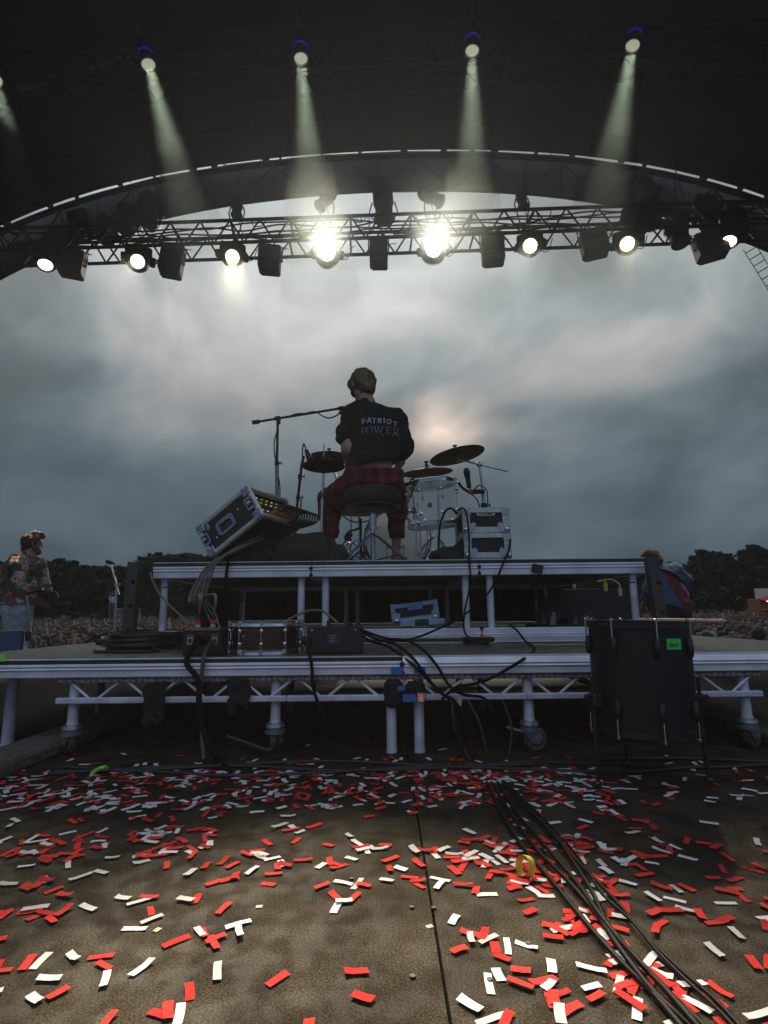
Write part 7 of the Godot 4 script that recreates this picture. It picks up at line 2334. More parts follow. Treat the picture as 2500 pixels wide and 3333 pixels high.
	var pts := [Vector3(-4.19, 1.23, -6.56), Vector3(-4.185, 1.315, -6.44), Vector3(-4.165, 1.20, -6.315), Vector3(-4.12, 1.05, -6.275), Vector3(-4.05, 0.93, -6.258), Vector3(-3.95, 0.85, -6.27), Vector3(-3.85, 0.78, -6.36), Vector3(-3.80, 0.74, -6.52), Vector3(-3.80, 0.74, -6.62)]
	var sp := []
	for i in pts.size() - 1:
		for k in 5: sp.append(pts[i].cubic_interpolate(pts[i + 1], pts[maxi(i - 1, 0)], pts[mini(i + 2, pts.size() - 1)], k / 5.0))
	sp.append(pts[-1])
	for i in sp.size() - 1:
		var d: Vector3 = (sp[i + 1] - sp[i]).normalized()
		var out: Vector3 = (sp[i] - Vector3(-4.04, sp[i].y, -6.43)).normalized()
		var w := d.cross(out).normalized() * 0.032
		var a: Vector3 = sp[i]; var b: Vector3 = sp[i + 1]
		m.quad(a - w + out * 0.006, a + w + out * 0.006, b + w + out * 0.006, b - w + out * 0.006)
		m.quad(a + w, a - w, b - w, b + w)
	put("strap", m, worn("leather_brown", Color(0.06, 0.025, 0.014), Color(0.12, 0.05, 0.025), 8.0, 0.03, 0.5), gt)
	for o in [t, gt]: o.position.x -= 0.19


func build_bent_person() -> void:
	var t := thing("person", "person in a blue and red jacket leaning over at the right, back turned", "person", Vector3(3.2, 0, -6.2))
	var m := MB.new()
	var hb := Basis(Vector3.UP, PI + 0.5) * Basis(Vector3.RIGHT, 0.7)
	var hc := Vector3(3.055, 1.165, -6.28)
	var f := Field.new(Vector3(2.75, -0.02, -6.65), Vector3(3.65, 1.25, -5.9), 0.014, 0.035)
	f.bone(Vector3(3.15, 0.60, -6.2), Vector3(3.30, 0.62, -6.2), 0.10, 0.10)
	f.bone(Vector3(3.2, 0.65, -6.22), Vector3(3.17, 0.98, -6.25), 0.09, 0.085)
	f.bone(Vector3(3.06, 1.03, -6.24), Vector3(3.30, 1.06, -6.24), 0.06, 0.06)
	f.bone(Vector3(3.15, 1.04, -6.24), Vector3(3.08, 1.12, -6.27), 0.06, 0.055)
	f.chain([Vector3(3.32, 1.05, -6.24), Vector3(3.44, 0.93, -6.3), Vector3(3.42, 0.80, -6.5)], [0.055, 0.045, 0.028])
	f.chain([Vector3(3.05, 1.02, -6.24), Vector3(2.98, 0.82, -6.28), Vector3(3.0, 0.66, -6.45)], [0.055, 0.045, 0.028])
	f.chain([Vector3(3.14, 0.58, -6.2), Vector3(3.14, 0.32, -6.25), Vector3(3.12, 0.06, -6.2)], [0.09, 0.06, 0.04])
	f.chain([Vector3(3.30, 0.6, -6.2), Vector3(3.33, 0.32, -6.25), Vector3(3.33, 0.06, -6.2)], [0.09, 0.06, 0.04])
	f.add_to(m)
	var g := Field.new(hc - Vector3.ONE * 0.16, hc + Vector3.ONE * 0.16, 0.006, 0.018)
	head_bones(g, hc, hb, 0.9)
	g.add_to(m)
	hand(m, Vector3(3.42, 0.80, -6.5), Basis(Vector3(1, 0, 0), Vector3(0, -0.7, -0.7), Vector3(0, 0.7, -0.7)), 0.5, -1.0)
	hand(m, Vector3(3.0, 0.66, -6.45), Basis(Vector3(1, 0, 0), Vector3(0, -0.7, -0.7), Vector3(0, 0.7, -0.7)), 0.5, 1.0)
	put("body", m, mat("skin_warm", Color(0.42, 0.25, 0.19), 0.55), t)
	eyes(t, hc, hb, 0.9)
	put("hair", hair_mesh(hc, hb, 0.97, []), mat("hair_dark", Color(0.025, 0.014, 0.010), 0.7), t)
	var s := Field.new(Vector3(2.75, 0.45, -6.6), Vector3(3.65, 1.25, -5.9), 0.0115, 0.04)
	s.bone(Vector3(3.12, 0.58, -6.19), Vector3(3.10, 0.98, -6.23), 0.125, 0.09)
	s.bone(Vector3(3.30, 0.66, -6.19), Vector3(3.24, 1.0, -6.23), 0.125, 0.09)
	s.bone(Vector3(3.21, 0.62, -6.18), Vector3(3.17, 1.0, -6.22), 0.13, 0.10)
	s.bone(Vector3(3.06, 1.025, -6.24), Vector3(3.30, 1.055, -6.24), 0.08, 0.08)
	s.bone(Vector3(3.14, 1.07, -6.25), Vector3(3.11, 1.10, -6.26), 0.07, 0.065)
	s.chain([Vector3(3.31, 1.05, -6.24), Vector3(3.43, 0.94, -6.29), Vector3(3.42, 0.84, -6.44)], [0.08, 0.066, 0.05])
	s.chain([Vector3(3.06, 1.01, -6.24), Vector3(2.99, 0.84, -6.27), Vector3(3.0, 0.71, -6.40)], [0.078, 0.06, 0.05])
	s.wrinkle(smooth_noise(7.0, 64, 2), 0.018)
	s.cut(Vector3(3.2, 0.625, -6.2), Vector3(-0.36, -1, 0))
	m = MB.new()
	s.add_to(m)
	for i in m.v.size():   # blue jacket with a red panel sewn into its back
		var q := m.v[i]
		var u := (q.x - 3.17) + (q.y - 1.0) * 0.40
		var red := q.z > -6.21 and q.y < 1.035 and absf(u) < 0.055 + (1.03 - q.y) * 0.05
		m.col[i] = Color(0.17, 0.022, 0.035) if red else Color(0.045, 0.11, 0.22)
	var jm := mat("jacket_cloth", Color.WHITE, 0.85)
	jm.vertex_color_use_as_albedo = true
	put("jacket", m, jm, t, true)
	var p := Field.new(Vector3(2.9, 0.02, -6.5), Vector3(3.6, 0.78, -5.95), 0.014, 0.03)
	p.bone(Vector3(3.15, 0.62, -6.2), Vector3(3.30, 0.64, -6.2), 0.11, 0.11)
	p.chain([Vector3(3.14, 0.58, -6.2), Vector3(3.14, 0.32, -6.25), Vector3(3.12, 0.05, -6.2)], [0.11, 0.075, 0.06])
	p.chain([Vector3(3.30, 0.6, -6.2), Vector3(3.33, 0.32, -6.25), Vector3(3.33, 0.05, -6.2)], [0.11, 0.075, 0.06])
	p.wrinkle(smooth_noise(10.0, 74, 2), 0.01)
	m = MB.new()
	p.add_to(m)
	put("trousers", m, mat("trousers_black", Color(0.014, 0.014, 0.015), 0.9), t)
	m = MB.new()
	m.tube([Vector3(3.06, 1.06, -6.14), Vector3(3.20, 1.01, -6.115), Vector3(3.31, 0.90, -6.09), Vector3(3.36, 0.80, -6.08), Vector3(3.39, 0.72, -6.12)], 0.020, 8)
	put("strap", m, mat("strap_black", Color(0.012, 0.012, 0.012), 0.7), t)
	for q in [Vector3(3.12, 0.035, -6.24), Vector3(3.33, 0.035, -6.24)]:
		m = MB.new()
		m.ball(q, Vector3(0.05, 0.04, 0.12), 12)
		put("shoe", m, mat("shoe_dark", Color(0.03, 0.025, 0.02), 0.5), t)

func cable(called: String, label: String, pts: Array, r: float, m: Material, group := "") -> void:
	var b := MB.new()
	b.tube(pts, r, 7, 6)
	tag(put(called, b, m), label, "cable", group)


func coil(called: String, label: String, c: Vector3, rx: float, rz: float, turns: int, r: float, rise: float, m: Material) -> Node3D:
	var t := thing(called, label, "cable", c)
	for k in turns:
		var pts := []
		var a := rx * rng.randf_range(0.72, 1.0); var b := rz * rng.randf_range(0.72, 1.0)
		var o := Vector3(rng.randf_range(-0.02, 0.02), r + rise * k / turns, rng.randf_range(-0.02, 0.02))
		for i in 19:
			var g := TAU * i / 18.0
			pts.append(c + o + Vector3(cos(g) * a, rng.randf_range(0, 0.006), sin(g) * b))
		pts[18] = pts[0]
		var q := MB.new()
		q.tube(pts, r, 6, 3)
		put("loop", q, m, t)
	return t


func build_cables() -> void:
	var bk := mat("cable_black", Color(0.016, 0.016, 0.016), 0.5)
	var gloss := mat("cable_gloss", Color(0.005, 0.005, 0.005), 0.5, 0.0, 0.2)
	var grey := mat("cable_grey", Color(0.20, 0.20, 0.17), 0.5)
	# the bundle that runs across the carpet to the lower right
	var runs := [
		[Vector3(0.352, 0.012, -2.067), Vector3(0.341, 0.01, -1.758), Vector3(0.346, 0.01, -1.529), Vector3(0.367, 0.01, -1.345), Vector3(0.38, 0.01, -1.195), Vector3(0.396, 0.01, -1.071), Vector3(0.412, 0.01, -0.994), Vector3(0.421, 0.01, -0.914), Vector3(0.428, 0.01, -0.836)],
		[Vector3(0.369, 0.012, -2.066), Vector3(0.367, 0.012, -1.751), Vector3(0.377, 0.01, -1.515), Vector3(0.401, 0.01, -1.355), Vector3(0.412, 0.01, -1.22), Vector3(0.406, 0.018, -1.082), Vector3(0.415, 0.012, -0.985), Vector3(0.433, 0.012, -0.911), Vector3(0.443, 0.012, -0.841)],
		[Vector3(0.39, 0.012, -2.065), Vector3(0.387, 0.012, -1.751), Vector3(0.403, 0.012, -1.523), Vector3(0.418, 0.01, -1.344), Vector3(0.413, 0.018, -1.195), Vector3(0.424, 0.012, -1.08), Vector3(0.431, 0.02, -0.971), Vector3(0.437, 0.02, -0.898), Vector3(0.451, 0.01, -0.843)],
		[Vector3(0.406, 0.012, -2.065), Vector3(0.42, 0.012, -1.829), Vector3(0.446, 0.012, -1.627), Vector3(0.444, 0.01, -1.435), Vector3(0.437, 0.01, -1.302), Vector3(0.419, 0.012, -1.166), Vector3(0.422, 0.02, -1.046), Vector3(0.44, 0.01, -0.977), Vector3(0.454, 0.01, -0.913), Vector3(0.457, 0.01, -0.843)],
		[Vector3(0.416, 0.012, -2.075), Vector3(0.443, 0.012, -1.807), Vector3(0.461, 0.012, -1.573), Vector3(0.464, 0.01, -1.422), Vector3(0.447, 0.02, -1.27), Vector3(0.469, 0.012, -1.181), Vector3(0.472, 0.012, -1.079), Vector3(0.482, 0.012, -1), Vector3(0.493, 0.012, -0.933), Vector3(0.495, 0.012, -0.855)],
		[Vector3(0.41, 0.012, -2.086), Vector3(0.434, 0.01, -1.826), Vector3(0.444, 0.01, -1.57), Vector3(0.46, 0.01, -1.387), Vector3(0.47, 0.012, -1.259), Vector3(0.475, 0.012, -1.127), Vector3(0.487, 0.01, -1.038), Vector3(0.502, 0.01, -0.966), Vector3(0.506, 0.01, -0.891)]]
	var say := ["leftmost thick black cable of the bundle crossing the carpet", "second black cable from the left in the bundle on the carpet", "middle black cable lying on top in the bundle on the carpet", "black cable fourth from the left in the bundle on the carpet", "thin black cable along the right side of the bundle on the carpet", "rightmost black cable, parting from the bundle near the picture's edge"]
	for i in 6: cable("floor_cable", say[i], runs[i], [0.0052, 0.005, 0.0052, 0.0046, 0.0032, 0.0038][i], gloss, "black cables running across the carpet")
	# dark cables along the floor below the riser
	var i2 := 0
	for y in [[1640, 1648, 1636, 1650], [1655, 1664, 1642, 1668], [1662, 1652, 1655, 1640]]:
		var p := []
		for k in 9: p.append(Vector3(-1.3 + 0.36 * k, 0.008, -2.34 + 0.05 * i2 + 0.05 * sin(k * 1.7 + i2 * 2.0)))
		cable("floor_cable", ["dark cable lying along the floor just before the riser, nearest the casters", "dark cable lying along the floor before the riser, between two others", "dark cable lying along the floor before the riser, nearest the confetti"][i2], p, 0.007, bk, "dark cables along the riser foot")
		i2 += 1
	# coils on the lower riser
	var c1 := coil("cable_coil", "large black coiled cable lying on the lower riser at the left", Vector3(-1.36, LD, -3.2), 0.215, 0.24, 13, 0.007, 0.085, mat("cable_coiled", Color(0.022, 0.021, 0.018), 0.28))
	var q := MB.new()
	q.tube([Vector3(-1.55, LD + 0.01, -3.0), Vector3(-1.47, LD + 0.008, -2.88), Vector3(-1.32, LD + 0.008, -2.84), Vector3(-1.18, LD + 0.008, -2.90), Vector3(-1.24, LD + 0.02, -3.0)], 0.0075, 7, 6)
	put("loose_end", q, bk, c1)
	q = MB.new()
	q.cyl(Vector3(-1.60, LD + 0.045, -3.12), Vector3(-1.52, LD + 0.04, -3.10), 0.018, 0.018, 10)
	put("plug", q, rubber(), c1)
	var c2 := coil("cable_coil", "small black coiled cable with an orange tag on the lower riser right of centre", Vector3(0.555, LD, -3.33), 0.095, 0.10, 6, 0.0055, 0.035, bk)
	q = MB.new()
	q.box(Vector3(0.585, LD + 0.045, -3.26), Vector3(0.065, 0.012, 0.02), Basis(Vector3.UP, 0.15), 0.003)
	put("orange_tag", q, mat("tag_orange", Color(0.75, 0.12, 0.04), 0.6), c2)
	# the loom from the rack case down to the stage box
	for k in 9:
		var dx := rng.randf_range(-0.03, 0.03); var dz := rng.randf_range(-0.02, 0.03)
		var e := Vector3(-0.893 if k % 2 == 0 else -0.823, LD + 0.195, -2.67)
		var pts := [Vector3(-0.833, 1.079, -3.62) + Vector3(dx, 0.02 * k * 0.3, 0), Vector3(-0.987, 0.986, -3.52) + Vector3(dx * 0.6, 0.004 * k, dz), Vector3(-1.067, 0.921, -3.42) + Vector3(dx * 0.7, 0.0, dz), Vector3(-1.097, 0.816, -3.3) + Vector3(dx, 0, dz), Vector3(-1.066, 0.675, -3.1) + Vector3(dx * 1.4, 0, dz), e + Vector3(dx * 0.4, 0.09, 0.0), e]
		if k > 5: pts = [pts[0], pts[1], pts[2], Vector3(-1.091, 0.837, -3.4) + Vector3(dx, 0, 0), Vector3(-1.119, 0.71, -3.4) + Vector3(dx, 0, 0), Vector3(-1.09, 0.597, -3.45) + Vector3(dx * 2, 0, 0), Vector3(pts[5].x - 0.1, LD + 0.01, -3.40)]
		cable("loom_cable", "grey cable in the loom hanging from the rack case to the stage box", pts, 0.0048, grey, "grey cables hanging from the rack case")
	cable("stage_cable", "thick black cable bent over the upper riser edge beside the grey loom", [Vector3(-1.039, 0.968, -3.6), Vector3(-1.011, 0.981, -3.52), Vector3(-0.987, 0.953, -3.45), Vector3(-0.988, 0.896, -3.44), Vector3(-0.999, 0.825, -3.46), Vector3(-1.012, 0.711, -3.5), Vector3(-0.989, 0.596, -3.5), Vector3(-0.965, 0.505, -3.48)], 0.011, gloss)
	cable("stage_cable", "thick black cable hanging from the stage box over the lower riser edge", [Vector3(-0.864, LD + 0.09, -2.60), Vector3(-0.866, LD + 0.05, -2.54), Vector3(-0.872, LD - 0.02, -2.475), Vector3(-0.812, 0.323, -2.46), Vector3(-0.795, 0.192, -2.44), Vector3(-0.748, 0.085, -2.42), Vector3(-0.696, 0.017, -2.4), Vector3(-0.593, 0.01, -2.234)], 0.012, gloss)
	cable("stage_cable", "brown grey cable curving from the stage box side over the lower riser edge", [Vector3(-0.78, 0.496, -2.72), Vector3(-0.796, 0.49, -2.66), Vector3(-0.815, 0.465, -2.6), Vector3(-0.801, 0.427, -2.49), Vector3(-0.801, 0.37, -2.475), Vector3(-0.801, 0.265, -2.46), Vector3(-0.779, 0.118, -2.44), Vector3(-0.753, 0.017, -2.4)], 0.009, mat("cable_brown", Color(0.06, 0.055, 0.045), 0.45))
	cable("stage_cable", "pale cable slanting from the left post down to the stage box", [Vector3(-1.469, 0.872, -3.44), Vector3(-1.442, 0.813, -3.42), Vector3(-1.37, 0.712, -3.4), Vector3(-1.257, 0.613, -3.38), Vector3(-1.171, 0.555, -3.36), Vector3(-1.085, 0.522, -3.34)], 0.006, grey)
	cable("stage_cable", "long black cable stretched from the left stage floor across to the lower riser", [Vector3(-2.148, 0.367, -3.9), Vector3(-2.136, 0.418, -4), Vector3(-2.041, 0.465, -4), Vector3(-1.815, 0.495, -3.9), Vector3(-1.559, 0.503, -3.75), Vector3(-1.318, 0.505, -3.6), Vector3(-1.194, 0.504, -3.5)], 0.008, gloss)
	cable("stage_cable", "black cable from the power supply over the lower riser edge at the snare", [Vector3(-0.347, 0.487, -2.62), Vector3(-0.349, 0.455, -2.58), Vector3(-0.345, 0.435, -2.52), Vector3(-0.328, 0.404, -2.476), Vector3(-0.321, 0.355, -2.474), Vector3(-0.316, 0.297, -2.47), Vector3(-0.297, 0.242, -2.45), Vector3(-0.262, 0.17, -2.43), Vector3(-0.201, 0.102, -2.4), Vector3(-0.125, 0.01, -2.629)], 0.0075, gloss)
	cable("stage_cable", "pale cable arching over the snare to the power supply", [Vector3(-0.528, 0.569, -3), Vector3(-0.454, 0.605, -3), Vector3(-0.399, 0.621, -3), Vector3(-0.336, 0.616, -2.95), Vector3(-0.277, 0.584, -2.85), Vector3(-0.236, 0.558, -2.74)], 0.006, mat("cable_tan", Color(0.20, 0.17, 0.11), 0.5))
	for k in 3:
		cable("stage_cable", ["black cable from the power supply hanging down to the girder, left of three", "black cable from the power supply hanging down to the girder, middle of three", "black cable from the power supply hanging down to the girder, right of three"][k],
			[[Vector3(-0.108, 0.507, -2.7), Vector3(-0.027, 0.479, -2.62), Vector3(0.047, 0.461, -2.56), Vector3(0.117, 0.409, -2.485), Vector3(0.165, 0.346, -2.475), Vector3(0.223, 0.273, -2.47), Vector3(0.282, 0.222, -2.47), Vector3(0.294, 0.146, -2.43), Vector3(0.316, 0.052, -2.4)], [Vector3(-0.109, 0.519, -2.74), Vector3(-0.005, 0.484, -2.7), Vector3(0.103, 0.472, -2.62), Vector3(0.169, 0.437, -2.49), Vector3(0.227, 0.369, -2.475), Vector3(0.274, 0.291, -2.47), Vector3(0.333, 0.252, -2.47), Vector3(0.422, 0.236, -2.47), Vector3(0.454, 0.18, -2.44)], [Vector3(-0.108, 0.493, -2.72), Vector3(-0.071, 0.471, -2.66), Vector3(0.016, 0.449, -2.56), Vector3(0.122, 0.375, -2.48), Vector3(0.184, 0.312, -2.47), Vector3(0.253, 0.247, -2.47), Vector3(0.291, 0.231, -2.46), Vector3(0.362, 0.127, -2.43), Vector3(0.382, 0.042, -2.4)]][k], 0.0065, gloss, "black cables from the power supply")
	cable("stage_cable", "black cable from the power supply across the base rail to the upper riser", [Vector3(-0.11, 0.509, -2.76), Vector3(-0.006, 0.447, -3.2), Vector3(0.16, 0.449, -3.36), Vector3(0.349, 0.513, -3.43), Vector3(0.481, 0.581, -3.44), Vector3(0.623, 0.693, -3.44), Vector3(0.709, 0.821, -3.45), Vector3(0.757, 0.923, -3.45), Vector3(0.798, 0.986, -3.5), Vector3(0.825, 1.068, -3.55)], 0.0065, gloss)
	cable("stage_cable", "black cable hanging from the white rack cases down to the small coil", [Vector3(0.481, 1.243, -3.6), Vector3(0.514, 1.286, -3.58), Vector3(0.542, 1.236, -3.53), Vector3(0.546, 1.079, -3.5), Vector3(0.537, 0.926, -3.46), Vector3(0.534, 0.779, -3.44), Vector3(0.493, 0.609, -3.44), Vector3(0.483, 0.492, -3.42), Vector3(0.523, 0.439, -3.38), Vector3(0.598, 0.418, -3.34)], 0.0062, gloss)
	cable("stage_cable", "black cable looping from the rack cases behind the floor tom", [Vector3(0.514, 1.286, -3.8), Vector3(0.476, 1.326, -3.8), Vector3(0.433, 1.303, -3.8), Vector3(0.398, 1.221, -3.8), Vector3(0.38, 1.119, -3.78), Vector3(0.372, 1.035, -3.75)], 0.008, gloss)
	cable("stage_cable", "black cable crossing the lower riser edge at the right with a kink", [Vector3(0.763, 0.522, -3.44), Vector3(0.802, 0.494, -3.43), Vector3(0.823, 0.431, -3.3), Vector3(0.742, 0.418, -2.8), Vector3(0.603, 0.396, -2.478), Vector3(0.54, 0.36, -2.475), Vector3(0.456, 0.319, -2.47), Vector3(0.375, 0.294, -2.47), Vector3(0.304, 0.283, -2.47), Vector3(0.263, 0.253, -2.47), Vector3(0.241, 0.232, -2.46)], 0.0068, gloss)
	for k in 3:
		cable("stage_cable", ["dark cable hanging below the girder, left of three", "dark cable hanging below the girder, middle of three", "dark cable hanging below the girder, right of three"][k], [[Vector3(0.281, 0.235, -2.46), Vector3(0.293, 0.109, -2.43), Vector3(0.343, 0.007, -2.4)], [Vector3(0.352, 0.229, -2.47), Vector3(0.392, 0.145, -2.43), Vector3(0.414, 0.033, -2.4)], [Vector3(0.5, 0.229, -2.46), Vector3(0.527, 0.125, -2.43), Vector3(0.505, 0.023, -2.4)]][k], 0.006, bk, "dark cables below the girder")
	cable("stage_cable", "cable on the floor beyond the right caster", [Vector3(1.837, 0.01, -3.284), Vector3(1.759, 0.01, -3.023), Vector3(1.725, 0.01, -2.853), Vector3(1.808, 0.01, -2.746)], 0.007, bk)
	# a short steel rod with a green sleeve lying under the riser, a green tape end, a white scrap on the girder
	var rd := thing("steel_rod", "short grey rod lying aslant under the riser left of the caster leg", "rod", Vector3(-0.59, 0, -2.693))
	var m := MB.new()
	m.cyl(Vector3(-0.684, 0.09, -2.48), Vector3(-0.518, 0.012, -2.552), 0.007, 0.009, 8)
	put("rod", m, mat("rod_dark", Color(0.06, 0.065, 0.07), 0.4, 0.3), rd)
	m = MB.new()
	m.tube([Vector3(-1.135, 0.004, -2.252), Vector3(-1.113, 0.02, -2.241), Vector3(-1.079, 0.035, -2.22), Vector3(-1.083, 0.02, -2.265)], 0.008, 6, 4)
	tag(put("tape_scrap", m, mat("tape_green", Color(0.35, 0.75, 0.12), 0.6)), "curled green tape scrap on the dark floor at the left", "tape")
	m = MB.new()
	m.box(Vector3(0.32, 0.219, -2.5), Vector3(0.022, 0.04, 0.002), Basis(Vector3.BACK, -0.15))
	tag(put("tape_scrap", m, mat("tape_white", Color(0.7, 0.7, 0.7), 0.6)), "white tape scrap stuck on the girder right of the black wrap", "tape")
	m = MB.new()
	m.lathe([Vector2(0.022, 0.0), Vector2(0.022, 0.02)], Transform3D(Basis(Vector3.BACK, 1.2) * Basis(Vector3.RIGHT, 0.5), Vector3(0.326, 0.02, -1.396)), 16)
	m.lathe([Vector2(0.0205, 0.02), Vector2(0.0205, 0.0)], Transform3D(Basis(Vector3.BACK, 1.2) * Basis(Vector3.RIGHT, 0.5), Vector3(0.326, 0.02, -1.396)), 16)
	tag(put("tape_ring", m, mat("tape_yellow", Color(0.75, 0.5, 0.02), 0.6)), "ring of yellow tape round the cable bundle", "tape")
	m = MB.new()
	m.tube([Vector3(0.462, 0.004, -1.586), Vector3(0.449, 0.03, -1.537), Vector3(0.464, 0.034, -1.537), Vector3(0.478, 0.032, -1.531), Vector3(0.49, 0.004, -1.564)], 0.003, 6, 1)
	tag(put("wire_handle", m, mat("rod_grey", Color(0.3, 0.31, 0.3), 0.5, 0.3)), "small bent wire handle standing up from the carpet beside the cable bundle", "handle")


func strip_mesh(kind: int, r: RandomNumberGenerator) -> ArrayMesh:   # a paper strip, slightly bent, creased or curled
	var m := MB.new()
	var n := 8
	var L := 0.0435; var w := 0.0145
	var bend := [0.0, 0.14, -0.10, 0.30, 0.08, 5.5, 0.05, 0.0, 0.12, -0.06][kind] as float
	var tw := [0.0, 0.08, -0.1, 0.05, 0.22, 0.4, 0.1, -0.05, 0.0, 0.15][kind] as float
	var fold := r.randi_range(2, 6) if kind >= 6 else 99   # a crease where it was folded or trodden
	var crease := r.randf_range(-0.3, 0.4)
	var skew := r.randf_range(-0.5, 0.5)
	var p := Vector3(-L / 2, 0.0012, 0)
	if kind == 5: p = Vector3(0.005, 0.001, 0)
	var a := -bend / 2 if kind != 5 else -0.2
	var prev := []
	for i in n + 1:
		var t := float(i) / n
		var side := Vector3(0, sin(tw * (t - 0.5)), cos(tw * (t - 0.5)))
		var o := Vector3(0, 0.0, sin(t * 3.0 + kind) * 0.0012)
		if i == n or i == 0: o += Vector3(r.randf_range(-0.002, 0.002), 0, 0)
		var c := [p - side * w / 2 + o, p + side * w / 2 + o]
		if kind >= 6 and (i == n or i == 0): c[i % 2] += Vector3(skew * 0.008, 0, 0)
		for q in 2: c[q].y = maxf(c[q].y, 0.0006)
		if i: m.quad(prev[0], prev[1], c[1], c[0])
		prev = c
		a += bend / n
		if i == fold: a += crease
		if i == fold + 2: a -= crease * 0.8
		p += Vector3(cos(a), sin(a), 0) * (L / n)
	var low := 9.0
	for q in m.v: low = minf(low, q.y)
	for i in m.v.size(): m.v[i].y -= low - 0.0006
	var arr := []
	arr.resize(Mesh.ARRAY_MAX)
	arr[Mesh.ARRAY_VERTEX] = m.v; arr[Mesh.ARRAY_NORMAL] = m.n; arr[Mesh.ARRAY_INDEX] = m.ix
	var am := ArrayMesh.new()
	am.add_surface_from_arrays(Mesh.PRIMITIVE_TRIANGLES, arr)
	return am


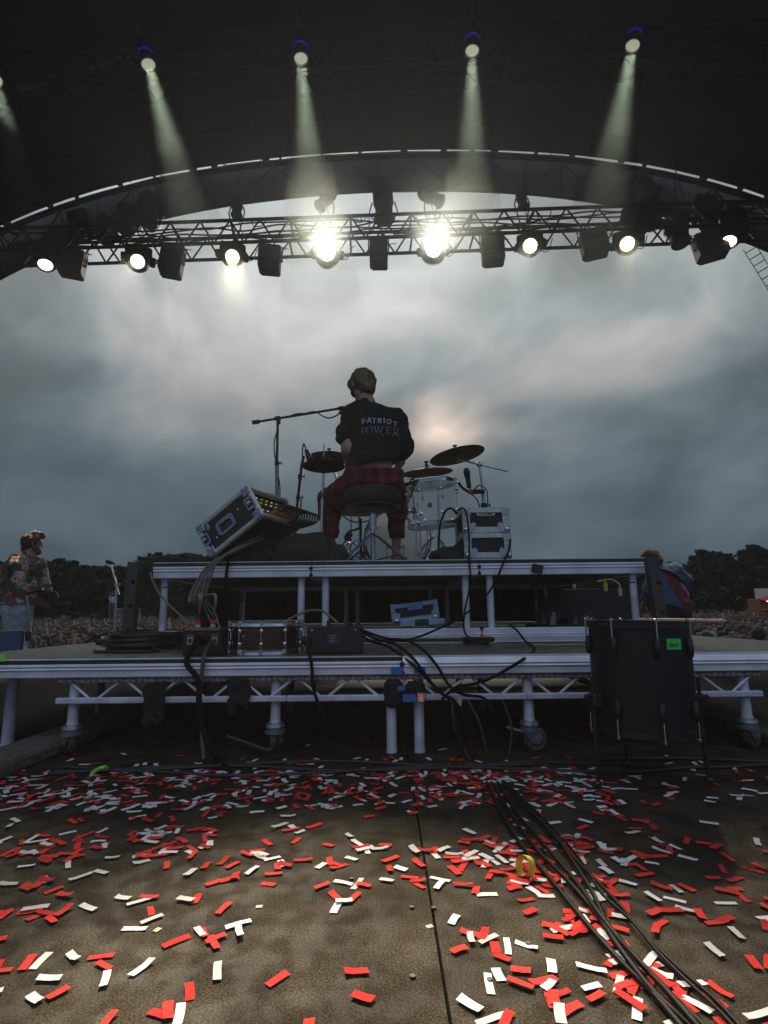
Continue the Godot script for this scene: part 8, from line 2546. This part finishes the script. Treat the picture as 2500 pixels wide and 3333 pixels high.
func build_confetti() -> void:
	var r := RandomNumberGenerator.new()
	r.seed = 2024
	var red := mat("paper_red", Color(0.64, 0.038, 0.034), 0.8, 0.0, 0.2)
	var white := mat("paper_white", Color(0.76, 0.76, 0.75), 0.8, 0.0, 0.2)
	var reds := [red, mat("paper_red_dusty", Color(0.50, 0.030, 0.026), 0.85, 0.0, 0.2), mat("paper_red_bright", Color(0.75, 0.04, 0.03), 0.8, 0.0, 0.2)]
	var whites := [white, mat("paper_white_dusty", Color(0.58, 0.565, 0.54), 0.85, 0.0, 0.2), mat("paper_white_grey", Color(0.68, 0.69, 0.70), 0.8, 0.0, 0.2)]
	for pm in reds + whites:
		pm.backlight_enabled = true
		pm.backlight = Color(0.2, 0.2, 0.2)
	var meshes := []
	for k in 10: meshes.append(strip_mesh(k, r))
	var clumps := [[Vector3(-0.594, 0, -1.624), 0.13, 26], [Vector3(-0.896, 0, -1.572), 0.12, 10], [Vector3(0.338, 0, -1.5), 0.14, 26], [Vector3(0.396, 0, -1.424), 0.13, 18], [Vector3(0.393, 0, -1.207), 0.09, 12], [Vector3(0.414, 0, -1.016), 0.08, 14], [Vector3(0.141, 0, -1.164), 0.06, 4], [Vector3(-0.085, 0, -1.336), 0.05, 6], [Vector3(-0.8, 0, -1.301), 0.10, 8], [Vector3(0.471, 0, -1.552), 0.10, 10], [Vector3(0.476, 0, -1.324), 0.07, 6], [Vector3(0.182, 0, -1.106), 0.05, 3]]
	var spots := []
	for c in clumps:
		for i in c[2]:
			var g: float = r.randf() * TAU
			spots.append(c[0] + Vector3(cos(g), 0, sin(g)) * c[1] * sqrt(r.randf()))
	while spots.size() < 1500:
		var z := -r.randf_range(0.78, 2.75)
		var x := r.randf_range(-1.7, 1.7)
		if absf(x) > -z * 0.75 + 0.1 : continue
		var d := 0.0
		var near := -z
		if near < 1.6: d = 0.48 if not (x > -0.28 and x < 0.12 and near < 1.35) else 0.05
		elif near < 1.85: d = 0.30
		elif near < 2.28: d = 0.95
		elif near < 2.45: d = 0.22
		else: d = 0.035
		if x > 0.75 and near > 1.5: d *= 0.28
		if near > 1.6 and near < 1.8 and x > -0.2 and x < 0.3: d *= 0.25
		if r.randf() < d: spots.append(Vector3(x, 0, z))
	spots.sort_custom(func(a, b): return a.z > b.z)
	var rest := [[], []]
	for i in spots.size():
		var p: Vector3 = spots[i]
		var is_red := r.randf() < (0.62 if p.z > -1.8 else 0.50)
		var kind: int = [0, 0, 1, 2, 3, 4, 0, 6, 7, 8, 9, 6, 7, 8, 9, 0][r.randi() % 16]
		if r.randf() < 0.0: kind = 5
		var b := Basis(Vector3.UP, r.randf() * TAU) * Basis(Vector3.BACK, r.randf_range(-0.02, 0.02)) * Basis(Vector3.RIGHT, r.randf_range(-0.04, 0.04)) * Basis.from_scale(Vector3(r.randf_range(0.72, 1.18), 1, r.randf_range(0.8, 1.2)))
		p.y = 0.001 + r.randf() * 0.004
		if i < 298:
			var o := MeshInstance3D.new()
			o.name = numbered("confetti_strip")
			add_child(o)
			o.mesh = meshes[kind]
			o.material_override = (reds if is_red else whites)[r.randi() % 3]
			o.transform = Transform3D(b, p)
			var where := "on carpet near the picture's foot" if p.z > -1.25 else "among others on the lit carpet" if p.z > -1.6 else "where lit carpet meets shade"
			var dcab := absf(p.x - lerpf(0.38, 0.50, clampf((p.z + 2.1) / 1.2, 0, 1)))
			if dcab < 0.09: where = "against the black cable bundle" + (" near the foot" if p.z > -1.25 else "")
			elif p.x < -0.3: where += ", left"
			elif p.x > 0.5: where += ", right of the cables"
			var how: String = ["flat", "slightly bowed", "sagging", "arched", "twisted", "curled up", "creased", "creased", "folded", "crumpled"][kind]
			var lab := "%s %s paper confetti strip %s" % [how, "red" if is_red else "white", where]
			tag(o, lab, "confetti strip", lab.replace("strip", "strips"))
		else:
			rest[0 if is_red else 1].append(Transform3D(b, p))
	var root := Node3D.new()
	root.name = "confetti"
	add_child(root)
	tag(root, "drift of red and white paper confetti in the shade before the riser", "confetti")
	root.set_meta("kind", "stuff")
	for k in 2:
		for v in 4:
			var mm := MultiMesh.new()
			mm.transform_format = MultiMesh.TRANSFORM_3D
			mm.mesh = meshes[[0, 6, 3, 9][v]]
			var half: Array = []
			for i in rest[k].size():
				if i % 4 == v: half.append(rest[k][i])
			mm.instance_count = half.size()
			for i in half.size(): mm.set_instance_transform(i, half[i])
			var o := MultiMeshInstance3D.new()
			o.name = child_name(root, "paper_strips")
			root.add_child(o, true)
			o.multimesh = mm
			o.material_override = (reds if k == 0 else whites)[v % 3]
			o.set_meta("kind", "stuff")

func _ready() -> void:
	setup_view()
	build_ground()
	build_roof()
	build_front_lamps()
	build_roof_spots()
	haze("stage_haze", Vector3(0, 4.9, -3.0), Vector3(19, 9.8, 13.0), 0.0034)
	haze("glow_smoke", Vector3(-0.9, 6.2, -7.5), Vector3(2.0, 2.0, 2.0), 0.042, RenderingServer.FOG_VOLUME_SHAPE_ELLIPSOID)  # fog ball added for the glare halo of the left bright lamp
	haze("glow_smoke", Vector3(0.75, 6.2, -7.45), Vector3(2.0, 2.0, 2.0), 0.042, RenderingServer.FOG_VOLUME_SHAPE_ELLIPSOID)  # the same added halo fog for the right bright lamp
	haze("glow_smoke", Vector3(-3.4, 5.9, -7.3), Vector3(4.6, 2.0, 2.4), 0.03, RenderingServer.FOG_VOLUME_SHAPE_ELLIPSOID)
	haze("glow_smoke", Vector3(3.2, 6.0, -7.3), Vector3(4.0, 1.8, 2.2), 0.025, RenderingServer.FOG_VOLUME_SHAPE_ELLIPSOID)
	haze("glow_smoke", Vector3(0.2, 7.9, -6.9), Vector3(13.0, 4.2, 4.6), 0.10, RenderingServer.FOG_VOLUME_SHAPE_ELLIPSOID, Color(0.93, 1.0, 0.95))  # dense greenish fog added for the glow under the roof
	haze("glow_smoke", Vector3(-0.05, 6.1, -7.2), Vector3(5.4, 3.4, 3.0), 0.014, RenderingServer.FOG_VOLUME_SHAPE_ELLIPSOID)  # thin fog added for the wide glow round both bright lamps
	build_far()
	build_risers()
	build_kit()
	build_cases()
	build_lower_gear()
	build_drummer()
	build_guitarist()
	build_bent_person()
	build_cables()
	build_confetti()
